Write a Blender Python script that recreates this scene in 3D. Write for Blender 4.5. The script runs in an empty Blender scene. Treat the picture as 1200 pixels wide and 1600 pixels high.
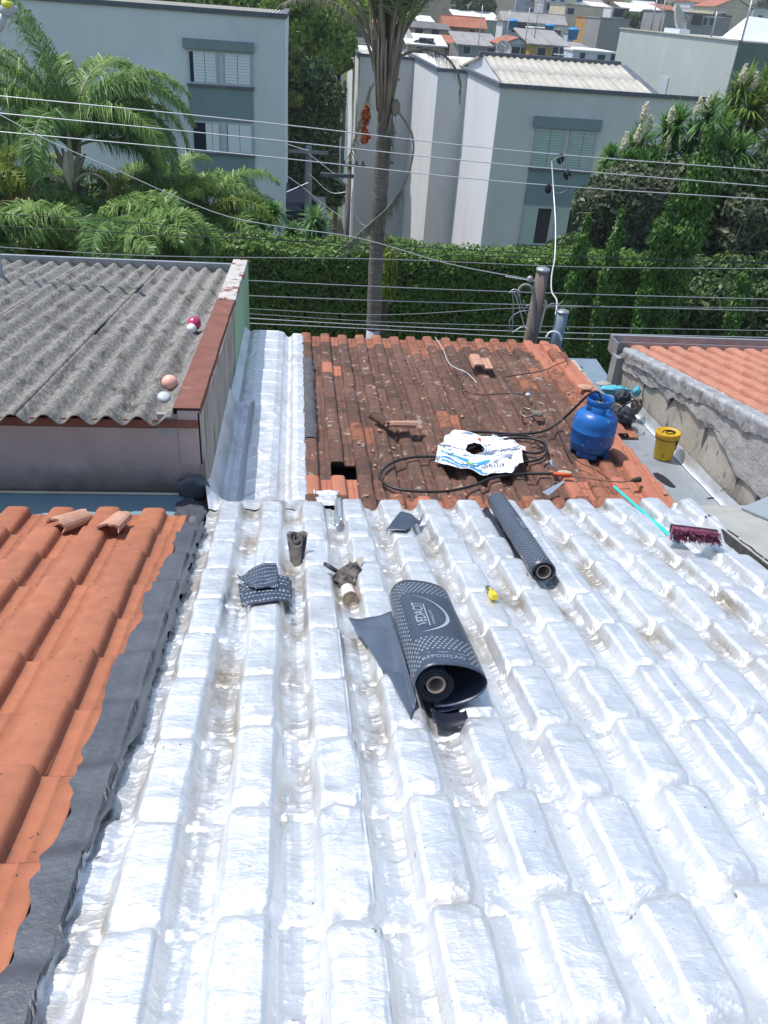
import bpy, bmesh, math, random
import numpy as np
from mathutils import Vector, Matrix, Euler
R_=math.radians
SC=bpy.context.scene; COL=SC.collection
random.seed(7); rng=np.random.default_rng(7)

# ------------------------------------------------------------------ camera
FPX=1250.; TH=R_(32.5); PS=R_(7.5); RO=R_(4.5); CAM=Vector((0,0,8.5))
_s,_c=math.sin,math.cos
cF=Vector((_s(PS)*_c(TH),_c(PS)*_c(TH),-_s(TH))); cR0=Vector((_c(PS),-_s(PS),0)); cU0=cR0.cross(cF)
cR=cR0*_c(RO)+cU0*_s(RO); cU=cU0*_c(RO)-cR0*_s(RO)
cd=bpy.data.cameras.new('camera'); cam=bpy.data.objects.new('camera',cd); COL.objects.link(cam)
cam.matrix_world=Matrix(((cR.x,cU.x,-cF.x,CAM.x),(cR.y,cU.y,-cF.y,CAM.y),(cR.z,cU.z,-cF.z,CAM.z),(0,0,0,1)))
cd.sensor_fit='VERTICAL'; cd.sensor_height=24; cd.lens=24*FPX/1600; cd.clip_start=.05; cd.clip_end=3000
SC.camera=cam
# ------------------------------------------------------------------ sky, sun, exposure
SUN=Vector((-.80,.34,0)).normalized(); EL=R_(66)
world=bpy.data.worlds.new('World'); SC.world=world; world.use_nodes=True
nt=world.node_tree; bg=nt.nodes['Background']; sky=nt.nodes.new('ShaderNodeTexSky')
sky.sky_type='NISHITA'; sky.sun_disc=False; sky.sun_elevation=EL; sky.sun_rotation=math.atan2(SUN.x,SUN.y)
sky.air_density=1.3; sky.dust_density=1.5; sky.ozone_density=2.
nt.links.new(sky.outputs[0],bg.inputs[0]); bg.inputs[1].default_value=.15
sl=bpy.data.lights.new('sun','SUN'); sl.energy=3.6; sl.angle=R_(.5); sl.color=(1,.96,.9)
so=bpy.data.objects.new('sun',sl); COL.objects.link(so)
sd=Vector((SUN.x*_c(EL),SUN.y*_c(EL),_s(EL))); so.rotation_euler=sd.to_track_quat('Z','Y').to_euler(); so.location=(0,0,40)
SC.view_settings.view_transform='Standard'; SC.view_settings.look='None'; SC.view_settings.exposure=.33; SC.view_settings.gamma=1
SC.view_settings.use_curve_mapping=False

# ------------------------------------------------------------------ helpers
def ray(x,y): return cF+cR*((x-600)/FPX)-cU*((y-800)/FPX)
def onplane(x,y,p,n):
    d=ray(x,y); n=Vector(n); return CAM+d*((Vector(p)-CAM).dot(n)/d.dot(n))
def atY(x,y,Y): d=ray(x,y); return CAM+d*(Y/d.y)
def atX(x,y,X): d=ray(x,y); return CAM+d*(X/d.x)
TS=math.tan(R_(15.5)); TR=math.tan(R_(3.5))
SP=Vector((.078,1.041,6.7095)); RP=Vector((.232,4.851,5.488))
def S(x,y,h=0): return onplane(x,y,SP+Vector((0,0,h)),(0,TS,1))    # silver roof plane
def T(x,y,h=0): return onplane(x,y,RP+Vector((0,0,h)),(0,TR,1))    # weathered roof plane

def link(o,parent=None):
    COL.objects.link(o)
    if parent: o.parent=parent
    return o
def tag(o,label=None,cat=None,group=None,kind=None):
    if label: o['label']=label
    if cat: o['category']=cat
    if group: o['group']=group
    if kind: o['kind']=kind
    return o
def thing(name,label,cat,loc=(0,0,0),rot=(0,0,0),group=None):
    o=bpy.data.objects.new(name,None); o.location=loc; o.rotation_euler=rot; o.empty_display_size=.1
    link(o); return tag(o,label,cat,group)
def wmat(o):
    m=o.matrix_basis.copy(); p=o.parent
    while p: m=p.matrix_basis@m; p=p.parent
    return m
def npmesh(name,v,f,mat=None,smooth=False,uv=None):
    me=bpy.data.meshes.new(name); v=np.asarray(v,dtype=np.float32); 
    if isinstance(f,np.ndarray):
        n,k=f.shape
        me.vertices.add(len(v)); me.vertices.foreach_set('co',v.ravel())
        me.loops.add(n*k); me.loops.foreach_set('vertex_index',f.ravel().astype(np.int32))
        me.polygons.add(n); me.polygons.foreach_set('loop_start',np.arange(0,n*k,k,dtype=np.int32))
        me.update(calc_edges=True)
    else:
        me.from_pydata(v.tolist(),[],f); me.update()
    if smooth: me.polygons.foreach_set('use_smooth',np.ones(len(me.polygons),bool))
    if mat:
        for m in (mat if isinstance(mat,(list,tuple)) else [mat]): me.materials.append(m)
    return me
def obj(name,me,parent=None,loc=None,rot=None):
    o=bpy.data.objects.new(name,me)
    if loc is not None: o.location=loc
    if rot is not None: o.rotation_euler=rot
    return link(o,parent)

class MB:
    def __init__(s): s.v=[]; s.f=[]
    def add(s,vs,fs):
        b=len(s.v); s.v+=[Vector(p) for p in vs]; s.f+=[tuple(i+b for i in f) for f in fs]; return s
    def box(s,x0,x1,y0,y1,z0,z1,m=None):
        vs=[(x,y,z) for x in (x0,x1) for y in (y0,y1) for z in (z0,z1)]
        if m: vs=[m@Vector(p) for p in vs]
        return s.add(vs,[(0,1,3,2),(4,6,7,5),(0,4,5,1),(2,3,7,6),(0,2,6,4),(1,5,7,3)])
    def prism(s,poly,z0,z1):     # poly xy, extruded in z
        n=len(poly); vs=[(x,y,z0) for x,y in poly]+[(x,y,z1) for x,y in poly]
        return s.add(vs,[tuple(range(n))[::-1],tuple(range(n,2*n))]+[(i,(i+1)%n,n+(i+1)%n,n+i) for i in range(n)])
    def hexa(s,b,t):
        return s.add(list(b)+list(t),[(3,2,1,0),(4,5,6,7)]+[(i,(i+1)%4,4+(i+1)%4,4+i) for i in range(4)])
    def tube(s,pts,r,n=8,cap=True):
        pts=[Vector(p) for p in pts]; rs=r if isinstance(r,(list,tuple)) else [r]*len(pts)
        ring=[]; up=Vector((0,0,1))
        for i,p in enumerate(pts):
            d=(pts[min(i+1,len(pts)-1)]-pts[max(i-1,0)]).normalized()
            if i==0:
                a=d.cross(up if abs(d.z)<.9 else Vector((1,0,0))).normalized()
            else: a=(a-d*a.dot(d)).normalized()
            b=d.cross(a); ring.append([p+(a*_c(2*math.pi*k/n)+b*_s(2*math.pi*k/n))*rs[i] for k in range(n)])
        vs=[q for g in ring for q in g]; fs=[(i*n+k,i*n+(k+1)%n,(i+1)*n+(k+1)%n,(i+1)*n+k) for i in range(len(pts)-1) for k in range(n)]
        if cap: fs+=[tuple(range(n))[::-1],tuple((len(pts)-1)*n+k for k in range(n))]
        return s.add(vs,fs)
    def lathe(s,prof,n=24,m=None,a0=0,a1=None):
        full=a1 is None; a1=a0+2*math.pi if full else a1; kn=n if full else n+1
        vs=[]
        for r,z in prof:
            for k in range(kn):
                a=a0+(a1-a0)*k/n; vs.append((r*_c(a),r*_s(a),z))
        if m: vs=[m@Vector(p) for p in vs]
        fs=[(i*kn+k,i*kn+(k+1)%kn,(i+1)*kn+(k+1)%kn,(i+1)*kn+k) for i in range(len(prof)-1) for k in range(n if not full else kn)]
        return s.add(vs,fs)
    def build(s,name,mat,parent=None,smooth=False,loc=None,world=True):
        v=s.v
        if loc is not None: v=[p-Vector(loc) for p in v]
        elif parent is not None and world:
            mi=wmat(parent).inverted(); v=[mi@p for p in v]
        me=bpy.data.meshes.new(name); me.from_pydata([tuple(p) for p in v],[],s.f)
        bm=bmesh.new(); bm.from_mesh(me); bmesh.ops.recalc_face_normals(bm,faces=bm.faces); bm.to_mesh(me); bm.free()
        if smooth: me.polygons.foreach_set('use_smooth',np.ones(len(me.polygons),bool))
        if mat: me.materials.append(mat)
        return obj(name,me,parent,loc)
def smooth_path(pts,n=8):
    pts=[Vector(p) for p in pts]; out=[]
    for i in range(len(pts)-1):
        p0=pts[max(i-1,0)];p1=pts[i];p2=pts[i+1];p3=pts[min(i+2,len(pts)-1)]
        for k in range(n):
            t=k/n; out.append(.5*((2*p1)+(p2-p0)*t+(2*p0-5*p1+4*p2-p3)*t*t+(3*p1-p0-3*p2+p3)*t**3))
    out.append(pts[-1]); return out

# value noise
_L=rng.random((64,64,64)).astype(np.float32)
def vn(x,y,z=0.):
    x=np.asarray(x,float);y=np.asarray(y,float);z=np.asarray(z,float)+0*x
    xi=np.floor(x).astype(int);yi=np.floor(y).astype(int);zi=np.floor(z).astype(int)
    u=x-xi;v=y-yi;w=z-zi;u=u*u*(3-2*u);v=v*v*(3-2*v);w=w*w*(3-2*w)
    g=lambda a,b,c:_L[(xi+a)%64,(yi+b)%64,(zi+c)%64]
    return ((g(0,0,0)*(1-u)+g(1,0,0)*u)*(1-v)+(g(0,1,0)*(1-u)+g(1,1,0)*u)*v)*(1-w)+((g(0,0,1)*(1-u)+g(1,0,1)*u)*(1-v)+(g(0,1,1)*(1-u)+g(1,1,1)*u)*v)*w
def fbm(x,y,z=0.,o=4):
    r=0;a=.5
    for i in range(o): r=r+a*vn(x*2**i+7.3*i,y*2**i+3.1*i,z); a*=.5
    return r
def ridged(x,y,z=0.,o=3):
    r=0;a=.5
    for i in range(o): r=r+a*(1-np.abs(2*vn(x*2**i+5.1*i,y*2**i+1.7*i,z)-1))**3; a*=.5
    return r

# ------------------------------------------------------------------ materials
def _new(name):
    m=bpy.data.materials.new(name); m.use_nodes=True; n=m.node_tree; return m,n,n.nodes['Principled BSDF']
def mat(name,c,rough=.8,c2=None,scale=6.,detail=6.,metal=0.,bump=.2,bscale=60.,bdist=.01,c3=None,s3=2.,t3=.6,w3=.08,rand=0.,stretch=None,spec=.4,sheen=0,grime=None,c4=None,s4=40.,t4=.7):
    m,n,b=_new(name); N=n.nodes; L=n.links
    tc=N.new('ShaderNodeTexCoord'); vec=tc.outputs['Object']
    oi=N.new('ShaderNodeObjectInfo')
    va=N.new('ShaderNodeVectorMath'); va.operation='ADD'; mu=N.new('ShaderNodeVectorMath'); mu.operation='SCALE'
    L.new(oi.outputs['Location'],mu.inputs[0]); mu.inputs['Scale'].default_value=3.7; L.new(vec,va.inputs[0]); L.new(mu.outputs[0],va.inputs[1]); vec=va.outputs[0]
    if stretch:
        mp=N.new('ShaderNodeMapping'); mp.inputs['Scale'].default_value=stretch; L.new(vec,mp.inputs[0]); vec=mp.outputs[0]
    def noise(s,d=detail,r=.6):
        t=N.new('ShaderNodeTexNoise'); t.inputs['Scale'].default_value=s; t.inputs['Detail'].default_value=d; t.inputs['Roughness'].default_value=r; L.new(vec,t.inputs['Vector']); return t.outputs[0]
    def mix(fac,a,c):
        x=N.new('ShaderNodeMix'); x.data_type='RGBA'; L.new(fac,x.inputs[0])
        if isinstance(a,tuple): x.inputs[6].default_value=(*a,1)
        else: L.new(a,x.inputs[6])
        x.inputs[7].default_value=(*c,1); return x.outputs[2]
    def ramp(v,lo,hi):
        r=N.new('ShaderNodeMapRange'); r.inputs[1].default_value=lo; r.inputs[2].default_value=hi; L.new(v,r.inputs[0]); return r.outputs[0]
    col=c
    if c2: col=mix(ramp(noise(scale),.35,.65),c,c2)
    if c3: col=mix(ramp(noise(s3),t3-w3,t3+w3),col,c3)
    if c4: col=mix(ramp(noise(s4,2),t4-.03,t4+.03),col,c4)
    if grime:
        gm_=N.new('ShaderNodeNewGeometry'); sx=N.new('ShaderNodeSeparateXYZ'); L.new(gm_.outputs['Position'],sx.inputs[0])
        ad=N.new('ShaderNodeMath'); ad.operation='MULTIPLY_ADD'; ad.inputs[1].default_value=-grime[3]; L.new(noise(3.5,8,.7),ad.inputs[0]); L.new(sx.outputs[2],ad.inputs[2])
        col=mix(ramp(ad.outputs[0],grime[1],grime[0]),col,grime[2])
    if rand:
        h=N.new('ShaderNodeHueSaturation'); r=N.new('ShaderNodeMapRange'); r.inputs[3].default_value=1-rand; r.inputs[4].default_value=1+rand
        L.new(oi.outputs['Random'],r.inputs[0]); L.new(r.outputs[0],h.inputs['Value'])
        if isinstance(col,tuple): h.inputs['Color'].default_value=(*col,1)
        else: L.new(col,h.inputs['Color'])
        col=h.outputs[0]
    if isinstance(col,tuple): b.inputs['Base Color'].default_value=(*col,1)
    else: L.new(col,b.inputs['Base Color'])
    b.inputs['Roughness'].default_value=rough; b.inputs['Metallic'].default_value=metal; b.inputs['Specular IOR Level'].default_value=spec
    if bump:
        bp=N.new('ShaderNodeBump'); bp.inputs['Strength'].default_value=bump; bp.inputs['Distance'].default_value=bdist
        L.new(noise(bscale,5,.65),bp.inputs['Height']); L.new(bp.outputs[0],b.inputs['Normal'])
    return m
def leafmat(name,c,c2,trans=.3,rough=.5,rand=.15):
    m,n,b=_new(name); N=n.nodes; L=n.links
    g=N.new('ShaderNodeNewGeometry'); x=N.new('ShaderNodeMix'); x.data_type='RGBA'
    L.new(g.outputs['Random Per Island'],x.inputs[0]); x.inputs[6].default_value=(*c,1); x.inputs[7].default_value=(*c2,1)
    L.new(x.outputs[2],b.inputs['Base Color']); b.inputs['Roughness'].default_value=rough; b.inputs['Specular IOR Level'].default_value=.35
    t=N.new('ShaderNodeBsdfTranslucent'); L.new(x.outputs[2],t.inputs[0]); a=N.new('ShaderNodeMixShader'); a.inputs[0].default_value=trans
    L.new(b.outputs[0],a.inputs[1]); L.new(t.outputs[0],a.inputs[2]); L.new(a.outputs[0],n.nodes['Material Output'].inputs[0]); return m

def foil_material():
    m,n,b=_new('aluminium_foil_membrane'); N=n.nodes; L=n.links
    tc=N.new('ShaderNodeTexCoord'); P=tc.outputs['Object']
    def noise(sc,d,st=(1,1,1),r=.6,dist=0.):
        mp=N.new('ShaderNodeMapping'); mp.inputs['Scale'].default_value=st; L.new(P,mp.inputs[0])
        t=N.new('ShaderNodeTexNoise'); t.inputs['Scale'].default_value=sc; t.inputs['Detail'].default_value=d; t.inputs['Roughness'].default_value=r; t.inputs['Distortion'].default_value=dist
        L.new(mp.outputs[0],t.inputs['Vector']); return t.outputs[0]
    def rng_(v,a,c,o0=0.,o1=1.):
        r=N.new('ShaderNodeMapRange'); 
        for i,q in zip((1,2,3,4),(a,c,o0,o1)): r.inputs[i].default_value=q
        L.new(v,r.inputs[0]); return r.outputs[0]
    at=N.new('ShaderNodeAttribute'); at.attribute_name='dirt'
    d1=rng_(noise(5,8,(1,.6,1)),.42,.68)
    mm=N.new('ShaderNodeMath'); mm.operation='MULTIPLY'; L.new(at.outputs['Fac'],mm.inputs[0]); L.new(d1,mm.inputs[1])
    x=N.new('ShaderNodeMix'); x.data_type='RGBA'; L.new(mm.outputs[0],x.inputs[0]); x.inputs[6].default_value=(.73,.745,.765,1); x.inputs[7].default_value=(.36,.30,.22,1)
    # small specks of dirt and tar
    sp=rng_(noise(34,3),.70,.745); y=N.new('ShaderNodeMix'); y.data_type='RGBA'; L.new(sp,y.inputs[0]); L.new(x.outputs[2],y.inputs[6]); y.inputs[7].default_value=(.30,.27,.24,1)
    L.new(y.outputs[2],b.inputs['Base Color'])
    b.inputs['Metallic'].default_value=.76
    L.new(rng_(noise(9,5),.3,.7,.38,.58),b.inputs['Roughness'])
    add=N.new('ShaderNodeMath'); add.operation='ADD'
    w1=noise(13,7,(.8,1.7,1),.62,1.2); w2=noise(48,4,(.7,1.9,1),.6,.6)
    m2=N.new('ShaderNodeMath'); m2.operation='MULTIPLY'; m2.inputs[1].default_value=.35; L.new(w2,m2.inputs[0])
    L.new(w1,add.inputs[0]); L.new(m2.outputs[0],add.inputs[1])
    # crumple facets: distorted cell distances
    vd=N.new('ShaderNodeVectorMath'); vd.operation='ADD'; nz=N.new('ShaderNodeTexNoise'); nz.inputs['Scale'].default_value=5; nz.inputs['Detail'].default_value=4; L.new(P,nz.inputs['Vector'])
    vs_=N.new('ShaderNodeVectorMath'); vs_.operation='SCALE'; vs_.inputs['Scale'].default_value=.16; L.new(nz.outputs[1],vs_.inputs[0]); L.new(P,vd.inputs[0]); L.new(vs_.outputs[0],vd.inputs[1])
    mpv=N.new('ShaderNodeMapping'); mpv.inputs['Scale'].default_value=(1,.8,1); L.new(vd.outputs[0],mpv.inputs[0])
    vo=N.new('ShaderNodeTexVoronoi'); vo.feature='F1'; vo.inputs['Scale'].default_value=15; L.new(mpv.outputs[0],vo.inputs['Vector'])
    vm=N.new('ShaderNodeMath'); vm.operation='MULTIPLY'; vm.inputs[1].default_value=.55; L.new(vo.outputs['Distance'],vm.inputs[0])
    ad2=N.new('ShaderNodeMath'); ad2.operation='ADD'; L.new(add.outputs[0],ad2.inputs[0]); L.new(vm.outputs[0],ad2.inputs[1]); add=ad2
    bp=N.new('ShaderNodeBump'); bp.inputs['Strength'].default_value=.42; bp.inputs['Distance'].default_value=.011
    L.new(add.outputs[0],bp.inputs['Height']); L.new(bp.outputs[0],b.inputs['Normal'])
    return m
FOIL=foil_material()
M={}
M['tile_orange']=mat('orange_clay_tile',(.40,.150,.080),.8,(.335,.120,.065),14,c3=(.24,.12,.085),s3=16,t3=.69,w3=.02,rand=.10,bscale=220,bump=.6,bdist=.004,c4=(.11,.06,.045),s4=33,t4=.715)
M['tile_old']=mat('weathered_clay_tile',(.150,.075,.053),.92,(.085,.052,.042),13,c3=(.26,.125,.085),s3=8,t3=.66,rand=.25,bscale=140,bump=.6,bdist=.004,c4=(.27,.22,.18),s4=12,t4=.66)
M['tile_mid']=mat('half_cleaned_clay_tile',(.33,.130,.075),.85,(.20,.08,.05),11,c3=(.12,.06,.04),s3=9,t3=.6,rand=.15,bscale=160,bump=.5,bdist=.003,c4=(.07,.045,.035),s4=20,t4=.66)
M['tile_new']=mat('fresh_clay_tile',(.42,.165,.10),.85,(.36,.135,.085),12,rand=.06,bscale=200,bump=.25,bdist=.002)
M['tile_pale']=mat('pale_clay_tile',(.50,.30,.21),.85,(.42,.22,.15),15,rand=.1,bscale=200,bump=.3,bdist=.002)
M['tile_right']=mat('neighbour_clay_tile',(.44,.20,.135),.8,(.38,.16,.105),8,c3=(.24,.12,.09),s3=5,t3=.7,rand=.06,bscale=200,bump=.3,bdist=.003)
M['tar']=mat('dark_tar_paint',(.050,.058,.072),.45,(.080,.088,.105),8,c3=(.09,.10,.12),s3=20,t3=.72,bscale=45,bump=.55,bdist=.008,spec=.7)
M['tar_old']=mat('grey_tar_wash',(.10,.105,.12),.7,(.055,.06,.07),16,c3=(.16,.085,.06),s3=22,t3=.62,bscale=80,bump=.5,bdist=.006)
M['dark']=mat('dark_cavity',(.012,.010,.009),.95,bump=0)
M['plaster_pink']=mat('stained_pink_plaster',(.42,.34,.32),.9,(.36,.29,.27),3,c3=(.24,.18,.13),s3=1.8,t3=.64,w3=.1,bscale=90,bump=.3,bdist=.004,grime=(5.52,5.72,(.13,.115,.105),.35))
M['plaster_cream']=mat('peeling_cream_plaster',(.44,.40,.34),.9,(.35,.315,.265),4,c3=(.22,.20,.17),s3=5,t3=.58,w3=.08,bscale=30,bump=.8,bdist=.014,c4=(.09,.085,.08),s4=7,t4=.66,stretch=(1,1,.35))
M['cement_grey']=mat('cracked_grey_render',(.40,.39,.37),.9,(.30,.29,.28),7,c3=(.14,.13,.13),s3=6,t3=.66,w3=.1,bscale=28,bump=.8,bdist=.02)
M['rust']=mat('rusted_flashing',(.215,.085,.062),.8,(.165,.062,.045),7,c3=(.29,.14,.105),s3=9,t3=.68,bscale=80,bump=.25,bdist=.004)
M['rust_peel']=mat('peeling_rusty_paint',(.50,.49,.46),.7,(.42,.40,.37),9,c3=(.22,.07,.045),s3=7,t3=.56,w3=.015,bscale=60,bump=.3,bdist=.005)
M['green']=mat('pale_green_plaster',(.30,.47,.28),.85,(.36,.52,.33),5,c3=(.20,.27,.19),s3=8,t3=.66,bscale=60,bump=.25,bdist=.006)
M['fibro']=mat('fibre_cement_sheet',(.30,.29,.27),.95,(.13,.125,.115),38,6,c3=(.07,.065,.055),s3=9,t3=.60,w3=.08,rand=.08,bscale=160,bump=.7,bdist=.006,c4=(.42,.40,.36),s4=62,t4=.66,stretch=(1,.5,1))
M['blue_flash']=mat('blue_grey_metal_flashing',(.13,.23,.28),.5,(.17,.27,.31),4,metal=.2,c3=(.25,.30,.31),s3=8,t3=.72,bump=.1,bdist=.003)
M['zinc']=mat('zinc_sheet',(.33,.37,.40),.48,(.27,.31,.34),5,metal=.35,c3=(.20,.22,.23),s3=9,t3=.68,bump=.2,bscale=30,bdist=.004)
M['slab']=mat('weathered_concrete_slab',(.36,.36,.34),.85,(.28,.285,.27),4,c3=(.20,.20,.19),s3=6,t3=.68,bscale=70,bump=.4,bdist=.006,c4=(.45,.45,.43),s4=60,t4=.72)
M['soot']=mat('blackened_concrete_edge',(.045,.043,.04),.9,(.02,.02,.02),14,c3=(.36,.35,.32),s3=12,t3=.66,w3=.04,bscale=60,bump=.8,bdist=.01)
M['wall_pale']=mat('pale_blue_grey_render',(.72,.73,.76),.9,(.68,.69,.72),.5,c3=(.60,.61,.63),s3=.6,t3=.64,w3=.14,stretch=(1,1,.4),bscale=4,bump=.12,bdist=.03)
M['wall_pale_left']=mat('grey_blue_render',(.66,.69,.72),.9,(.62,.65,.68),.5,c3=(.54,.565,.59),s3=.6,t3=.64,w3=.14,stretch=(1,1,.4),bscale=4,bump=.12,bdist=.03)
M['wall_front_shade']=mat('shaded_front_render',(.64,.64,.63),.9,(.60,.60,.59),.5,c3=(.54,.54,.53),s3=.6,t3=.64,w3=.14,stretch=(1,1,.4),bscale=4,bump=.1,bdist=.03)  # wing render darkened to stand for the shade on the sunless fronts
M['teal']=mat('teal_spandrel_render',(.21,.28,.30),.85,(.185,.255,.275),1.5,stretch=(1,1,.4),bump=.1,bscale=6,bdist=.02)
M['cap']=mat('dark_parapet_cap',(.12,.14,.17),.7,(.09,.10,.12),3,bump=.1)
M['shutter']=mat('white_window_shutter',(.72,.75,.80),.5,bump=0)
M['shutter_green']=mat('pale_green_shutter',(.42,.52,.47),.5,bump=0)
M['frame']=mat('pale_window_frame',(.45,.50,.53),.5,bump=0)
M['glass']=mat('dark_window_glass',(.02,.025,.04),.12,bump=0,spec=.6)
M['fibro_white']=mat('pale_fibre_cement',(.48,.46,.41),.9,(.40,.38,.33),2,c3=(.30,.285,.25),s3=3,t3=.65,bump=.1)
M['block_grey']=mat('streaked_cement_render',(.42,.45,.43),.9,(.36,.385,.37),.8,c3=(.47,.50,.48),s3=.8,t3=.58,w3=.14,stretch=(1,1,.35),bump=.2,bscale=6,bdist=.03)
M['block_green']=mat('dull_green_render',(.15,.21,.175),.9,(.12,.17,.145),1,bump=.1)
M['trunk']=mat('ringed_palm_trunk',(.23,.20,.165),.95,(.15,.13,.11),3,c3=(.31,.27,.22),s3=5,t3=.62,stretch=(1,1,5),bump=.8,bscale=12,bdist=.04)
M['trunk_paint']=mat('whitewashed_trunk_base',(.45,.47,.50),.9,(.34,.36,.39),5,bump=.3,bscale=20)
M['bark']=mat('dark_bark',(.11,.085,.065),.95,(.07,.055,.045),6,bump=.8,bscale=20,bdist=.03)
M['boot']=mat('dry_palm_leaf_base',(.34,.29,.22),.9,(.22,.18,.13),7,c3=(.12,.09,.07),s3=5,t3=.62,stretch=(1,1,.2),bump=.6,bscale=20,bdist=.02)
M['stem_pale']=mat('pale_dry_palm_sheath',(.58,.53,.42),.8,(.48,.42,.32),5,bump=.3,bscale=20)
M['fruit']=leafmat('red_palm_fruit',(.42,.09,.03),(.55,.16,.04),.1)
M['frond']=leafmat('green_palm_leaflet',(0.131,0.257,0.061),(0.321,0.446,0.122),.35,.42)
M['frond_dark']=leafmat('deep_green_palm_leaflet',(0.091,0.210,0.050),(0.212,0.350,0.101),.35,.42)
M['frond_yellow']=leafmat('yellow_green_palm_leaflet',(0.154,0.247,0.035),(0.295,0.377,0.059),.35,.42)
M['frond_dry']=leafmat('dry_palm_leaflet',(.27,.22,.15),(.38,.33,.25),.2,.8)
M['frond_grey']=leafmat('grey_palm_leaflet',(.14,.15,.11),(.27,.26,.20),.25,.7)
M['brown_frond']=leafmat('browned_palm_leaflet',(.25,.13,.035),(.33,.21,.06),.3,.7)
M['rachis']=mat('green_palm_stalk',(.16,.20,.08),.6,(.22,.24,.11),4,bump=0)
M['rachis_dry']=mat('dry_palm_stalk',(.22,.19,.15),.8,(.30,.26,.20),6,bump=0)
M['hedge']=leafmat('clipped_hedge_leaf',(0.038,0.088,0.014),(0.147,0.264,0.037),.25,.45)
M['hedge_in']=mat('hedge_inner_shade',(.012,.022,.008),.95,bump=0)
M['leaf_bright']=leafmat('bright_green_leaf',(0.121,0.250,0.045),(0.297,0.425,0.090),.35)
M['leaf_olive']=leafmat('olive_green_leaf',(0.162,0.225,0.056),(0.324,0.362,0.101),.35)
M['leaf_dark']=leafmat('dark_green_leaf',(0.036,0.081,0.024),(0.117,0.176,0.055),.2)
M['leaf_grey']=leafmat('grey_green_leaf',(0.063,0.091,0.047),(0.154,0.182,0.094),.25)
M['cypress']=leafmat('cypress_foliage',(0.041,0.125,0.023),(0.121,0.237,0.039),.2)
M['yucca']=leafmat('yucca_blade',(0.073,0.189,0.049),(0.204,0.365,0.091),.25,.38)
M['yucca_light']=leafmat('light_yucca_blade',(0.117,0.204,0.038),(0.259,0.336,0.076),.3,.4)
M['flower']=leafmat('cream_yucca_flower',(.74,.70,.54),(.85,.82,.68),.45,.6)
M['grass']=mat('rough_grass',(.045,.085,.02),.95,(.075,.11,.035),.4,c3=(.16,.12,.07),s3=.15,t3=.58,bump=.5,bscale=3,bdist=.1)
M['asphalt']=mat('asphalt',(.05,.05,.052),.9,(.065,.065,.066),2,bump=.3,bscale=60)
M['pave']=mat('concrete_paving',(.32,.31,.29),.9,(.26,.255,.24),2,bump=.3,bscale=30)
M['wire']=mat('grey_power_cable',(.30,.32,.34),.5,bump=0)
M['wire_light']=mat('bare_aluminium_wire',(.62,.64,.66),.4,metal=.3,bump=0)
M['wire_dark']=mat('black_cable',(.03,.032,.035),.5,bump=0)
M['wood_post']=mat('weathered_wooden_post',(.24,.19,.165),.9,(.15,.12,.105),6,stretch=(1,1,.2),bump=.6,bscale=40,bdist=.006)
M['steel']=mat('galvanised_steel',(.40,.42,.44),.45,(.33,.35,.37),7,metal=.6,bump=.1)
M['blue_steel']=mat('blue_grey_painted_pipe',(.15,.21,.27),.55,(.19,.25,.30),6,bump=.1)
M['pole_conc']=mat('concrete_utility_pole',(.28,.28,.28),.9,(.22,.22,.22),4,bump=.2)
M['gas_blue']=mat('blue_cylinder_paint',(.012,.125,.40),.36,(.010,.105,.35),6,c3=(.06,.22,.46),s3=12,t3=.64,w3=.03,bump=.15,bscale=18,bdist=.004,c4=(.30,.36,.42),s4=24,t4=.70)
M['brass']=mat('brass_valve',(.45,.33,.12),.4,metal=.8,bump=0)
M['rubber']=mat('black_rubber_hose',(.016,.016,.017),.45,bump=0,spec=.5)
M['orange']=mat('orange_torch_grip',(.68,.10,.025),.5,(.58,.08,.02),20,bump=.1)
M['rusty_rod']=mat('rusty_torch_rod',(.20,.11,.07),.6,(.28,.17,.12),20,metal=.3,bump=.1)
M['burnt']=mat('sooty_burner_cup',(.04,.035,.025),.9,(.08,.07,.03),20,bump=.4,bscale=80)
M['yellow']=mat('yellow_plastic_bucket',(.58,.36,.015),.5,(.50,.30,.012),8,c3=(.05,.035,.01),s3=9,t3=.69,w3=.03,bump=.1,bscale=30)
M['black_paint']=mat('black_print',(.015,.015,.018),.6,bump=0)
M['teal_handle']=mat('turquoise_broom_handle',(.03,.50,.46),.35,bump=0)
M['bristle']=leafmat('burgundy_bristle',(.20,.05,.10),(.36,.13,.20),.15,.7)
M['broom_black']=mat('dark_broom_head',(.05,.02,.03),.6,bump=.1)
M['membrane']=mat('dark_blue_membrane_film',(.034,.048,.078),.38,(.048,.064,.098),6,bump=.2,bscale=14,bdist=.006,spec=.55)
M['membrane_dark']=mat('black_asphalt_membrane_back',(.010,.013,.026),.55,(.016,.02,.035),7,bump=.3,bscale=30,bdist=.004)
M['membrane_side']=mat('slate_membrane_underside',(.085,.11,.155),.38,(.06,.08,.12),3,bump=.25,bscale=9,bdist=.01)
M['print']=mat('pale_blue_print',(.30,.35,.42),.6,bump=0)
M['card']=mat('cardboard_core',(.26,.20,.17),.9,(.20,.155,.13),30,bump=.2)
M['bag']=mat('white_plastic_bag',(.80,.82,.86),.35,(.74,.77,.82),7,bump=.5,bscale=22,bdist=.01)
M['bag_blue']=mat('blue_bag_print',(.04,.30,.66),.5,bump=0)
M['bag_navy']=mat('navy_bag_print',(.06,.08,.16),.6,bump=0)
M['bag_green']=mat('green_bag_print',(.25,.50,.12),.5,bump=0)
M['red']=mat('red_print',(.55,.04,.05),.5,bump=0)
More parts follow.
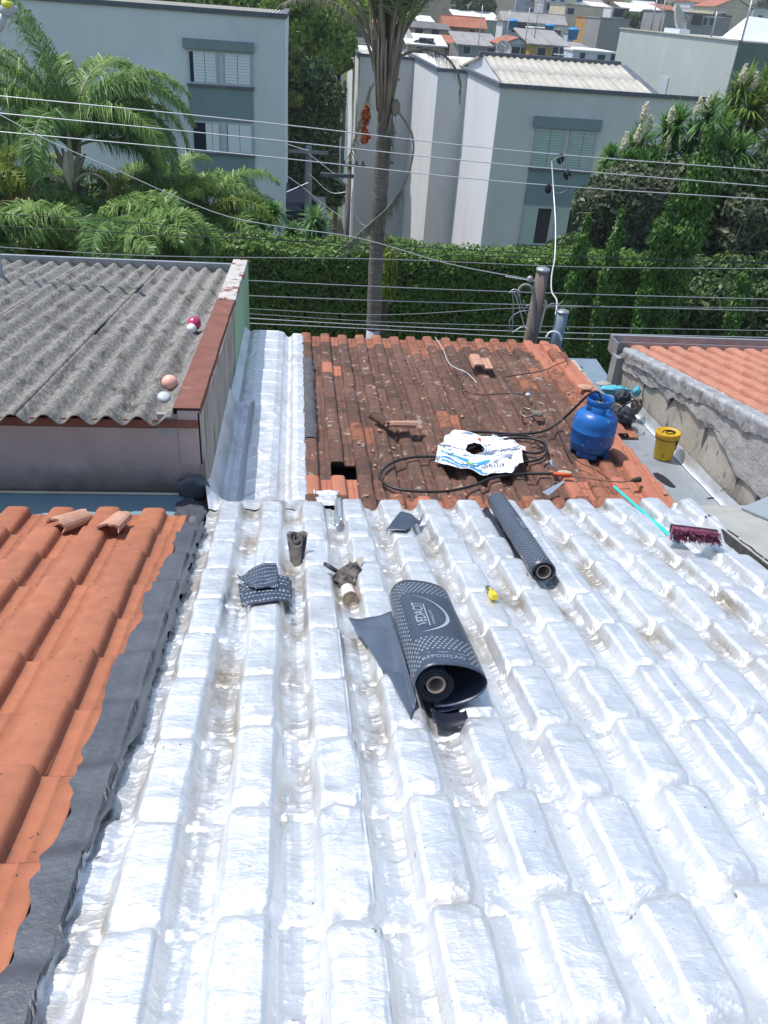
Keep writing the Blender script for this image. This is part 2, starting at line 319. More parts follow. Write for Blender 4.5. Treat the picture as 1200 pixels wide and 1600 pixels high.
M['rag']=mat('soiled_rag',(.12,.10,.085),.9,(.26,.23,.20),9,c3=(.03,.028,.027),s3=7,t3=.55,bump=.7,bscale=35,bdist=.01)
M['tool_dark']=mat('dark_tool_bag_cloth',(.02,.028,.045),.6,(.04,.045,.06),8,bump=.5,bscale=30,bdist=.01)
M['cyan']=mat('cyan_cloth',(.10,.45,.55),.6,(.08,.36,.46),9,bump=.4,bscale=30)
M['tin_white']=mat('white_label_tin',(.72,.72,.70),.4,c2=(.6,.6,.58),scale=12,bump=0)
M['tin_orange']=mat('orange_label',(.75,.16,.04),.45,bump=0)
M['tin_metal']=mat('dull_tin_lid',(.36,.31,.24),.45,(.24,.20,.16),12,metal=.7,bump=.1)
M['knife_y']=mat('yellow_knife_grip',(.72,.55,.02),.4,bump=0)
M['knife_b']=mat('dark_knife_body',(.05,.055,.06),.4,bump=0)
M['bulb_peach']=mat('peach_bulb_glass',(.82,.44,.33),.25,bump=0,spec=.6)
M['bulb_grey']=mat('grey_plastic_cap',(.50,.54,.58),.45,bump=0)
M['bulb_white']=mat('white_bulb_base',(.82,.84,.86),.4,bump=0)
M['bulb_red']=mat('magenta_bulb_glass',(.45,.03,.12),.2,bump=0,spec=.7)
M['stone']=mat('pale_flat_stone',(.42,.36,.30),.9,(.34,.29,.24),20,bump=.3)
M['blade']=mat('trowel_steel',(.55,.58,.62),.3,metal=.8,bump=0)
M['tank_blue']=mat('blue_water_tank',(.02,.24,.60),.4,bump=0)
M['lamp']=mat('grey_street_lamp',(.40,.45,.50),.4,bump=0)
M['lamp_y']=mat('yellow_lamp_sensor',(.62,.62,.06),.4,bump=0)
M['car']=mat('dark_blue_car_paint',(.012,.016,.03),.2,bump=0,spec=.7)
M['tyre']=mat('tyre_rubber',(.018,.018,.018),.9,bump=0)
M['rim']=mat('wheel_rim',(.45,.46,.48),.4,metal=.6,bump=0)
M['aged_flashing']=mat('aged_metal_flashing',(.50,.51,.52),.5,(.36,.36,.36),9,metal=.55,c3=(.20,.19,.18),s3=7,t3=.62,w3=.06,bump=.9,bscale=18,bdist=.02)
def wallm(name,c,k=.82): 
    if name not in M: M[name]=mat(name,c,.9,tuple(q*k for q in c),.6,c3=tuple(q*.55 for q in c),s3=.5,t3=.68,w3=.12,bump=.15,bscale=4,bdist=.04)
    return M[name]

# ------------------------------------------------------------------ terrain
def hY(Y): return float(np.interp(Y,[-60,27,36,75,110,150,210,250,340,450,620,900],[0,0,-6.5,-7.5,.2,2,3.6,4.6,7.8,17,60,95]))
ys=[-60,-20,0,8,13,21,27,31,36,50,75,95,110,130,150,180,210,230,250,290,340,390,450,520,620,760,900]
xs=np.linspace(-500,600,56)
v=[];f=[]
for j,Y in enumerate(ys):
    for i,X in enumerate(xs): v.append((X,Y,hY(Y)+(0 if Y<80 else (vn(X*.02,Y*.02)-.5)*min(8,(Y-80)*.03))))
for j in range(len(ys)-1):
    for i in range(55): a=j*56+i; f.append((a,a+1,a+57,a+56))
tag(obj('ground',npmesh('ground',v,f,M['grass'],True)),kind='structure')
tag(MB().box(-60,60,12.4,16.4,-.05,.006).build('road',M['asphalt']),kind='structure')
tag(MB().box(-60,60,10.9,12.4,-.1,.13).build('pavement',M['pave']),kind='structure')
tag(MB().box(-60,60,16.4,18.0,-.1,.13).build('pavement',M['pave']),kind='structure')
tag(MB().box(-16,34,36.5,37.8,-7.,-6.4).build('courtyard_paving',M['pave']),kind='structure')

# ------------------------------------------------------------------ clay tile
def tile_mesh(name,P,E,h,mt,hole=None,seed=0,L=None,lf=.030):
    """crown + pan, x across, y down-slope, far end raised over the next tile"""
    rr=random.Random(seed); L=L or E*1.14
    pr=[(-.035,.05),(-.015,.45),(.02,.84),(.065,.98),(.18,1.02),(.36,1.02),(.47,.97),(.52,.82),(.548,.42),(.562,.10),(.64,.06),(.745,.06),(.765,.16),(.785,.06),(.97,.06),(1.02,.25)]
    th=.011; ny=[0,.03,.5,.93,.975,1.]; vs=[];fs=[]; n=len(pr)
    for side in (0,1):
        for t in ny:
            k=1. if t<.9 else (.985 if t<.95 else (.96 if t<.99 else .90))
            lift=lf*t+.002*rr.uniform(-1,1)
            for (x,z) in pr:
                cx=.24; xx=cx+(x-cx)*(k if x<.56 else 1-.0)
                zz=z*h*(1-.06*(1-t))*(k if z>.3 else 1)+lift-(.004 if t>.99 else 0)-th*side
                vs.append((xx*P,t*L,zz))
    m=len(ny); o=n*m
    for j in range(m-1):
        for i in range(n-1):
            a=j*n+i; fs.append((a,a+1,a+n+1,a+n)); fs.append((o+a,o+a+n,o+a+n+1,o+a+1))
    for i in range(n-1):
        fs.append((i,o+i,o+i+1,i+1)); a=(m-1)*n+i; fs.append((a,a+1,o+a+1,o+a))
    for j in range(m-1):
        a=j*n; fs.append((a,a+n,o+a+n,o+a)); a=j*n+n-1; fs.append((a,o+a,o+a+n,a+n))
    me=npmesh(name,vs,fs,mt,False)
    sm=np.ones(len(me.polygons),bool); sm[2*(m-1)*(n-1):]=False; me.polygons.foreach_set('use_smooth',sm)
    return me

# ================================================================== silver foil roof
PIT=.2465; EX=.3645; HC=.054
silver=thing('silver_foil_roof','large tiled roof slope wrapped in silver foil membrane, filling the foreground','roof',SP-Vector((0,0,.055)),(-R_(15.5),0,.0113))
SM=wmat(silver); SMi=SM.inverted()
NC0,NC1=-2,11        # columns; column 0 crown starts at x=0
def rowjit(c,r): return (float(_L[(c*7+3)%64,(r*5+11)%64,5])-.5)*.05
def rowb(c,r): # local y of boundary r in column c
    return .02+EX/_c(R_(15.5))*1.0*(r)*.985+rowjit(c,r)+((c*37)%5-2)*.012
def foil_z(x,y,cdirt=False):
    cf=np.floor((x+.20*PIT)/PIT); c=cf.astype(int); u=x/PIT-cf; wb=np.clip(np.minimum(u+.2,.8-u)/.10,0,1)
    # sawtooth per column
    fr=np.zeros_like(x); dist=np.ones_like(x)*9; 
    for cc in np.unique(c):
        mk=c==cc; b=np.array([rowb(int(cc),r) for r in range(-6,14)])
        wy=y[mk]+.012*(vn(x[mk]*20,y[mk]*3,cc*1.3)-.5)
        i=np.clip(np.searchsorted(b,wy)-1,0,len(b)-2)
        fr[mk]=(wy-b[i])/(b[i+1]-b[i]); dist[mk]=np.minimum(wy-b[i],b[i+1]-wy)
        if cc==c.min(): pass
    rid=np.zeros_like(x)
    prof_x=np.array([-.30,-.20,-.12,-.07,-.04,.0,.05,.18,.32,.45,.50,.54,.58,.63,.72,.80,.90])
    prof_z=np.array([.05,.04,.06,.16,.50,.86,1.0,1.02,1.02,.98,.86,.52,.22,.12,.06,.04,.05])
    wob=(vn(x*0+c*3.1,y*6,1.7)-.5)*.06*wb
    ue=u+wob; ue=.235+(ue-.235)*(1+wb*.24*np.exp(-(dist/.030)**2)*(np.abs(ue-.235)<.40))
    z=np.interp(ue,prof_x,prof_z)
    crown=np.clip((z-.25)/.6,0,1)
    pinch=1-wb*(.34*np.exp(-(dist/.030)**2)+.24*np.exp(-(dist/.010)**2))*crown
    amp=.85+.3*vn(c*5.3,y*2.2,8.)
    z=z*HC*pinch*amp
    z+=wb*.027*np.clip(fr,0,1)**1.2*(.4+.6*crown)
    z-=wb*.017*np.exp(-(dist/.014)**2)*(.45+.55*crown)
    tr=1-crown
    # crinkles: strong in troughs and shoulders
    w=ridged(x*9+.6*vn(x*5,y*5,3.),y*16,2.)
    z+=tr*.009*(w-.35)
    z+=tr*.008*(fbm(x*11,y*8,4.)-.47)
    z+=.0045*np.clip(ridged(x*4.2+1.3*vn(x*3,y*3,5.),y*4.2,12.,2)-.45,0,1)*2
    w2=ridged(x*3.2+fbm(x*4,y*4,1.)*2,y*7.5,6.,2)
    z+=(.003+.006*np.clip(vn(x*2.7,y*2.7,11.)*2.4-1.1,0,1))*(w2-.3)
    z+=.006*(vn(x*2.2,y*1.6,15.)-.5)
    # diagonal drape folds between crown shoulder and row step
    z+=wb*.009*np.exp(-(dist/.07)**2)*(ridged((x+y)*11,(x-y)*6,9.,2)-.3)
    # lap seams of the strips
    for sx in (-.36,.118,.70,1.30,1.92,2.5):
        z+=.0055/(1+np.exp(np.clip(-(x-sx-.006*(vn(y*5,sx,2.)-.5))/.0016,-40,40)))
    dirt=np.clip(tr*1.5*np.clip(vn(x*1.3,y*1.1,21.)*2.3-.45,0,1)+.22*vn(x*3,y*3,25.)+wb*.5*np.exp(-(dist/.03)**2)*np.clip(vn(x*4,y*4,30)*2-.9,0,1),0,1)
    z=z*np.clip((x+.655)/.10,.12,1)
    z=z-1.5*np.clip(x-(2.545+(y-3.2)*.118),0,.12)
    return z,dirt
def foil_patch(name,x,y,parent,fn=foil_z,eps=.003,extra=None):
    z,d=fn(x,y); zx,_=fn(x+eps,y); zy,_=fn(x,y+eps)
    if extra is not None:
        z,zx,zy=[q+extra(a,b) for q,a,b in ((z,x,y),(zx,x+eps,y),(zy,x,y+eps))]
    nrm=np.stack([-(zx-z)/eps,-(zy-z)/eps,np.ones_like(z)],-1); nrm/=np.linalg.norm(nrm,axis=-1,keepdims=True)
    ny,nx=x.shape; v=np.stack([x,y,z],-1).reshape(-1,3)
    i=np.arange(ny-1)[:,None]*nx+np.arange(nx-1)[None,:]; i=i.ravel(); fq=np.stack([i,i+1,i+nx+1,i+nx],-1)
    me=npmesh(name,v,fq,FOIL,True)
    a=me.attributes.new('dirt','FLOAT','POINT'); a.data.foreach_set('value',d.ravel().astype(np.float32))
    me.normals_split_custom_set_from_vertices(nrm.reshape(-1,3).tolist())
    return obj(name,me,parent)
YE=3.385     # eave, local y
YS=-1.15
for c in range(NC0,NC1):
    bs=[rowb(c,r) for r in range(-3,12)]
    bs=[YS]+[b for b in bs if YS+.1<b<YE-.08]+[YE]
    for j in range(len(bs)-1):
        y0,y1=bs[j],bs[j+1]
        near=y0<1.3
        nx,ny=(40,max(12,int((y1-y0)/.0075))) if near else (30,max(10,int((y1-y0)/.011)))
        xa=(c-.20)*PIT+1e-5; xb=xa+PIT-2e-5
        X,Y=np.meshgrid(np.linspace(xa,xb,nx),np.linspace(y0,y1,ny))
        if c==NC0: XL=-.578-.05*np.clip((1.3-Y)/1.3,0,1)+.012*(vn(Y*13,1.,1.)-.5); X=XL+(X-xa)/(xb-xa)*(xb-XL)
        if j==len(bs)-2:   # ragged scalloped eave edge that curls down
            t=(Y-y0)/(y1-y0); Y=Y+t**4*(.045*(vn(X*9,c*1.,3.)-.5)+.03*np.sin((X/PIT)*2*np.pi-.6))
            def curl(a,b,ye=YE): return -1.6*np.clip(b-(ye-.07),0,1)**1.5
            foil_patch('foil_wrapped_tile',X,Y,silver,extra=curl)
        else: foil_patch('foil_wrapped_tile',X,Y,silver)
def SL(x,y,h=0): return SMi@S(x,y,h)                  # pixel -> silver local
_gx=np.arange(-.62,2.80,.008); _gy=np.arange(-1.2,3.5,.008); _GX,_GY=np.meshgrid(_gx,_gy); _GZ=foil_z(_GX,_GY)[0]
_GS=_GZ.copy()
for _k in range(5): _GS=np.maximum(_GS,np.maximum(np.roll(_GS,1,1),np.roll(_GS,-1,1))-.002)
def foil_h(p,G=None):                                 # height of the foil surface above the local plane at local x,y
    G=_GZ if G is None else G
    fx=min(max((p[0]+.62)/.008,0),len(_gx)-1.01); fy=min(max((p[1]+1.2)/.008,0),len(_gy)-1.01); i=int(fx);j=int(fy);u=fx-i;v=fy-j
    return float((G[j,i]*(1-u)+G[j,i+1]*u)*(1-v)+(G[j+1,i]*(1-u)+G[j+1,i+1]*u)*v)
# boards and walls that carry it
m=MB(); m.box(-.55,2.6,YS-.4,YE-.10,-.11,-.06); m.build('roof_deck',M['dark'],silver,world=False)
MB().box(-.55,2.6,YE-.12,YE-.085,-.26,-.055).build('eave_board',M['wood_post'],silver,world=False)
w=MB().box(-.40,2.44,-2.5,4.05,0,5.5); w.build('wall',M['plaster_cream'],silver)

# ================================================================== tile roofs
def roof_tiles(parent,P,E,h,cols,rows,y0,meshes,pick,skip=(),jit=.004,xoff=lambda c,r:0,rotj=.012,boundary=None):
    rr=random.Random(5)
    for c in cols:
        for r in rows:
            if (c,r) in skip: continue
            me=pick(c,r,rr)
            if me is None: continue
            o=obj('roof_tile',me,parent,(c*P+rr.uniform(-jit,jit)+xoff(c,r),y0+r*E+rr.uniform(-jit,jit)*2,rr.uniform(-.002,.002)),(rr.uniform(-rotj,rotj)*.6,rr.uniform(-rotj,rotj),rr.uniform(-rotj,rotj)))
# left orange roof (same slope as silver)
orange=thing('orange_tile_roof','clean orange clay tile roof at the left with black tar along its edge','roof',SP-Vector((0,0,.055)),(-R_(15.5),0,.0113))
tm=[tile_mesh('orange_tile',PIT*1.04,EX,.054,M['tile_orange'],seed=s) for s in range(3)]
def pk(c,r,rr): return tm[rr.randrange(3)]
PO=PIT*1.04
# far crown right edge X=-.76 -> local crown right edge = x0+.53P
X0=-.81-.535*PO
roof_tiles(orange,PO,EX,.062,range(-5,1),range(-4,9),-.163,tm,pk,xoff=lambda c,r:X0)
MB().box(X0-6*PO,-.52,-1.5,3.0,-.09,-.05).build('roof_deck',M['dark'],orange,world=False)
MB().box(-2.6,-.46,-2.5,3.95,0,5.55).build('wall',M['plaster_pink'],orange)
# tar coating band, irregular edge
def band(name,xl,xr,y0,y1,zf,mt,parent,nx=30,ny=260,seed=0.,edge=.05):
    Y=np.linspace(y0,y1,ny)[:,None]+0*np.zeros((1,nx)); t=np.linspace(0,1,nx)[None,:]
    a=np.array([xl(q)+edge*(fbm(q*4.3,seed,1.)-.47)*2+edge*.5*(vn(q*23,seed,4.)-.5) for q in Y[:,0]])[:,None]
    b=np.array([xr(q)+.018*(fbm(q*9,seed+9,1.)-.47)*2+.02*(vn(q*31,seed,2.)-.5) for q in Y[:,0]])[:,None]
    X=a+(b-a)*t; Z=zf(X,Y)
    v=np.stack([X,Y,Z],-1).reshape(-1,3); i=(np.arange(ny-1)[:,None]*nx+np.arange(nx-1)[None,:]).ravel()
    return obj(name,npmesh(name,v,np.stack([i,i+1,i+nx+1,i+nx],-1),mt,True),parent)
def tarz(X,Y):
    r=np.exp(-((X+.645)/.035)**2)*.022+np.exp(-((X+.575)/.026)**2)*.050
    e=np.clip((X+.70)/.10,0,1)
    fy=((Y+.163-.14*EX)/EX)%1.
    return .0150+.031*np.maximum(fy,1-fy/.22)*(X<-.60)+.5*r*e+.004*(fbm(X*14,Y*7,3.)-.47)+.003*(ridged(X*8,Y*10,1.)-.3)+.003
band('tar_coating',lambda q: float(np.interp(q,[-1,0,.6,1.4,2.0,2.5,3.1],[-.715,-.70,-.705,-.71,-.715,-.70,-.675])),lambda q:float(np.interp(q,[-1,.2,1,2.2,3.3],[-.60,-.59,-.565,-.560,-.565])),-1.2,3.0,tarz,M['tar'],orange,edge=.045)
# loose pale half tiles resting at the top end of the orange roof
def loose_tile(label,px,py,rz,ry,mt,ln=.30,w=.13,plane=S,h=.08,rx=-.27,hh=.045,group=None):
    p=plane(px,py); t=thing('loose_tile',label,'tile',p+Vector((0,0,h)),(rx,ry,rz),group)
    n=9; m=MB(); vs=[];th=.012
    for s in (0,1):
        for yy in (-ln/2,ln/2):
            for k in range(n):
                a=math.pi*k/(n-1); rr=(1-.18*(yy>0)); vs.append((-_c(a)*w/2*rr*(1-s*.12),yy+.01*math.sin(k*2.3+yy*9),_s(a)**.6*hh*rr-s*th-.02))
    fs=[]
    for k in range(n-1):
        fs+=[(k,k+1,n+k+1,n+k),(2*n+k,3*n+k,3*n+k+1,2*n+k+1),(k,2*n+k,2*n+k+1,k+1),(n+k,n+k+1,3*n+k+1,3*n+k)]
    fs+=[(0,n,3*n,2*n),(n-1,3*n-1,4*n-1,2*n-1)]
    m.add(vs,fs).build('tile_body',mt,t,world=False); return t
loose_tile('pale broken half tile tilted left, lying on the orange roof beside the blue flashing',114,818,-.55,.25,M['tile_pale'],.24,.12,h=.035)
loose_tile('pale loose tile lying on the orange roof nearest the black tar corner',181,823,-.08,-.1,M['tile_pale'],.26,.13,h=.04)

# weathered roof
PR=.2; ER=.327
old=thing('weathered_tile_roof','old brown stained clay tile roof beyond the silver one, holding the gas cylinder','roof',RP-Vector((0,0,.068)),(-R_(3.5),0,.004))
OM=wmat(old); OMi=OM.inverted()
to=[tile_mesh('weathered_tile',PR,ER,.046,M['tile_old'],seed=s) for s in range(3)]
t2=[tile_mesh('cleaned_tile',PR,ER,.046,M['tile_mid'],seed=s+9) for s in range(2)]
t3=[tile_mesh('fresh_tile',PR,ER,.046,M['tile_new'],seed=s+19) for s in range(2)]
def pk2(c,r,rr):
    q=rr.random()
    if (c,r) in ((0,9),(0,1),(-1,1),(0,8)) and (c,r)!=(0,8): return t3[0]
    if r<=1 and c>=2 and (r==0 or c>8): return t2[rr.randrange(2)] if q<.75 else t3[0]
    k=.03+.42*max(0,(c-9)/4.)
    if r>=12: k=.85
    if c>=12: return t3[0] if q<.5 else t2[0]
    return (t2[rr.randrange(2)] if q<k else to[rr.randrange(3)])
roof_tiles(old,PR,ER,.054,range(-1,14),range(0,13),-.31,to,pk2,skip={(0,2)}|{(13,k) for k in range(5)},jit=.006,rotj=.022,xoff=lambda c,r:.040+.0*r)
MB().box(-.75,2.62,-.6,3.93,-.16,-.115).build('roof_deck',M['dark'],old,world=False)
for k in range(9): MB().box(-.7,2.6,.0+k*.45,.04+k*.45,-.115,-.07).build('batten',M['wood_post'],old,world=False)
MB().box(-.62,3.3,4.3,8.75,0,5.05).build('wall',M['plaster_cream'],old)
# tar wash strip on weathered tiles next to the foil
def oz(X,Y):
    u=((X-.040)/PR)%1.; pz=np.interp(u,[0,.03,.09,.26,.43,.49,.57,1.],[.4,.84,1,1.05,1,.82,.1,.1])*.046
    return pz+.036+.004*(fbm(X*20,Y*8,1.)-.4)
band('tar_wash',lambda q:-.16,lambda q:-.045-.02*float(np.interp(q,[1.,1.3,3.,3.6],[1,0,0,1.2])),1.05,3.1,oz,M['tar_old'],old,nx=8,ny=160,edge=.02)
# foil strip over the left edge of the weathered roof
def strip_z(x,y):
    # x local: -.85 (wall) .. -.10
    xk=np.array([-.87,-.80,-.745,-.70,-.655,-.62,-.60,-.42,-.36,-.33,-.30,-.275,-.26,-.245,-.21,-.15,-.135,-.115,-.10])
    zk=np.array([.30,.21,.05,.006,.004,.02,.075,.085,.075,.03,.012,.03,.055,.062,.066,.060,.03,.03,.05])
    z=np.interp(x+.012*(vn(y*3,x*2,3.)-.5),xk,zk)
    farw=np.clip((y-1.75)/.08,0,1)          # beyond: wide flap laid flat up to the wall
    zf=np.interp(x,[-.87,-.80,-.74,-.70,-.62,-.42,-.36,-.33,-.30],[.22,.13,.07,.085,.095,.09,.075,.03,.012])
    z=np.where(x<-.30,z*(1-farw)+zf*farw,z)
    fr=(y/ER+.3*0)%1.
    step=.012*fr-.010*np.exp(-((fr-.5)**2-.25)**2/.004)
    z+=np.where(x>-.30,step,.008*np.exp(-(np.abs(fr-.05)/.05)**2)*farw)
    fold=ridged((x*.8-y)*5+fbm(x*3,y*3,2.)*1.2,(x+y)*2.2,4.,2)
    z+=np.where((x<-.30)&(x>-.62),.020*(fold-.35)*(1-farw),.007*(fold-.3))
    z+=.012*(ridged(x*8,y*12,7.)-.3)*(x<-.62)+.010*(ridged(x*14,y*16,7.)-.3)*((x>-.36)&(x<-.27))
    z+=.005*(fbm(x*9,y*7,8.)-.45)
    d=.35*np.clip(vn(x*3,y*2,4.)*2-.9,0,1)+.5*(x<-.70)*vn(x*9,y*6,2.)
    return z,d
for j in range(10):
    for (xa,xb) in ((-.87,-.30),(-.30,-.10)):
        y0=-.05+j*.405; y1=y0+.405
        X,Y=np.meshgrid(np.linspace(xa,xb,60 if xa<-.5 else 26),np.linspace(y0,min(y1,3.98),46))
        if xb>-.2: X=X+((X+.30)/.2)*(.014*(vn(Y*30,1.,1.)-.5)+.02*(vn(Y*7,2.,1.)-.5))
        foil_patch('foil_strip',X,Y,old,fn=strip_z)
# connecting foil between the eave of the silver roof and the strip
def conn():
    nx,ny=70,40; v=[]; SZ=strip_z(-.86+.76*np.linspace(0,1,nx)[None,:],np.full((1,nx),-.04))[0][0]; RG=ridged(*(np.meshgrid(np.linspace(0,7,nx),np.linspace(0,3.5,ny))),3.,2)
    for j in range(ny):
        t=j/(ny-1)
        for i in range(nx):
            s=i/(nx-1)
            a=SM@Vector((-.578+s*.60,YE-.03,0)); a.z+=foil_h((-.578+s*.60,YE-.03))*1.0
            xl=-.86+s*.76; zz=float(SZ[i]); b=OM@Vector((xl,-.04,zz))
            p=a.lerp(b,t); p.z+=.03*math.sin(math.pi*t)+.02*(float(RG[j,i])-.3)*math.sin(math.pi*min(1,t*1.2+.05)); v.append(p)
    i=(np.arange(ny-1)[:,None]*nx+np.arange(nx-1)[None,:]).ravel()
    mi=OMi; me=npmesh('foil_fold',[tuple(mi@p) for p in v],np.stack([i,i+1,i+nx+1,i+nx],-1),FOIL,True)
    a=me.attributes.new('dirt','FLOAT','POINT'); a.data.foreach_set('value',np.full(nx*ny,.3,np.float32)); obj('foil_fold',me,old)
conn()
# small foil flap over first tiles of old roof
X,Y=np.meshgrid(np.linspace(.0,.16,40),np.linspace(-.12,.10,40)); X=X+.02*(vn(Y*22,X*9,3.)-.5)
foil_patch('foil_flap',X-.09,Y+.02,old,fn=lambda x,y:(.070+.012*(fbm(x*14,y*14,2.)-.45)+.010*(ridged(x*9,y*14,4.)-.3),.1+0*x))

# ================================================================== left neighbour, corrugated roof
nb=thing('corrugated_roof_outbuilding','stained pinkish wall with grey corrugated fibre cement roof at the left','building',(-2.2,4.6,0))
MB().hexa([(-6.,4.607,0),(-.61,4.607,0),(-.61,10.,0),(-6.,10.,0)],[(-6.,4.607,6.15),(-.61,4.607,6.15),(-.61,10.,5.42),(-6.,10.,5.42)]).build('wall',M['plaster_pink'],nb)
MB().box(-6.,-.612,4.592,4.6,6.162,6.215).build('eave_band',M['rust'],nb)
CS=math.tan(R_(7.0))
def corr(x0,n,y0,y1,zoff,crest=-.96,P=.184,A=.032):
    nx=n*10+1; X=x0+np.linspace(0,n*P,nx); Yv=np.linspace(y0,y1,12); v=[]
    for y in Yv:
        for x in X: v.append((x,y,6.238-.002-(y-4.6)*CS+A*(math.cos(2*math.pi*(x-crest)/P))+zoff))
    for y in Yv:
        for x in X: v.append((x,y,6.238-.002-(y-4.6)*CS+A*(math.cos(2*math.pi*(x-crest)/P))+zoff-.007))
    f=[];o=nx*12
    for j in range(11):
        for i in range(nx-1): a=j*nx+i; f+=[(a,a+1,a+nx+1,a+nx),(o+a,o+a+nx,o+a+nx+1,o+a+1)]
    for i in range(nx-1): f.append((i,o+i,o+i+1,i+1)); a=11*nx+i; f.append((a,a+1,o+a+1,o+a))
    for j in range(11): a=j*nx; f.append((a,a+nx,o+a+nx,o+a)); a+=nx-1; f.append((a,o+a,o+a+nx,a+nx))
    me=npmesh('corrugated_sheet',np.array(v)-np.array((-2.2,4.6,0)),f,M['fibro'],True); return me
k=0
for (xa,n,rows) in ((-1.655,5.0,[(4.52,6.55),(6.45,8.4),(8.3,10.2)]),(-2.575,5,[(4.50,7.1),(7.0,8.9),(8.8,10.2)]),(-3.50,5,[(4.52,6.3),(6.2,8.3),(8.2,10.2)]),(-4.42,5,[(4.52,6.9),(6.8,8.8),(8.7,10.2)]),(-5.34,5,[(4.52,6.9),(6.8,8.8),(8.7,10.2)])):
    for j,(a,b) in enumerate(rows):
        obj('corrugated_sheet',corr(xa-.02,int(n)+(.35 if False else 0),a,b,-.010*j+.004*(k%2)),nb)
    k+=1
MB().box(-6,-.62,10.22,10.27,5.40,5.60).build('gutter',M['steel'],nb)
# parapet on the right with flashing
def py(Y): return 6.29-.098*(Y-4.68)
m=MB(); m.hexa([(-.735,4.60,5.9),(-.60,4.60,5.9),(-.60,8.0,5.6),(-.735,8.0,5.6)],[(-.735,4.60,py(4.6)-.02),(-.60,4.60,py(4.6)-.02),(-.60,8.0,py(8)-.02),(-.735,8.0,py(8)-.02)])
m.build('parapet',M['plaster_pink'],nb)
MB().hexa([(-.61,4.6,4.6),(-.585,4.6,4.6),(-.585,7.35,4.6),(-.61,7.35,4.6)],[(-.61,4.6,py(4.6)-.03),(-.585,4.6,py(4.6)-.03),(-.585,7.35,py(7.35)-.03),(-.61,7.35,py(7.35)-.03)]).build('side_wall',M['plaster_cream'],nb)
MB().hexa([(-.735,8.0,5.3),(-.583,7.35,5.3),(-.583,9.72,4.0),(-.735,9.72,4.0)],[(-.735,8.0,py(8)-.02),(-.583,7.35,py(7.35)-.03),(-.583,9.72,py(9.72)-.02),(-.735,9.72,py(9.72)-.02)]).build('green_parapet_end',M['green'],nb)
def strip(name,y0,y1,mt,xl,xr,dz=0,n=14,drop=True):
    v=[];f=[]
    for i in range(n+1):
        y=y0+(y1-y0)*i/n; j=(vn(y*3.,xl,1.)-.5)*.012; z=py(y)+dz
        v+=[(xl-.004,y,z-.045),(xl,y,z+j*.4),(xr+j,y,z+j*.3),(xr+.012+j,y,z-.04 if drop else z-.004)]
    for i in range(n):
        for k in range(3): a=i*4+k; f.append((a,a+1,a+5,a+4))
    o=obj(name,npmesh(name,[tuple(Vector(p)-Vector((-2.2,4.6,0))) for p in v],f,mt,False),nb); sm=o.modifiers.new('thickness','SOLIDIFY'); sm.thickness=.004; return o
strip('rusty_flashing',4.60,7.62,M['rust'],-.76,-.597)
strip('peeling_flashing',7.60,9.74,M['rust_peel'],-.755,-.59,.004,n=16)
MB().hexa([(-.86,4.605,6.10),(-.61,4.605,6.10),(-.61,4.63,6.10),(-.86,4.63,6.10)],[(-.86,4.605,6.25),(-.61,4.605,6.25),(-.61,4.63,6.25),(-.86,4.63,6.25)]).build('corner_fascia',M['cement_grey'],nb)
# peeling skin of the side wall base: torn foil/tar edge
rr=random.Random(4)
# blue-grey flashing gutter
fl=thing('blue_grey_flashing','blue grey metal flashing strip between the stained wall and orange tiles','flashing',(-1.6,4.5,5.7))
m=MB(); q0=atY(0,771,4.585); zt=5.685
m.hexa([(-4.5,4.20,5.60),(-.66,4.20,5.60),(-.66,4.24,5.60),(-4.5,4.24,5.60)],[(-4.5,4.55,zt),(-.66,4.55,zt-.005),(-.66,4.585,zt-.005),(-4.5,4.585,zt)])
m.build('sloping_sheet',M['blue_flash'],fl)
MB().box(-4.5,-.66,3.95,4.20,5.57,5.605).build('gutter_bed',M['blue_flash'],fl)
MB().tube([(-4.5,4.578,zt+.008),(-2.5,4.578,zt+.006),(-.68,4.578,zt)],.009,6).build('sealant_bead',M['stem_pale'],fl)
# tar lump at corner
tc=thing('tar_patch','black tar patch in the corner where flashing meets the silver foil','tar patch',(-.62,4.3,5.72))
def blob(mt,name,parent,cx,cy,cz,rx,ry,rz,seed,amp=.35,n=24,fr=2.2,rot=None):
    vs=[];fs=[]
    for i in range(n//2+1):
        a=math.pi*i/(n//2)
        for k in range(n):
            b=2*math.pi*k/n; d=Vector((_s(a)*_c(b),_s(a)*_s(b),_c(a)))
            w=1+amp*(float(fbm(np.array(d.x*fr+seed),np.array(d.y*fr+seed*2),np.array(d.z*fr)))-.47)*2
            p=Vector((d.x*rx*w,d.y*ry*w,d.z*rz*w))
            if rot: p=rot@p
            vs.append((cx+p.x,cy+p.y,cz+p.z))
    for i in range(n//2):
        for k in range(n): fs.append((i*n+k,i*n+(k+1)%n,(i+1)*n+(k+1)%n,(i+1)*n+k))
    return MB().add(vs,fs).build(name,mt,parent,True)
blob(M['tar'],'tar_lump',tc,-.66,4.38,5.665,.11,.17,.035,3,.5)
blob(M['tar'],'tar_lump',tc,-.60,4.14,5.75,.065,.18,.05,5)
blob(M['tar'],'tar_smear',tc,-.66,4.56,5.74,.10,.03,.10,8)

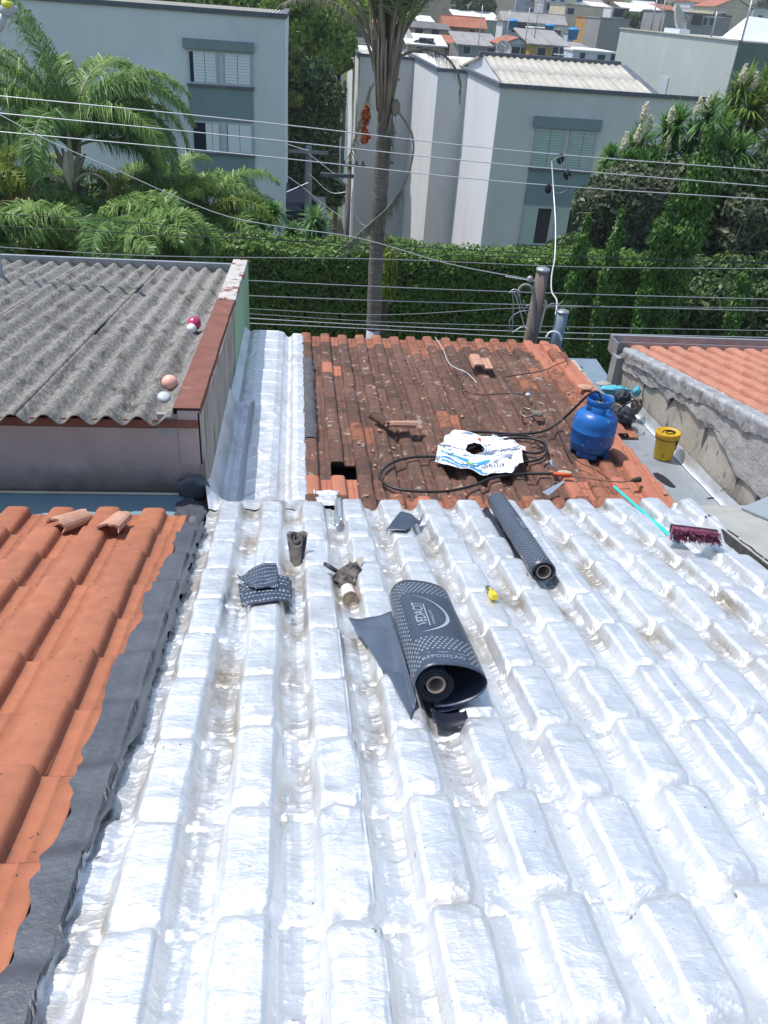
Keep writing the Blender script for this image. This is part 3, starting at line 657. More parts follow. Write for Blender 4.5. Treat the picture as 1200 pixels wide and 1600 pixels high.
def bulb(name,label,px,py_,mats,z,sc=1.,rot=(0,0,0)):
    pass
def corrz(x,y): return 6.238-(y-4.6)*CS+.032*(math.cos(2*math.pi*(x+.96)/.184))
def on_corr(px,py_): 
    p=onplane(px,py_,(-.918,4.6,6.238),(0,CS,1)); return p
p=on_corr(265,600); p.z=corrz(p.x,p.y)+.04
t=thing('peach_light_bulb','round peach coloured bulb lying on the corrugated roof near its front edge','light bulb',p,(1.25,0,.5))
MB().lathe([(0,.062),(.02,.060),(.042,.047),(.054,.022),(.056,0),(.050,-.025),(.034,-.044),(.026,-.052),(.0245,-.058)],20).build('glass_globe',M['bulb_peach'],t,True,world=False)
MB().lathe([(.0245,-.056),(.022,-.066),(.010,-.068),(.0,-.066)],16).build('orange_socket',M['tin_orange'],t,True,world=False)
p=on_corr(256,620); p.z=corrz(p.x,p.y)+.028
t=thing('plastic_disc','round grey plastic disc lying beside the peach bulb','disc',p,(.45,.15,0))
MB().lathe([(0,.02),(.030,.019),(.040,.012),(.043,0),(.043,-.02),(.040,-.021)],20).build('cap_shell',M['bulb_grey'],t,True,world=False)
p=on_corr(303,513); p.z=corrz(p.x,p.y)+.045
t=thing('magenta_light_bulb','magenta bulb with white base lying on the corrugated roof beside the rusty flashing','light bulb',p,(1.9,0,-.25))
MB().lathe([(0,-.075),(.025,-.07),(.05,-.05),(.060,-.02),(.058,.005),(.045,.03),(.038,.042)],20).build('glass_globe',M['bulb_red'],t,True,world=False)
MB().lathe([(.040,.040),(.042,.05),(.036,.085),(.020,.10),(0,.102)],20).build('white_base',M['bulb_white'],t,True,world=False)
MB().box(-.012,.012,-.062,-.056,-.06,.0).build('white_stripe',M['bulb_white'],t,world=False)

# ================================================================== right neighbour
rb=thing('plastered_outbuilding','cracked cream plastered wall under a salmon tile roof at the right edge','building',(4.5,6,0))
XW=3.33
def rz(Y): return 5.70-(Y-7.37)*math.tan(R_(10.3))
# wall with rough render, grid displaced; lower cream, upper grey broken
def wallface(name,y0,y1,zb,zt,x,mt,amp,seed,ny=90,nz=40,lo=None,hi=None):
    v=[]
    for i in range(ny+1):
        Y=y0+(y1-y0)*i/ny; b=zb(Y); t=zt(Y)
        for k in range(nz+1):
            s=k/nz; z=b+(t-b)*s; v.append((x-amp*(fbm(np.array(Y*4+seed),np.array(z*4),1.)-.1)-amp*.6*float(ridged(np.array(Y*2.5+seed),np.array(z*2.5),5.)),Y,z))
    f=[(i*(nz+1)+k,(i+1)*(nz+1)+k,(i+1)*(nz+1)+k+1,i*(nz+1)+k+1) for i in range(ny) for k in range(nz)]
    o=npmesh(name,[tuple(Vector(q)-Vector((4.5,6,0))) for q in v],f,mt,True); return obj(name,o,rb)
MB().box(XW,9.,2.6,7.5,0,5.4).build('wall',M['plaster_cream'],rb)
crk=lambda Y: rz(Y)-.16-.10*float(np.interp(Y,[2.6,4.4,5.0,5.4,5.8,7.4],[6.,4.2,2.3,1.0,.6,.25]))-.10*(float(fbm(np.array(Y*2.2),np.array(3.),1.))-.47)*2-.03*float(vn(Y*14,2.,3.))
wallface('cream_plaster',2.6,7.42,lambda Y:5.2,lambda Y:rz(Y)-.02,XW,M['plaster_cream'],.012,1.)
wallface('broken_grey_render',2.6,7.42,crk,lambda Y:rz(Y)-.015,XW-.014,M['cement_grey'],.030,4.,110,24)
rr=random.Random(31)
for k in range(16):
    Y=rr.uniform(3.6,7.2); z=crk(Y)+rr.uniform(-.25,.12) if k>5 else crk(Y); P=[]
    a_=rr.uniform(-.5,.5)+(math.pi if k%2 else 0)
    if z<gzf_(Y)+.08 if False else False: continue
    for q in range(6): P.append((XW-.030,Y,z)); Y+=_c(a_)*.08; z+=_s(a_)*.04; a_+=rr.uniform(-.7,.7)
    MB().tube(P,[.001,.003,.0025,.003,.002,.001],4).build('crack',M['soot'],rb)
# roof tiles
rroof=bpy.data.objects.new('tile_roof',None); link(rroof,rb); rroof.location=Vector((XW+.09,7.50,rz(7.5)-.03))-Vector((4.5,6,0)); rroof.rotation_euler=(-R_(10.3),0,0)
trr=[tile_mesh('salmon_tile',.205,.36,.055,M['tile_right'],seed=s+40,lf=.014) for s in range(2)]
rr=random.Random(9)
for c in range(0,16):
    for r in range(-1,13):
        obj('roof_tile',trr[rr.randrange(2)],rroof,(c*.205+rr.uniform(-.003,.003),-.36*(r+1),rr.uniform(-.002,.002)),(rr.uniform(-.01,.01),rr.uniform(-.01,.01),rr.uniform(-.008,.008)))
MB().box(-.1,5.,-5,.3,-.10,-.05).build('roof_deck',M['dark'],rroof,world=False)
# foil flashing along the wall top
def flash():
    ny,nx=230,16; v=[];xs_=np.linspace(0,1,nx)
    for j in range(ny):
        Y=2.6+(7.45-2.6)*j/(ny-1); z=rz(Y)
        for s in xs_:
            if s<.35: x=XW-.05; zz=z-.05*(1-s/.35)-.06*float(vn(Y*4,1.,1.))*(1-s/.35)-.02*float(vn(Y*17,3.,1.))*(1-s/.35)
            else: x=XW-.045+(s-.35)/.65*.11; zz=z+.024
            x+=.018*(float(ridged(np.array(Y*6.+s*6),np.array(s*5.-Y*2),2.,3))-.3); zz+=.018*(float(ridged(np.array(Y*6.-s*7),np.array(s*4.+Y*3),6.,3))-.3)
            v.append((x-4.5,Y-6,zz))
    i=(np.arange(ny-1)[:,None]*nx+np.arange(nx-1)[None,:]).ravel()
    me=npmesh('foil_flashing',v,np.stack([i,i+1,i+nx+1,i+nx],-1),M['aged_flashing'],True)
    a=me.attributes.new('dirt','FLOAT','POINT'); a.data.foreach_set('value',np.full(nx*ny,.75,np.float32)); obj('foil_flashing',me,rb)
flash()
# far gutter: metal channel
m=MB(); gz=rz(7.6)
m.box(XW-.07,9,7.60,7.61,gz-.08,gz+.055); m.box(XW-.07,9,7.61,7.74,gz-.08,gz-.075); m.box(XW-.07,9,7.74,7.75,gz-.08,gz+.075); m.box(XW-.07,9,7.75,7.775,gz+.065,gz+.075)
m.box(XW-.08,XW-.07,7.52,7.76,gz-.09,gz+.07)
m.build('roof_gutter',M['steel'],rb)
MB().box(XW-.10,XW+.03,7.42,7.56,gz-.42,gz-.05).build('downpipe_head',M['pole_conc'],rb)
# gutter channel between roofs
gc=thing('zinc_valley_gutter','grey zinc gutter between the old tiles and the cracked wall','gutter',(3.1,6,5.4))
def gzf(Y): return 5.488-(Y-4.851)*TR-.088
m=MB(); n=20
for i in range(n):
    a=4.1+(6.9-4.1)*i/n; b=4.1+(6.9-4.1)*(i+1)/n
    m.add([(2.79,a,gzf(a)),(XW-.045,a,gzf(a)-.004),(XW-.045,b,gzf(b)-.004),(2.79,b,gzf(b))],[(0,1,2,3)])
    m.add([(XW-.045,a,gzf(a)-.004),(XW-.02,a,gzf(a)+.07),(XW-.02,b,gzf(b)+.07),(XW-.045,b,gzf(b)-.004)],[(0,1,2,3)])
m.build('gutter_sheet',M['zinc'],gc)
def gl(z0,seed):
    v=[];f=[];n=90
    for i in range(n+1):
        Y=4.15+(7.6-4.15)*i/n; z=gzf(Y); j=.012*vn(Y*9,seed,1.)
        v+=[(XW-.062-j,Y,z+.002),(XW-.05,Y,z+.010),(XW-.038-j*.4,Y,z+.045),(XW-.022,Y,z+.085+j)]
    for i in range(n):
        for k in range(3): a=i*4+k; f.append((a,a+1,a+5,a+4))
    me=npmesh('foil_sealing_tape',[tuple(Vector(q)-Vector((3.1,6,5.4))) for q in v],f,FOIL,True)
    a=me.attributes.new('dirt','FLOAT','POINT'); a.data.foreach_set('value',np.full(len(v),.2,np.float32)); obj('foil_sealing_tape',me,gc)
gl(0,1.)
blob(M['black_paint'],'tar_stain',gc,*(onplane(1040,752,(0,4.851,5.402),(0,TR,1))+Vector((0,0,.001))),.045,.15,.003,3,.3,rot=Matrix.Rotation(.25,3,'Z'))
blob(M['black_paint'],'tar_streak',gc,*(onplane(1111,778,(0,4.851,5.402),(0,TR,1))+Vector((0,0,.001))),.04,.007,.003,5,.3,rot=Matrix.Rotation(.2,3,'Z'))
# slab and metal panel at the right
sb=thing('concrete_slab','grey concrete slab with soot blackened edge, right of the silver roof','slab',(2.6,3.6,6))
m=MB()
def sl(x,y,h): return SM@Vector((x,y,h))
xe=2.50
EX_=lambda y: 2.52+(y-3.2)*.118
m.hexa([sl(EX_(-1.2),-1.2,-.05),sl(4.2,-1.2,-.05),sl(4.2,3.22,-.05),sl(EX_(3.22),3.22,-.05)],[sl(EX_(-1.2),-1.2,.085),sl(4.2,-1.2,.085),sl(4.2,3.22,.085),sl(EX_(3.22),3.22,.085)])
m.build('slab_top',M['slab'],sb)
v=[];f=[];n=160
for i in range(n+1):
    y=-1.2+4.42*i/n; j=.010*vn(y*12,1.,1.); xe=EX_(y); v+=[tuple(sl(xe-.004,y,-.04)),tuple(sl(xe-.010-j,y,.03)),tuple(sl(xe-.006,y,.081)),tuple(sl(xe+.02+j*1.6,y,.0875))]
for i in range(n):
    for k in range(3): a=i*4+k; f.append((a,a+1,a+5,a+4))
obj('blackened_edge',npmesh('blackened_edge',[tuple(Vector(q)-Vector((2.6,3.6,6))) for q in v],f,M['soot'],True),sb)
mp=thing('leaning_metal_panel','pale grey metal sheet propped against the cracked wall at the right edge','metal sheet',(3.0,4,5.9))
a=S(1142,826); 
m=MB(); b0=sl(2.80,3.12,.09); b1=sl(3.05,1.6,.09); tp=Vector((.42,.10,.14)); th=Vector((0,0,.012))
m.hexa([b0,b1,b1+th,b0+th],[b0+tp,b1+tp,b1+tp+th,b0+tp+th]); m.build('sheet',M['zinc'],mp)

# dark canopy seen between the roofs
dc=thing('dark_canopy','dark grey metal canopy low down beyond the gap between the two roofs','canopy',(3.1,8.6,5.0))
q=atY(900,555,9.4); q1=atY(980,565,9.4)
m=MB(); m.hexa([(2.7,8.1,4.62),(3.9,8.1,4.62),(3.9,9.6,4.70),(2.7,9.6,4.70)],[(2.7,8.1,4.66),(3.9,8.1,4.66),(3.9,9.6,4.74),(2.7,9.6,4.74)]); m.build('canopy_sheet',M['blue_steel'],dc)
MB().box(3.12,3.17,8.1,9.6,4.70,4.76).build('rib',M['wire_dark'],dc)
MB().box(2.7,2.76,8.1,8.16,2.,4.62).build('post',M['steel'],dc)

# ================================================================== objects on the silver roof
def onfoil(px,py_,h=0.):        # world point on the foil surface + h
    p=SL(px,py_)
    for _ in range(3): p=SL(px,py_,foil_h(p)/_c(R_(15.5))-.055)
    return SM@Vector((p.x,p.y,foil_h(p)+h))
SN=(SM.to_3x3()@Vector((0,0,1))).normalized()

def frame_from(p0,p1,n):
    d=(p1-p0); L=d.length; d.normalize(); a=d.cross(n).normalized(); b=a.cross(d); return d,a,b,L
def roll_sheet(name,section,p0,d,a,b,L,mt,parent,ns=24,wob=.002,skew=None):
    v=[]
    for j in range(ns+1):
        t=j/ns
        for i,(x,z) in enumerate(section):
            tt=t
            if skew: tt=skew(i/(len(section)-1),t)
            v.append(p0+d*(L*tt)+a*(x+wob*math.sin(t*7+i*.3))+b*(z+wob*math.cos(t*5+i*.4)))
    n=len(section); f=[(j*n+i,j*n+i+1,(j+1)*n+i+1,(j+1)*n+i) for j in range(ns) for i in range(n-1)]
    o=MB().add(v,f).build(name,mt,parent,True); s=o.modifiers.new('thickness','SOLIDIFY'); s.thickness=.003; s.offset=0; return o
def text_mesh(s,size,font_shear=0.,space=1.):
    cu=bpy.data.curves.new('txt','FONT'); cu.body=s; cu.size=size; cu.shear=font_shear; cu.space_character=space; cu.resolution_u=3
    o=bpy.data.objects.new('txt',cu); COL.objects.link(o); dg=bpy.context.evaluated_depsgraph_get(); dg.update(); me=o.evaluated_get(dg).to_mesh()
    bm=bmesh.new(); bm.from_mesh(me); bmesh.ops.triangulate(bm,faces=bm.faces); bmesh.ops.subdivide_edges(bm,edges=bm.edges,cuts=1)
    bmesh.ops.triangulate(bm,faces=bm.faces)
    v=[tuple(q.co) for q in bm.verts]; f=[tuple(x.index for x in q.verts) for q in bm.faces]; bm.free(); o.evaluated_get(dg).to_mesh_clear(); bpy.data.objects.remove(o); bpy.data.curves.remove(cu)
    return v,f

def decals(parent,surf,marks,name,mt):
    """marks: list of (verts2d, faces) in (s along, t around) metres; surf maps to world"""
    m=MB()
    for vs,fs in marks: m.add([surf(x,y) for x,y in vs],fs)
    o=m.build(name,mt,parent)
    if 'chevron' in name or 'lettering' in name: o['kind']='stuff'
    return o
def chevron(s,t,w=.011,h=.006):
    return ([(s-w*.5,t-h),(s+w*.1,t-h*.2),(s+w*.5,t-h),(s+w*.2,t+h*.9),(s-w*.5,t+h*.1)],[(0,1,4),(1,2,3),(1,3,4)])

# ---- big roll

big=thing('large_membrane_roll','large loose roll of dark printed membrane in the middle of the silver roof','roll',S(670,1010))
nC=S(699,1118,-.01); fC=S(650,972,-.01)
d=(fC-nC); L=d.length
d,a,b,L=frame_from(nC,fC,SN)      # a = right
r0=.060
nC=nC+b*(.055+r0)-a*.045
fC=nC+d*L
# taper: far end narrower via perspective only. outer wrap section (x right, z up) around inner centre
import itertools
outer=[]
for k in range(27):
    th=math.pi*1.12-(k/26.)*(math.pi*1.62)     # from left-lower over top to right-lower
    rx=.066+.0*k; cx=0.; 
    x=_c(th); z=_s(th)
    ex=.074 if x<0 else .176; ez=.076 if z>0 else .085
    outer.append((x*ex,z*ez+(.004)))
# return sheet at the bottom running left to the pointed fold then back under
outer2=outer+[(.10,-.082),(.05,-.098),(.0,-.104),(-.012,-.098)]
roll_sheet('outer_wrap',outer2,nC,d,a,b,L,M['membrane'],big,28,.0015)
inner=[]
for k in range(100):
    th=k*.26; r=.036+.0075*th/(2*math.pi)*1.0; r=.034+.0065*th/(2*math.pi)*1.15
    inner.append((r*_c(th)-.004,r*_s(th)*.97-.004))
roll_sheet('inner_coils',inner,nC+d*.006,d,a,b,L-.012,M['membrane_dark'],big,10,.0008)
m=MB(); rm=Matrix((( a.x,b.x,d.x),(a.y,b.y,d.y),(a.z,b.z,d.z))).to_4x4(); rm.translation=nC
m.lathe([(.033,.004),(.026,.004),(.026,.6),(.033,.6),(.033,.004)],24,rm); m.build('cardboard_core',M['card'],big,True)
# free flap to the left
v=[];ns=24;nw=10
for j in range(ns+1):
    t=j/ns; wdt=.025+.155*t**1.1
    for i in range(nw+1):
        s=i/nw; x=-.066-wdt*s; z=-.055-.050*math.sin(min(1,s*1.3)*math.pi/2)+.028*s*t+.010*math.sin(t*9+s*3)*s
        q=nC+d*(L*(t*.97+.01-.10*s*(1-t)))+a*x+b*z; l=SMi@q; l.z=max(l.z,foil_h(l,_GS)+.006); v.append(SM@l)
f=[(j*(nw+1)+i,j*(nw+1)+i+1,(j+1)*(nw+1)+i+1,(j+1)*(nw+1)+i) for j in range(ns) for i in range(nw)]
o=MB().add(v,f).build('free_flap',M['membrane_side'],big,True); s=o.modifiers.new('thickness','SOLIDIFY'); s.thickness=.003
# dark tail under the near end
v=[];ns=8;nw=8
for j in range(ns+1):
    t=j/ns
    for i in range(nw+1):
        s=i/nw; v.append(nC+d*(-.085+.30*t)+a*(-.02+.12*s+.03*t)+b*(-.088-.02*math.sin(s*3.)-.012*t))
o=MB().add(v,[(j*(nw+1)+i,j*(nw+1)+i+1,(j+1)*(nw+1)+i+1,(j+1)*(nw+1)+i) for j in range(ns) for i in range(nw)]).build('tail_fold',M['membrane_dark'],big,True); s=o.modifiers.new('thickness','SOLIDIFY'); s.thickness=.003
# surface parametrisation of the outer wrap
seg=[0]
for i in range(1,len(outer)): seg.append(seg[-1]+math.hypot(outer[i][0]-outer[i-1][0],outer[i][1]-outer[i-1][1]))
def bigsurf(s,t,off=.0028):
    t=min(max(t,0),seg[-1]-1e-6); i=max(k for k in range(len(seg)-1) if seg[k]<=t); u=(t-seg[i])/(seg[i+1]-seg[i])
    x=outer[i][0]*(1-u)+outer[i+1][0]*u; z=outer[i][1]*(1-u)+outer[i+1][1]*u
    tx,tz=outer[i+1][0]-outer[i][0],outer[i+1][1]-outer[i][1]; l=math.hypot(tx,tz); nx,nz=-tz/l,tx/l
    tt=s/L; wob=.0015
    return nC+d*s+a*(x+nx*off+wob*math.sin(tt*7+i*.3))+b*(z+nz*off+wob*math.cos(tt*5+i*.4))
marks=[]
tl=seg[-1]
print('roll arc',tl,'L',L)
for i in range(60):
    s=.035+i*.0165
    if s>L-.02: break
    for k in range(22):
        t=.012+k*.019+(.009 if i%2 else 0)
        if t>tl-.03: break
        if t>.095 and L*.27<s<L*.80: continue
        if .10<t<.27 and s<.105: continue
        marks.append(chevron(s,t))
decals(big,bigsurf,marks,'printed_chevrons',M['print'])
def place_text(txt,size,s0,t0,surf,direction='along',shear=0.,space=1.,mirror=False):
    v,f=text_mesh(txt,size,shear,space)
    w=max(p[0] for p in v)
    out=[]
    for x,y,_ in v:
        if direction=='along': out.append((s0+x,t0-y))      # reads away from the near end, tops to the left
        elif direction=='around': out.append((s0+y,t0+x))
        else: out.append((s0-x,t0+y))
    return (out,f)
tx=[place_text('VEDACIT',.052,L*.40,.165,bigsurf,'along',.12,.95)]
tx.append(([(L*.395,.171),(L*.66,.171),(L*.66,.1755),(L*.395,.1755)],[(0,1,2,3)]))
tx.append(place_text('IMPERMEABILIZANTES',.0135,L*.41,.196,bigsurf,'along'))
arc=[]
for k in range(25):
    th=-1.25+2.6*k/24; arc.append((th,.002+.009*math.sin(math.pi*(k/24)**.55)))
av=[];af=[]
for k,(th,wd) in enumerate(arc):
    cs=L*.55; ct=.085; rs=.175; rt=.165
    sx=cs+rs*math.sin(th); ty=ct+rt*math.cos(th); av+=[(sx,ty),(sx,ty+wd+.003)]
    if k: af.append((2*k-2,2*k-1,2*k+1,2*k))
tx.append((av,af))
tx.append(place_text('REPOSIÇÃO',.026,.050,.105,bigsurf,'around',0,1.15))
for q in (.10,.165,.235): tx.append(([(.085,q),(.088,q+.038),(.091,q+.038),(.088,q)],[(0,1,2,3)]))
decals(big,bigsurf,tx,'printed_lettering',M['print'])

# ---- small roll
sm_=thing('small_membrane_roll','slim dark membrane roll near the far edge of the silver roof','roll',S(808,845))
n1=S(848,912); f1=S(776,797)
d,a,b,L1=frame_from(n1,f1,SN); n1=n1+b*.060
sec=[]
for k in range(90):
    th=math.pi*1.3-k*.30; r=.058-.00025*k; fl_=1. 
    sec.append((r*_c(th)*1.08,r*_s(th)*.95))
roll_sheet('rolled_sheet',sec[:44],n1,d,a,b,L1,M['membrane'],sm_,16,.001)
roll_sheet('inner_coils',[(x*.84,z*.84) for x,z in sec[30:80]],n1+d*.004,d,a,b,L1-.01,M['membrane_dark'],sm_,8,.001)
rm=Matrix((( a.x,b.x,d.x),(a.y,b.y,d.y),(a.z,b.z,d.z))).to_4x4(); rm.translation=n1
MB().lathe([(.036,.002),(.030,.002),(.030,.5),(.036,.5),(.036,.002)],24,rm).build('cardboard_core',M['card'],sm_,True)
v=[];ns=14
for j in range(ns+1):
    t=j/ns
    for (x,z) in ((-.066,-.03),(-.085,-.06+.01*math.sin(t*8)),(-.115,-.070),(-.125,-.066)): v.append(n1+d*(L1*(t*.96+.02))+a*x+b*z)
o=MB().add(v,[(j*4+i,j*4+i+1,j*4+i+5,j*4+i+4) for j in range(ns) for i in range(3)]).build('free_flap',M['membrane_dark'],sm_,True); s=o.modifiers.new('thickness','SOLIDIFY'); s.thickness=.003
def smsurf(s,t,off=.003):
    th=math.pi*.95-t/.058; return n1+d*s+a*((.058+off)*_c(th)*1.08)+b*((.057+off)*_s(th)*.97)
marks=[]
for i in range(int(L1/.02)):
    s=.03+i*.02
    for k in range(8):
        t=.02+k*.018+(.009 if i%2 else 0)
        if L1*.4<s<L1*.62 and k>2: continue
        marks.append(chevron(s,t,.010,.005))
decals(sm_,smsurf,marks,'printed_chevrons',M['print'])
decals(sm_,smsurf,[place_text('VEDACIT',.045,L1*.42,.115,smsurf,'along',.12)],'printed_lettering',M['print'])

# ---- flat scraps
def sheet_from(name,label,cat,quads,mt,h,amp,nx=18,ny=14,plane='S',marks_every=None,text=None,th=.003,fr=6.,group=None):
    """quads: list of 4 pixel corners (near-left, near-right, far-right, far-left) -> layered sheets"""
    c=quads[0][0]; base=(S if plane=='S' else T)(*c)
    t=thing(name,label,cat,base)
    for li,(p0,p1,p2,p3) in enumerate(quads):
        f_=(lambda q:onfoil(*q,h=0)) if plane=='S' else (lambda q:T(*q))
        P=[(S if plane=='S' else T)(*q) for q in (p0,p1,p2,p3)]; up=SN if plane=='S' else Vector((0,0,1))
        if plane=='S': P=[SM@Vector(((SMi@q).x,(SMi@q).y,max(.035,foil_h(SMi@q)))) for q in P]
        def surf(u,v,off=0,P=P,li=li):
            q=(P[0]*(1-u)+P[1]*u)*(1-v)+(P[3]*(1-u)+P[2]*u)*v
            if plane=='S':
                l=SMi@q; q=SM@Vector((l.x,l.y,max(l.z,foil_h(l,_GS)+.003)))
            z=h+li*.010+amp*(float(fbm(np.array(u*fr*.5+li*3),np.array(v*fr*.5),2.))-.45)*2
            return q+up*(z+off)
        vs=[surf(i/nx,j/ny) for j in range(ny+1) for i in range(nx+1)]
        o=MB().add(vs,[(j*(nx+1)+i,j*(nx+1)+i+1,(j+1)*(nx+1)+i+1,(j+1)*(nx+1)+i) for j in range(ny) for i in range(nx)]).build('sheet_layer',mt,t,True)
        s=o.modifiers.new('thickness','SOLIDIFY'); s.thickness=th; s.offset=-1
        if marks_every:
            mk=[]; nu,nv=marks_every
            for i in range(nu):
                for j in range(nv):
                    u=(i+.5+(.5 if j%2 else 0))/(nu+.5); v_=(j+.5)/nv
                    if u<.97: mk.append(([(u-.3/nu,v_-.16/nv),(u+.25/nu,v_-.05/nv),(u+.25/nu,v_+.1/nv),(u-.3/nu,v_+.12/nv)],[(0,1,2,3)]))
            decals(t,lambda x,y:surf(x,y,.0022),mk,'printed_chevrons',M['print'])

        if text and li==0: decals(t,lambda x,y:surf(x,y,.0025),text,'printed_lettering',M['print'])
    return t
sheet_from('folded_membrane_scrap','folded dark membrane offcut with pale chevrons, left side of the silver roof','membrane scrap',
  [[(378,955),(457,948),(456,906),(372,910)],[(400,938),(436,930),(432,893),(371,902)]],M['membrane'],.012,.010,marks_every=(12,8))
tv,tf=text_mesh('VEDACIT',.2,.1)
tv=[(.88-x*.82,.72-y*1.0) for x,y,_ in tv]
sheet_from('flat_membrane_scrap','flat dark printed membrane offcut near the far edge of the silver roof','membrane scrap',
  [[(603,836),(634,839),(662,816),(632,807)]],M['membrane'],.012,.006,text=[(tv,tf),([(.1,.12),(.9,.12),(.9,.16),(.1,.16)],[(0,1,2,3)])])
sheet_from('foil_offcut','thin upright curl of foil offcut left of the flat printed scrap','foil scrap',[[(521,822),(533,822),(533,786),(523,788)]],M['blade'],.02,.006,6,8)

# ---- crumpled dark scrap (tube like)
p=onfoil(464,885,.0); t=thing('crumpled_membrane_cone','small crumpled dark cone of scrap beside the folded offcut','membrane scrap',p)
for li,(sc,tw) in enumerate(((1,0),(.72,1.1),(.45,2.2))):
    v=[];n=26;ns=8
    for j in range(ns+1):
        tt=j/ns
        for k in range(n):
            th=5.4*k/(n-1)+tw+.3; r=(.045+.012*math.sin(3*th+tw))*sc*(1-.35*(1-tt))
            v.append(p+Vector((r*_c(th)*1.05,.05-.02*0+r*_s(th)*.55-.03*(1-tt),0))+SN*(.01+.12*tt+r*_s(th)*.5))
    o=MB().add(v,[(j*n+k,j*n+k+1,(j+1)*n+k+1,(j+1)*n+k) for j in range(ns) for k in range(n-1)]).build('crumpled_layer',(M['rag'],M['membrane_dark'],M['rag'])[li],t,True); s=o.modifiers.new('thickness','SOLIDIFY'); s.thickness=.003
# ---- rag + can
p=onfoil(541,915,.035); t=thing('soiled_rag','dirty crumpled rag with a dark handle lying above the small tin','rag',p)
blob(M['rag'],'rag_cloth',t,p.x,p.y,p.z,.055,.070,.042,4,.5,36,3.2)
blob(M['rag'],'rag_fold',t,p.x+.035,p.y+.05,p.z+.012,.038,.055,.028,11,.5,28,3.)
MB().tube([onfoil(507,896,.05),onfoil(516,902,.05),onfoil(529,908,.045)],[.010,.013,.009],8).build('dark_handle',M['knife_b'],t,True)
q=onfoil(554,898,.03); MB().hexa([q+Vector((-.025,-.04,0)),q+Vector((.015,-.05,0)),q+Vector((.045,.06,.02)),q+Vector((.01,.05,.02))],[q+Vector((-.025,-.04,.006)),q+Vector((.015,-.05,.006)),q+Vector((.045,.06,.026)),q+Vector((.01,.05,.026))]).build('wooden_paddle',M['stone'],t)
pc=onfoil(543,935,.035); pe=onfoil(551,958,.035)
t=thing('small_tin','small white and orange tin lying on its side in a foil groove','tin',pc)
dd=(pe-pc).normalized(); Lc=(pe-pc).length*1.0
aa=dd.cross(SN).normalized(); bb=aa.cross(dd); rm=Matrix(((aa.x,bb.x,dd.x),(aa.y,bb.y,dd.y),(aa.z,bb.z,dd.z))).to_4x4(); rm.translation=pc-dd*.02
Hc=.105; 
MB().lathe([(0,0),(.032,0),(.034,.003),(.034,Hc*.52),(.034,Hc)],20,rm).build('tin_body',M['tin_white'],t,True)
MB().lathe([(.0346,.012),(.0346,Hc*.72)],8,rm,a0=2.2,a1=3.9).build('orange_label',M['tin_orange'],t,True)
MB().lathe([(.034,Hc),(.036,Hc),(.036,Hc+.006),(.031,Hc+.006),(.030,Hc+.002),(0,Hc+.002)],20,rm).build('tin_lid',M['tin_metal'],t,True)
# ---- cutter knife
p0=onfoil(760,922,.02); p1=onfoil(772,943,.02); t=thing('utility_knife','dark and yellow utility knife lying on the silver foil','knife',p0)
m=MB(); dd,aa,bb,LL=frame_from(p0,p1,SN)
def kb(s0,s1,w0,w1,z0,z1):
    return MB().hexa([p0+dd*s0-aa*w0+bb*z0,p0+dd*s0+aa*w0+bb*z0,p0+dd*s1+aa*w1+bb*z0,p0+dd*s1-aa*w1+bb*z0],[p0+dd*s0-aa*w0*.8+bb*z1,p0+dd*s0+aa*w0*.8+bb*z1,p0+dd*s1+aa*w1*.8+bb*z1,p0+dd*s1-aa*w1*.8+bb*z1])
kb(-.02,.02,.005,.007,.0,.008).build('blade',M['blade'],t); kb(.015,LL*.62,.009,.015,-.004,.016).build('body',M['knife_b'],t); kb(LL*.62,LL*1.02,.016,.014,-.004,.020).build('grip',M['knife_y'],t); kb(LL*.35,LL*.7,.004,.004,.016,.021).build('slider',M['knife_y'],t)
p=onfoil(457,975,.008); t=thing('metal_nut','tiny metal nut on the foil below the folded membrane offcut','nut',p); MB().lathe([(.006,0),(.013,0),(.013,.012),(.006,.012),(.006,0)],6).build('nut_body',M['blade'],t,world=False)
p=onfoil(585,1135,.004)
# ---- broom
hA=S(956,758,.045); hB=S(1060,848,.05)
t=thing('broom','broom with turquoise handle and burgundy bristles lying across the silver roof','broom',hB)
MB().tube(smooth_path([hA,hA.lerp(hB,.5),hB],6),.0115,10).build('handle',M['teal_handle'],t,True)
MB().tube([hA,hA+(hB-hA).normalized()*.05],.0125,10).build('handle_tip',M['red'],t,True)
b0=onfoil(1046,850,.075); b1=onfoil(1116,857,.07)
ax=(b1-b0).normalized(); LL=(b1-b0).length; up2=SN; fw=up2.cross(ax).normalized()
if fw.y>0: fw=-fw          # toward the viewer
def bo(s0,s1,f0,f1,u0,u1,mb=None):
    mb=mb or MB(); return mb.hexa([b0+ax*s0+fw*f0+up2*u0,b0+ax*s1+fw*f0+up2*u0,b0+ax*s1+fw*f1+up2*u0,b0+ax*s0+fw*f1+up2*u0],[b0+ax*s0+fw*f0+up2*u1,b0+ax*s1+fw*f0+up2*u1,b0+ax*s1+fw*f1+up2*u1,b0+ax*s0+fw*f1+up2*u1])
bo(-.005,LL+.005,-.022,.0,-.02,.028).build('head_block',M['broom_black'],t)
m=MB(); rr=random.Random(3)
for i in range(900):
    s=rr.uniform(0,LL); u=rr.uniform(-.018,.026); q=b0+ax*s+up2*u; l=rr.uniform(.055,.085)
    e=q+fw*l+ax*(rr.uniform(-.014,.014)+(s-LL/2)*.12)+up2*(rr.uniform(-.012,.012)-.012+u*.5); w_=ax*.0018
    m.add([q-w_,q+w_,e+w_,e-w_],[(0,1,2,3)])
tag(m.build('bristles',M['bristle'],t),kind='stuff')
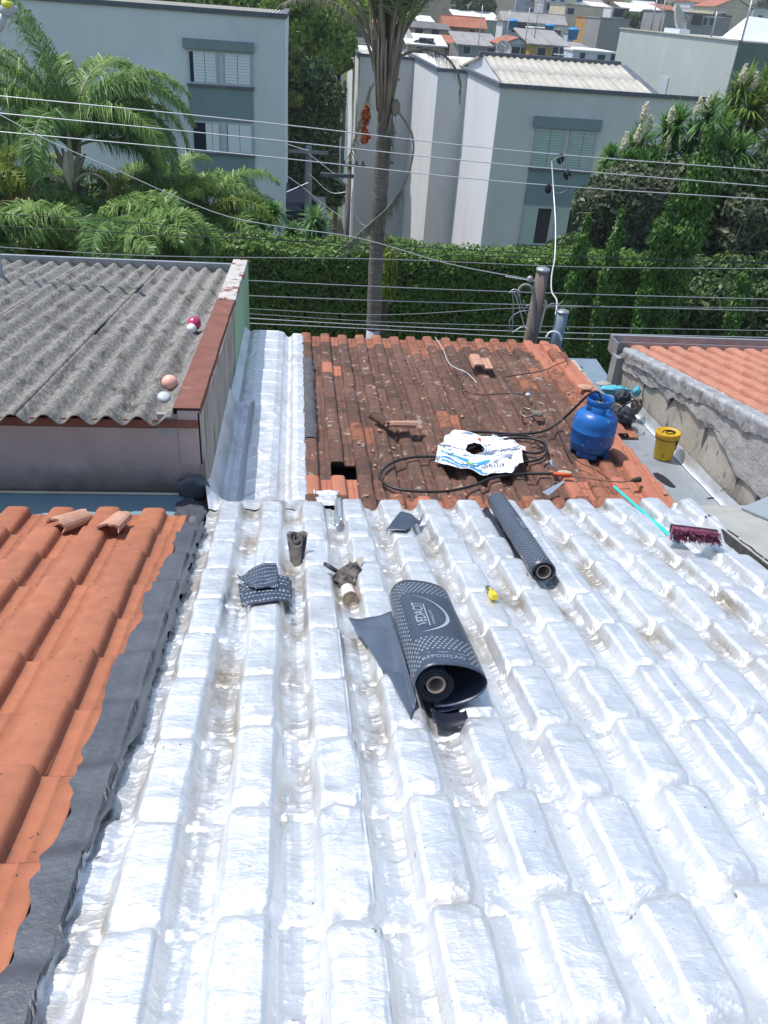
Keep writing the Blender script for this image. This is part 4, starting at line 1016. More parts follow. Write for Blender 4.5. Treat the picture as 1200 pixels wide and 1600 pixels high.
# ================================================================== objects on the old roof
base=T(920,706,0.0)
gas=thing('gas_cylinder','blue steel gas cylinder standing on the old tile roof','gas cylinder',base+Vector((0,0,.005)),(-.03,.02,.3))
MB().lathe([(.0,.045),(.10,.047),(.150,.062),(.172,.085),(.178,.115),(.178,.205),(.1795,.207),(.1795,.216),(.178,.218),(.178,.275),(.172,.315),(.150,.350),(.11,.374),(.06,.386),(.0,.388)],48).build('tank',M['gas_blue'],gas,True,world=False)
m=MB()
for k in range(4):
    a0=k*math.pi/2+.2; m.lathe([(.148,.085),(.150,.0),(.157,-.004),(.160,.0),(.160,.085)],8,a0=a0,a1=a0+math.pi/2*.72)
m.lathe([(.148,.09),(.150,.035),(.1615,.035),(.1615,.09)],32)
m.build('foot_ring',M['gas_blue'],gas,True,world=False)
m=MB()
for a0,a1 in ((.35,1.5),(2.0,3.0),(3.5,4.7),(5.2,6.3)): m.lathe([(.098,.355),(.102,.46),(.107,.46),(.104,.355)],10,a0=a0,a1=a1)
m.lathe([(.099,.425),(.102,.478),(.107,.482),(.110,.478),(.106,.425),(.099,.425)],36)
m.build('guard_collar',M['gas_blue'],gas,True,world=False)
MB().lathe([(0,.385),(.03,.385),(.026,.40),(.018,.405),(.018,.43),(.026,.435),(.026,.45),(0,.455)],16).build('valve',M['brass'],gas,True,world=False)
gm=wmat(gas); vtop=gm@Vector((0,0,.452))
MB().tube([vtop,vtop+Vector((0,0,.03))],.014,8).build('regulator',M['rubber'],gas,True)

hose=thing('rubber_hose','long black rubber hose looping over the old tiles to the gas torch','hose',T(840,700,.03))
def Tp(pts,h): return [T(x,y,h) for x,y in pts]
hp=[vtop+Vector((0,0,.03)),vtop+Vector((-.03,.02,.07)),vtop+Vector((-.10,.02,.045))]
hp+= [T(885,650,.14),T(862,668,.06),T(838,676,.035),T(800,678,.03),T(755,675,.03),T(715,676,.035),T(720,684,.03),T(770,681,.045),T(820,680,.035),T(845,690,.035),T(852,700,.03),T(840,708,.03),T(812,706,.03),T(790,712,.035),T(812,721,.03),T(842,718,.03),T(854,705,.045),T(848,690,.05),T(815,684,.045),T(770,690,.03),T(720,706,.035),T(690,713,.03),T(650,714,.03),T(615,722,.03),T(594,740,.03),T(602,756,.03),T(632,766,.03),T(690,768,.03),T(735,760,.035),T(770,747,.035),T(810,741,.04),T(866,740,.05)]
MB().tube(smooth_path(hp,7),.0105,8).build('hose_line',M['rubber'],hose,True)
tor=thing('gas_torch','gas torch with orange grip and long thin rod, resting on old tiles','torch',T(880,741,.05))
MB().tube([T(864,740,.05),T(893,743,.05)],[.017,.015],10).build('grip',M['orange'],tor,True)
MB().tube(smooth_path([T(893,743,.05),T(930,749,.05),T(970,753,.05),T(990,750,.05)],5),.0055,8).build('rod',M['rusty_rod'],tor,True)
MB().tube([T(986,751,.05),T(992,750,.05),T(1000,749,.05)],[.008,.020,.024],10).build('burner_cup',M['burnt'],tor,True)

# white plastic bag
bag=thing('plastic_bag','crumpled white plastic bag with blue printing spread on the old tiles','plastic bag',T(745,710,.03))
top=[(700,676),(712,672),(735,677),(760,680),(785,683),(806,686),(814,695),(821,700)]
mid=[(690,690),(706,690),(730,694),(755,700),(775,703),(795,702),(812,700),(816,704)]
low=[(683,700),(696,705),(720,712),(745,716),(770,712),(795,710),(812,712),(819,722)]
bot=[(677,722),(700,724),(722,730),(745,738),(762,742),(782,741),(796,738),(806,730)]
rows=[top,mid,low,bot]
def bagsurf(u,v,off=0.):
    v=min(max(v,0),.9999); u=min(max(u,0),.9999); j=int(v*3); fv=v*3-j; i=int(u*7); fu=u*7-i
    def g(r): 
        a_=Vector(rows[r][i]); b_=Vector(rows[r][i+1]); return a_.lerp(b_,fu)
    q=g(j).lerp(g(j+1),fv)
    nx_=float(vn(u*9.,v*6.,2.))-.5; ny_=float(vn(u*8.,v*7.,7.))-.5; q=q+Vector((nx_*7,ny_*6)); z=.045+.05*(float(fbm(u*5.,v*4.,3.))-.4)+.062*(float(ridged(u*5.+v*2,v*3.-u*2,5.,3))-.3)+.03*max(0,(u-.75)*4)
    return T(q.x,q.y,z+off)
nu,nv=84,44; v=[bagsurf(i/nu,j/nv) for j in range(nv+1) for i in range(nu+1)]; f=[]
for j in range(nv):
    for i in range(nu):
        u=(i+.5)/nu; w_=(j+.5)/nv; r=((u-.37)/.085)**2+((w_-.40)/.17)**2
        if r+.10*math.sin(u*23+w_*9)<1: continue
        f.append((j*(nu+1)+i,j*(nu+1)+i+1,(j+1)*(nu+1)+i+1,(j+1)*(nu+1)+i))
MB().add(v,f).build('bag_film',M['bag'],bag,True)
def quadstrip(u0,v0,u1,v1,w_,n=14): 
    vs=[];fs=[]
    for k in range(n+1):
        t=k/n; u=u0+(u1-u0)*t; v_=v0+(v1-v0)*t; vs+=[(u,v_),(u,v_+w_)]
        if k: fs.append((2*k-2,2*k-1,2*k+1,2*k))
    return (vs,fs)
off=.007
decals(bag,lambda x,y:bagsurf(x,y,off),[quadstrip(.10,.66,.36,.76,.05),quadstrip(.06,.84,.50,.90,.035),quadstrip(.06,.91,.56,.955,.02),quadstrip(.40,.80,.56,.72,.06)],'blue_stripes',M['bag_blue'])
mk=[]; rr=random.Random(2)
for k in range(10): u=.42+k*.028; mk.append(quadstrip(u,.22+rr.uniform(0,.1),u+.02+rr.uniform(0,.015),.34+rr.uniform(0,.12),.035,3))
for k in range(8): u=.52+k*.024; mk.append(quadstrip(u,.76+rr.uniform(0,.04),u+.015,.80+rr.uniform(0,.05),.03,2))
for k in range(8): u=.12+k*.026; mk.append(quadstrip(u,.735+.01*k,u+.014,.76+.01*k,.02,2))
decals(bag,lambda x,y:bagsurf(x,y,off),mk,'navy_lettering',M['bag_navy'])
decals(bag,lambda x,y:bagsurf(x,y,off),[quadstrip(.36,.08,.39,.12,.06,4)],'red_mark',M['red'])
decals(bag,lambda x,y:bagsurf(x,y,off),[quadstrip(.34,.80,.42,.79,.05,5)],'green_mark',M['bag_green'])

# tile fragments on old roof
loose_tile('broken roof tile piece lying upside down in the middle of the old roof',627,676,1.9,.5,M['tile_pale'],.26,.12,plane=T,h=.09,rx=.15)
loose_tile('dark broken tile wedge left of the pale broken piece on old roof',596,667,.7,-.3,M['tile_old'],.24,.10,plane=T,h=.07,rx=.1)
loose_tile('long pointed tile splinter right of the pale broken piece on old roof',643,676,1.25,.5,M['tile_pale'],.18,.05,plane=T,h=.08,rx=.0,hh=.02)
t=thing('spare_tile','loose clean tile lying flat over the old roof behind the cable loop','tile',T(737,566,.075),(-R_(2),.03,.06))
obj('tile_body',tile_mesh('spare',.2,.30,.045,M['tile_pale'],seed=77,L=.24),t,(0,-.12,-.02))
t=thing('pale_stone','flat pale stone fragment behind the orange torch grip','stone',T(882,738,.03)); blob(M['stone'],'stone_body',t,*T(882,738,.035),.055,.035,.008,6,.35)
t=thing('trowel_blade','grey steel trowel blade poking out at the silver roof edge','trowel',T(868,765,.05))
A_=T(882,752,.08);B_=T(852,772,.05); dd,aa,bb,LL=frame_from(B_,A_,Vector((0,0,1)))
MB().hexa([B_-aa*.03,B_+aa*.03,A_+aa*.008,A_-aa*.008],[B_-aa*.03+bb*.003,B_+aa*.03+bb*.003,A_+aa*.008+bb*.003,A_-aa*.008+bb*.003]).build('blade',M['blade'],t)
t=thing('foil_scrap','bright torn bit of foil on tiles between the bag and the torch','foil scrap',T(863,726,.05)); A_=T(858,720,.06);B_=T(868,732,.06); dd,aa,bb,LL=frame_from(B_,A_,Vector((0,0,1)))
MB().hexa([B_-aa*.03,B_+aa*.01,A_+aa*.02,A_-aa*.005],[B_-aa*.03+bb*.02,B_+aa*.01+bb*.003,A_+aa*.02+bb*.01,A_-aa*.005+bb*.003]).build('torn_piece',M['blade'],t)
t=thing('metal_clamp','worn ring clamp tool on the old tiles left of the gas cylinder','clamp',T(828,646,.04))
MB().tube(smooth_path([T(x,y,.045) for x,y in ((830,640),(818,638),(813,645),(820,651),(830,650),(834,645),(830,640))],5),.008,6).build('ring',M['tin_metal'],t,True)
blob(M['rag'],'clamp_body',t,*T(840,646,.045),.055,.05,.02,3,.5)
t=thing('cable_weight','grey egg shaped weight at the end of the cable loop','weight',T(825,617,.05)); blob(M['bulb_grey'],'weight_body',t,*T(825,617,.05),.026,.024,.02,1,.05)
def cable(label,pts,h,r,mt,name='cable',cat='cable',n=6):
    P=[T(x,y,h) for x,y in pts]; t=thing(name,label,cat,P[0]); MB().tube(smooth_path(P,n),r,6).build('cable_line',mt,t,True); return t
cable('thin black cable looped on the old tiles ending at the grey weight',[(742,583),(728,583),(719,592),(720,602),(732,613),(755,617),(790,615),(822,617)],.04,.005,M['wire_dark'])
cable('frayed white cable running from the roof edge into the black loop',[(680,527),(692,545),(700,565),(712,575),(730,583),(745,598)],.05,.0045,M['wire_light'])
cable('black cable crossing the upper right corner of the old tiles',[(788,589),(815,585),(845,580),(870,570),(885,562),(880,548),(868,538),(850,532),(838,532)],.045,.005,M['wire_dark'])
cable('thin dark cord running down from the clamp toward the broom',[(783,583),(798,606),(812,625),(826,636)],.045,.004,M['wire_dark'])
cable('thin dark cord along the tiles from the cylinder foot to the broom tip',[(862,640),(872,672),(888,705),(905,722),(932,735),(955,752)],.05,.004,M['wire_dark'])
# twigs / litter
for i,(x,y) in enumerate([(812,655),(818,664),(730,605),(708,600),(600,725),(832,742),(665,620),(790,640)]):
    pass
m=MB(); rr=random.Random(44)
for k in range(170):
    x=rr.uniform(.2,2.7); y=rr.uniform(.0,3.6); q=OM@Vector((x,y,.0)); u=((x-.04)/PR)%1; h_=float(np.interp(u,[0,.03,.09,.45,.55,1.],[.3,.9,1,1,.1,.1]))*.046+.034; q.z+=h_
    a_=rr.uniform(0,6.28); l=rr.uniform(.008,.026); w_=l*rr.uniform(.3,.7); d1=Vector((_c(a_),_s(a_),rr.uniform(-.2,.3)))*l; d2=Vector((-_s(a_),_c(a_),0))*w_; up_=Vector((0,0,.004))
    m.hexa([q-d1,q+d2,q+d1,q-d2],[q-d1*.9+up_,q+d2*.9+up_,q+d1*.9+up_*1.6,q-d2*.9+up_])
lt=tag(m.build('roof_litter',M['tile_pale']),'scattered pale tile chips and dry flakes over the old roof tiles','debris',kind='stuff')
# yellow bucket
bp=onplane(1041,722,(0,4.851,5.402),(0,TR,1)); bp.y+=.085
bk=thing('yellow_bucket','small dirty yellow bucket with lid standing in the zinc gutter','bucket',bp,(-R_(3.5),0,.2)); bk.scale=(1,1,1.24)
MB().lathe([(0,.002),(.076,.0),(.079,.004),(.092,.165),(.094,.168)],36).build('bucket_body',M['yellow'],bk,True,world=False)
MB().lathe([(.094,.150),(.101,.152),(.101,.172),(.103,.178),(.103,.192),(.096,.197),(.092,.190),(.03,.188),(0,.188)],36).build('lid',M['yellow'],bk,True,world=False)
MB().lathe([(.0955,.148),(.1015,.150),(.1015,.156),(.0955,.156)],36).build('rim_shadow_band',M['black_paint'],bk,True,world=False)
m=MB()
def bsurf(a_,z): r=.080+.0145*z/.168+.0012; return (r*_c(a_),r*_s(a_),z)
for pts in ([(-1.25,.125),(-1.15,.145),(-1.10,.115)],[(-1.05,.12),(-.95,.14),(-.92,.105)],[(-.95,.085),(-.8,.075),(-.65,.09),(-.55,.12)],[(-.8,.13),(-.7,.10),(-.6,.135)]):
    P=[Vector(bsurf(*q)) for q in pts]; m.tube(P,.003,5)
for i in range(3):
    for j in range(3):
        if (i+j)%2==0: 
            q=[bsurf(-2.35+i*.07,.025+j*.010),bsurf(-2.29+i*.07,.025+j*.010),bsurf(-2.29+i*.07,.033+j*.010),bsurf(-2.35+i*.07,.033+j*.010)]; m.add(q,[(0,1,2,3)])
m.build('black_writing',M['black_paint'],bk,world=False)
m=MB(); m.tube(smooth_path([(-.06,.0,.1905),(-.02,.035,.191),(.04,.03,.191),(.06,-.01,.191),(.02,-.04,.191),(-.04,-.03,.191)],5),.0045,5); m.tube(smooth_path([(-.03,.0,.191),(.02,.01,.191),(.05,-.03,.191)],5),.006,5); m.build('lid_scrawl',M['black_paint'],bk,world=False)
# tool bag behind the cylinder
tb=thing('tool_bag','black tool bag with cyan cloth slumped behind the gas cylinder','bag',T(975,655,-.02))
q=T(975,655,0); blob(M['tool_dark'],'bag_body',tb,q.x,q.y,q.z+.04,.10,.11,.08,3,.5,32,2.6)
q=T(968,640,0); blob(M['tool_dark'],'bag_fold',tb,q.x,q.y,q.z+.13,.08,.06,.06,9,.8,28,3.)
q=T(962,635,0); blob(M['cyan'],'cyan_cloth',tb,q.x-.02,q.y+.06,q.z+.14,.13,.05,.045,6,.8,28,3.)
q=T(985,640,0); blob(M['rag'],'grey_pocket',tb,q.x+.02,q.y-.06,q.z+.07,.045,.06,.085,7,.5,24,3.)
q=T(990,632,0); blob(M['cyan'],'cyan_corner',tb,q.x,q.y,q.z+.13,.04,.03,.05,2,.6,20,3.)
q=T(975,655,0); MB().tube(smooth_path([q+Vector((-.10,-.05,.10)),q+Vector((-.06,-.10,.20)),q+Vector((.02,-.09,.23)),q+Vector((.09,-.05,.14))],6),.009,6).build('strap',M['rubber'],tb,True)
MB().tube(smooth_path([q+Vector((-.14,.03,.12)),q+Vector((-.11,-.06,.17)),q+Vector((-.02,-.12,.10)),q+Vector((.05,-.13,.03))],6),.007,6).build('strap',M['rag'],tb,True)
for i,(x,y,lb) in enumerate(((915,605,'left of the two white cement patches behind the gas cylinder'),(944,600,'right one of two white cement patches, at the tile edge behind the cylinder'))):
    q=T(x,y,.03); t=thing('cement_patch','pale '+lb,'cement patch',q,group='cement patches behind the cylinder'); blob(M['tile_pale'] if i==0 else M['slab'],'patch_body',t,q.x,q.y,q.z,.085,.06,.02,3+i,.35)

# ================================================================== background buildings
def ab(x,y,Y): return atY(x,y,Y)
LB=thing('left_apartment_block','three storey blue grey apartment block at the upper left','building',(-7,38,-1.8))
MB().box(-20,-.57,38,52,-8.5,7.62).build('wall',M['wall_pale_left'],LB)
MB().box(-20.1,-.50,37.93,38.25,7.62,7.80).build('parapet_cap',M['cap'],LB)
MB().box(-.78,-.50,38.25,52,7.62,7.80).build('parapet_cap',M['cap'],LB)
def window(parent,x0,x1,z0,z1,Y,kind,gap=None,shut=M['shutter'],side=-1,pan=2,alternate=None):
    """recessed window: frame, sashes, louvres"""
    rs=.0; w=MB().box(x0,x1,Y-.03,Y-.005,z0,z1).build('window',M['glass'],parent)
    t=.07; m=MB(); y0,y1=Y-.07,Y-.031
    m.box(x0,x0+t,y0,y1,z0,z1); m.box(x1-t,x1,y0,y1,z0,z1); m.box(x0+t,x1-t,y0,y1,z1-t,z1); m.box(x0+t,x1-t,y0,y1,z0,z0+t)
    m.build('frame',M['frame'],w)
    MB().box(x0-.08,x1+.08,Y-.14,Y,z0-.09,z0-.003).build('sill',M['cap'],w)
    gx=x0+t+(gap or 0)*(x1-x0); n=pan; wd=(x1-t-gx)/n
    for i in range(n):
        a_=gx+i*wd; 
        if alternate and alternate[i]==0: continue
        p=MB().box(a_+.01,a_+wd-.01,y0+.012,y1-.004,z0+t,z1-t).build('shutter_panel',shut,w)
        if kind=='louvre':
            m=MB(); k=int((z1-z0-2*t)/.10)
            for q in range(k):
                zz=z0+t+(q+.5)*(z1-z0-2*t)/k; m.hexa([(a_+.04,y0-.012,zz-.012),(a_+wd-.04,y0-.012,zz-.012),(a_+wd-.04,y0+.014,zz+.008),(a_+.04,y0+.014,zz+.008)],[(a_+.04,y0-.012,zz+.006),(a_+wd-.04,y0-.012,zz+.006),(a_+wd-.04,y0+.014,zz+.03),(a_+.04,y0+.014,zz+.03)])
            m.build('louvres',shut,p)
    return w
xa,xb=-4.55,-1.92
def column(P,xa,xb,Y,hz,wins,spans,shut,kinds,mid):
    MB().box(xa-.12,xb+.08,Y-.16,Y,hz[0],hz[1]).build('window_header',M['teal'],P)
    for (z0,z1) in spans: MB().box(xa,xb+.02,Y-.055,Y,z0,z1).build('spandrel',M['teal'],P)
    for (z0,z1,g1,g2,k) in wins:
        al=(1,0) if k=='half' else None; window(P,xa+.04,mid-.10,z0,z1,Y,k,g1,shut,alternate=al); window(P,mid+.10,xb,z0,z1,Y,k,g2,shut,alternate=al)
column(LB,xa,xb,38,(6.36,6.72),[(5.10,6.33,.12,.0,'louvre'),(2.50,3.72,.42,.02,'flat'),(-.20,1.05,.02,.02,'flat')],[(3.75,5.0),(1.08,2.40),(-1.7,-.30)],M['shutter'],None,-3.20)
# balcony
bx0,bx1=ab(170,150,38).x,ab(238,150,38).x; bz0,bz1=ab(200,176,38).z,ab(200,125,38).z
m=MB(); m.box(bx0,bx1,37.3,37.4,bz0+.05,bz0+.16)
bal=MB().box(bx0,bx1+.05,37.2,38,bz0-.15,bz0).build('balcony_slab',M['cap'],LB)
m=MB(); m.box(bx0,bx1,37.25,37.30,bz1-.06,bz1); m.box(bx0,bx1,37.25,37.30,bz0+.06,bz0+.10); m.build('rail',M['cap'],bal)
for k in range(18):
    x=bx0+(bx1-bx0)*(k+.5)/18; MB().box(x-.018,x+.018,37.26,37.29,bz0+.10,bz1-.06).build('baluster',M['cap'],bal)
MB().box(bx1+.02,bx1+.40,37.2,38,bz0-.6,bz1+.1).build('balcony_pier',M['wall_pale_left'],LB)
m=MB()
for k in range(46):
    x=-9.+k*.18; m.box(x,x+.09,38.3,51,7.66,7.72+.0*k)
tag(m.build('corrugated_roof',M['fibro_white'],LB),kind=None)

RB=thing('right_apartment_block','stepped pale grey apartment block with corrugated roof in upper middle','building',(12,45,-1.8))
def bxx(x,y,Y): return atY(x,y,Y).x
XE=bxx(783,130,38); Y1=46.; X2=bxx(686,100,Y1); Y2=56.; X3=bxx(561,124,Y2); Y3=76.; X4=bxx(519,112,Y3); Y4=112.
zt=[5.72,5.66,5.55,5.45]
xD2=bxx(662,120,Y2)
segs=[(XE,16.2,38.,60.,zt[0]),(16.201,23.,38.02,38.8,zt[0]),(X2,XE,Y1,62.,zt[1]),(X3,X2,Y2,70.,zt[2]),(X4,X3,Y3,Y4,zt[3])]
for i,(x0,x1,y0,y1,z) in enumerate(segs):
    m=MB(); m.box(x0+.03*0,x1,y0,y1,-8.5,z); w=m.build('wall_wing',M['wall_pale'],RB)
    # frontal faces: thin coat darker than the wings, shade painted into its colour 
    MB().box(x0+.012,x1-.001,y0-.025,y0-.003,-8.4,z-.002).build('shaded_front_coat',M['wall_front_shade'],w)
    MB().box(x0-(.10 if i!=1 else -.001),x1,y0-.12,y0+.10,z,z+.16).build('parapet_cap',M['cap'],w)
    if i!=1: MB().box(x0-.10,x0+.10,y0+.10,y1,z,z+.16).build('parapet_cap',M['cap'],w)
xa,xb=bxx(836,200,38),bxx(934,205,38)
column(RB,xa,xb,37.975,(4.28,4.72),[(2.62,4.25,.0,.0,'louvre'),(-.75,.98,.0,.0,'half')],[(1.05,2.52),(-2.3,-.85)],M['shutter_green'],None,(xa+xb)/2+.1)
for z0,z1 in ((.9,1.9),(-.9,.2),(3.9,4.6)): 
    window(RB,bxx(606,200,Y2),bxx(617,200,Y2),z0+.6,z1+.9,Y2-.03,'flat',0,M['shutter'],pan=1)
# corrugated roof sheets, pitched up to the ridge
def csheet(x0,x1,y0,y1,z0,z1,name='corrugated_sheet',P=.30,A=.035):
    n=int((x1-x0)/P)*4; v=[];f=[]
    for i in range(n+1):
        x=x0+(x1-x0)*i/n; a_=A*math.cos(2*math.pi*i/4)
        v+=[(x,y0,z0+a_),(x,y1,z1+a_),(x,y0,z0+a_-.03),(x,y1,z1+a_-.03)]
    for i in range(n): b_=4*i; f+=[(b_,b_+1,b_+5,b_+4),(b_+2,b_+6,b_+7,b_+3),(b_,b_+4,b_+6,b_+2),(b_+1,b_+3,b_+7,b_+5)]
    return MB().add(v,f).build(name,M['fibro_white'],RB,True)
xr=[8.9+1.44*k for k in range(5)]
for k in range(5): 
    x0=8.85+1.36*k
    csheet(x0,x0+1.44,38.3,41.2,5.66,6.15); csheet(x0,x0+1.44,41.1,44.,6.08,6.60)
for k in range(5):
    x0=2.9+1.44*k
    if x0+1.44<XE+.2 and x0+1.0>X2: csheet(max(x0,X2+.2),x0+1.44,46.3,49.5,5.6,6.1)
MB().box(8.7,15.8,43.95,44.25,6.5,6.75).build('ridge_cap',M['cap'],RB)
MB().hexa([(8.7,44,6.5),(15.8,44,6.5),(15.8,50,5.6),(8.7,50,5.6)],[(8.7,44,6.6),(15.8,44,6.6),(15.8,50,5.7),(8.7,50,5.7)]).build('rear_roof_slope',M['fibro_white'],RB)
MB().add([(8.86,38.4,5.60),(8.86,44,6.55),(8.86,50,5.60),(8.95,38.4,5.60),(8.95,44,6.55),(8.95,50,5.60)],[(0,1,2),(3,5,4),(0,3,4,1),(1,4,5,2)]).build('gable_infill',M['wall_pale'],RB)
MB().add([(15.75,38.4,5.70),(15.75,44,6.62),(15.75,50,5.70),(16.1,38.4,5.70),(16.1,44,6.62),(16.1,50,5.70)],[(0,1,2),(3,5,4),(0,3,4,1),(1,4,5,2)]).build('verge_trim',M['cap'],RB)
for k in range(4):
    x0=X3+.2+k*.95; csheet(x0,x0+1.,56.3,60,5.5,5.75,P=.4)

GB=thing('grey_rendered_block','tall windowless grey rendered block behind the apartment roof at right','building',(25,52,-1.8))
XG=22.55
MB().box(XG,40,46,64.2,-8.5,7.95).build('wall',M['block_grey'],GB)
MB().box(XG+.01,40,45.95,45.999,-8.4,7.94).build('green_end_wall',M['block_green'],GB)
MB().box(XG-.08,XG+.15,45.9,64.3,7.95,8.02).build('coping',M['fibro_white'],GB)
# hatch on the block
h0=atX(1030,138,XG);h1=atX(1046,122,XG)
w=MB().box(XG-.06,XG-.002,h1.y,h0.y,min(h0.z,h1.z)-.6,max(h0.z,h1.z)).build('hatch',M['frame'],GB)
# white cover + boxes on top of block
for px0,px1,y_,hh,mt,nm in ((1145,1178,62,.9,'shutter','roof_cover'),):
    p0=atX(1128,58,XG+1.);p1=atX(1180,64,XG+1.)
    m=MB(); m.add([(XG+.6,47,8.02),(XG+4.2,47,8.02),(XG+4.2,49.5,8.02),(XG+.6,49.5,8.02),(XG+1.2,48.2,9.1),(XG+3.6,48.2,9.0)],[(0,1,5,4),(1,2,5),(2,3,4,5),(3,0,4)]); m.build('white_roof_cover',M['shutter'],GB)
MB().box(XG+.05,XG+.7,54.0,56.4,8.02,8.25).build('white_vent_box',M['shutter'],GB)

def dish(label,x,y,Y,r,az,zf=None,mt='fibro_white',X=None):
    p=atY(x,y,Y) if X is None else atX(x,y,X)
    t=thing('satellite_dish',label,'satellite dish',p,(0,0,az),'satellite dishes on the far roofs')
    rm=Matrix.Rotation(R_(62),4,'X')
    pr=[(r*q,r*.32*q*q-.25*r) for q in (0,.25,.5,.75,.9,1.)]
    o=MB().lathe(pr,24,rm).build('bowl',M[mt],t,True,world=False); s=o.modifiers.new('t','SOLIDIFY'); s.thickness=.03
    m=MB()
    for k in range(3): a_=k*2.1; m.tube([rm@Vector((r*.9*_c(a_),r*.9*_s(a_),0)),rm@Vector((0,0,r*.6))],r*.02,5)
    m.build('feed_arms',M['steel'],t,world=False)
    MB().tube([(0,0,-r*.2),(0,.1,-r*1.5)],r*.06,6).build('mast',M['steel'],t,world=False)
dish('big cream satellite dish on the grey block roof, upper right',1062,34,None,1.0,.9,X=XG+.9)
dish('small white satellite dish above the corrugated apartment roof',787,77,100.,.95,.3)
dish('white dish to the left of the tiled far roofs, beside the palm',715,66,120.,.85,-.4)

# ---- far houses
def inv_terrain(x,y):
    d_=ray(x,y); k=60.
    while k<900:
        Y=k; p=CAM+d_*(Y/d_.y)
        if p.z<hY(Y): return Y
        k+=2
    return None
def house(label,px0,px1,y0,y1,wm,roof,Y=None,rot=0.,depth=9.,wins=(),rm_='fibro_white',extra=None,wmat_name=None,name='far_house',overh=.35,door=None):
    xm=(px0+px1)/2
    if Y is None: Y=inv_terrain(xm,min(y1+14,95)) or 300.
    pl=atY(px0,(y0+y1)/2,Y); pr=atY(px1,(y0+y1)/2,Y); zt_=atY(xm,y0,Y).z; zb=atY(xm,y1,Y).z
    w=pr.x-pl.x; gz_=hY(Y)-2.5; h=zt_-zb
    t=thing(name,label,'house',((pl.x+pr.x)/2,Y,zb),(0,0,rot),'houses on the far hillside')
    hw=w/2
    wall=MB().box(-hw,hw,0,depth,min(gz_-zb,-.5),h).build('wall',wm,t,world=False)
    rmat=M[rm_]
    if roof=='flat':
        MB().box(-hw-.1,hw+.1,-.1,depth+.1,h,h+.18).build('roof_slab',rmat,t,world=False)
    elif roof=='parapet':
        m=MB(); m.box(-hw,hw,-.0,.15,h,h+.6); m.box(-hw,-hw+.15,.15,depth,h,h+.6); m.box(hw-.15,hw,.15,depth,h,h+.6); m.box(-hw+.15,hw-.15,.15,depth,h,h+.05); m.build('parapet',rmat,t,world=False)
    elif roof=='mono':
        m=MB(); o_=overh; m.hexa([(-hw-o_,-o_,h),(hw+o_,-o_,h),(hw+o_,depth,h+.16*depth),(-hw-o_,depth,h+.16*depth)],[(-hw-o_,-o_,h+.15),(hw+o_,-o_,h+.15),(hw+o_,depth,h+.16*depth+.15),(-hw-o_,depth,h+.16*depth+.15)])
        r=m.build('roof',rmat,t,world=False)
        for q in range(int(w/1.2)): 
            x=-hw+q*1.2; MB().hexa([(x,-o_,h+.15),(x+.08,-o_,h+.15),(x+.08,depth,h+.16*depth+.15),(x,depth,h+.16*depth+.15)],[(x,-o_,h+.21),(x+.08,-o_,h+.21),(x+.08,depth,h+.16*depth+.21),(x,depth,h+.16*depth+.21)]).build('roof_rib',rmat,r,world=False)
    elif roof=='gable':      # ridge parallel to x
        o_=overh; rh=.26*depth; m=MB(); m.add([(-hw-o_,-o_,h-.05),(hw+o_,-o_,h-.05),(hw+o_,depth/2,h+rh),(-hw-o_,depth/2,h+rh),(hw+o_,depth+o_,h-.05),(-hw-o_,depth+o_,h-.05)],[(0,1,2,3),(3,2,4,5),(0,3,5),(1,4,2)])
        r=m.build('roof',rmat,t,world=False); MB().tube([(-hw-o_,depth/2,h+rh),(hw+o_,depth/2,h+rh)],.12,6).build('ridge',rmat,r,world=False)
    elif roof=='gable_y':
        o_=overh; rh=.22*w; m=MB(); m.add([(-hw-o_,-o_,h-.05),(0,-o_,h+rh),(hw+o_,-o_,h-.05),(-hw-o_,depth,h-.05),(0,depth,h+rh),(hw+o_,depth,h-.05)],[(0,1,4,3),(1,2,5,4),(3,4,5)])
        r=m.build('roof',rmat,t,world=False); MB().add([(-hw,0,h-.05),(0,0,h+rh-.1),(hw,0,h-.05)],[(0,2,1)]).build('gable_wall',wm,wall,world=False)
    for (u,v_,ww,hh) in wins:
        x=-hw+u*w; z=v_*h; g=MB().box(x,x+ww,-.06,-.01,z,z+hh).build('window',M['frame'],wall,world=False)
        MB().box(x+.08,x+ww-.08,-.09,-.061,z+.08,z+hh-.08).build('pane',M['glass'],g,world=False)
    if door: 
        x=-hw+door*w; MB().box(x,x+.9,-.05,-.01,-.1,2.0).build('door',M['cap'],wall,world=False)
    return t,w,h,depth
cream=wallm('far_cream_wall',(.62,.54,.41)); tan=wallm('far_tan_wall',(.50,.41,.31)); lilac=wallm('far_lilac_wall',(.42,.43,.50)); white=wallm('far_white_wall',(.62,.64,.66))
brick=wallm('far_brick_wall',(.38,.19,.12)); grey=wallm('far_grey_wall',(.30,.30,.30)); yel=wallm('far_yellow_wall',(.50,.32,.10)); blue=wallm('far_blue_wall',(.30,.45,.60)); lb=wallm('far_pale_blue_wall',(.55,.62,.70))
ora=wallm('far_orange_wall',(.50,.27,.09)); grn=wallm('far_pale_green_wall',(.38,.45,.36)); redw=wallm('far_red_wall',(.36,.10,.08))
M['far_tile']=mat('far_red_tile',(.40,.15,.09),.9,(.30,.11,.07),.6,bump=.3,bscale=8,bdist=.05)
M['far_dark']=mat('far_dark_roof',(.12,.115,.115),.9,(.18,.17,.165),.6,bump=.2,bscale=6)
M['far_grey']=mat('far_grey_roof',(.32,.31,.30),.9,(.24,.235,.23),.5,bump=.2,bscale=6)
M['far_white']=mat('far_white_roof',(.72,.71,.68),.8,(.60,.59,.56),.5,bump=.1)
W2=[(.12,.35,1.3,1.1),(.55,.35,1.3,1.1)]
H=house
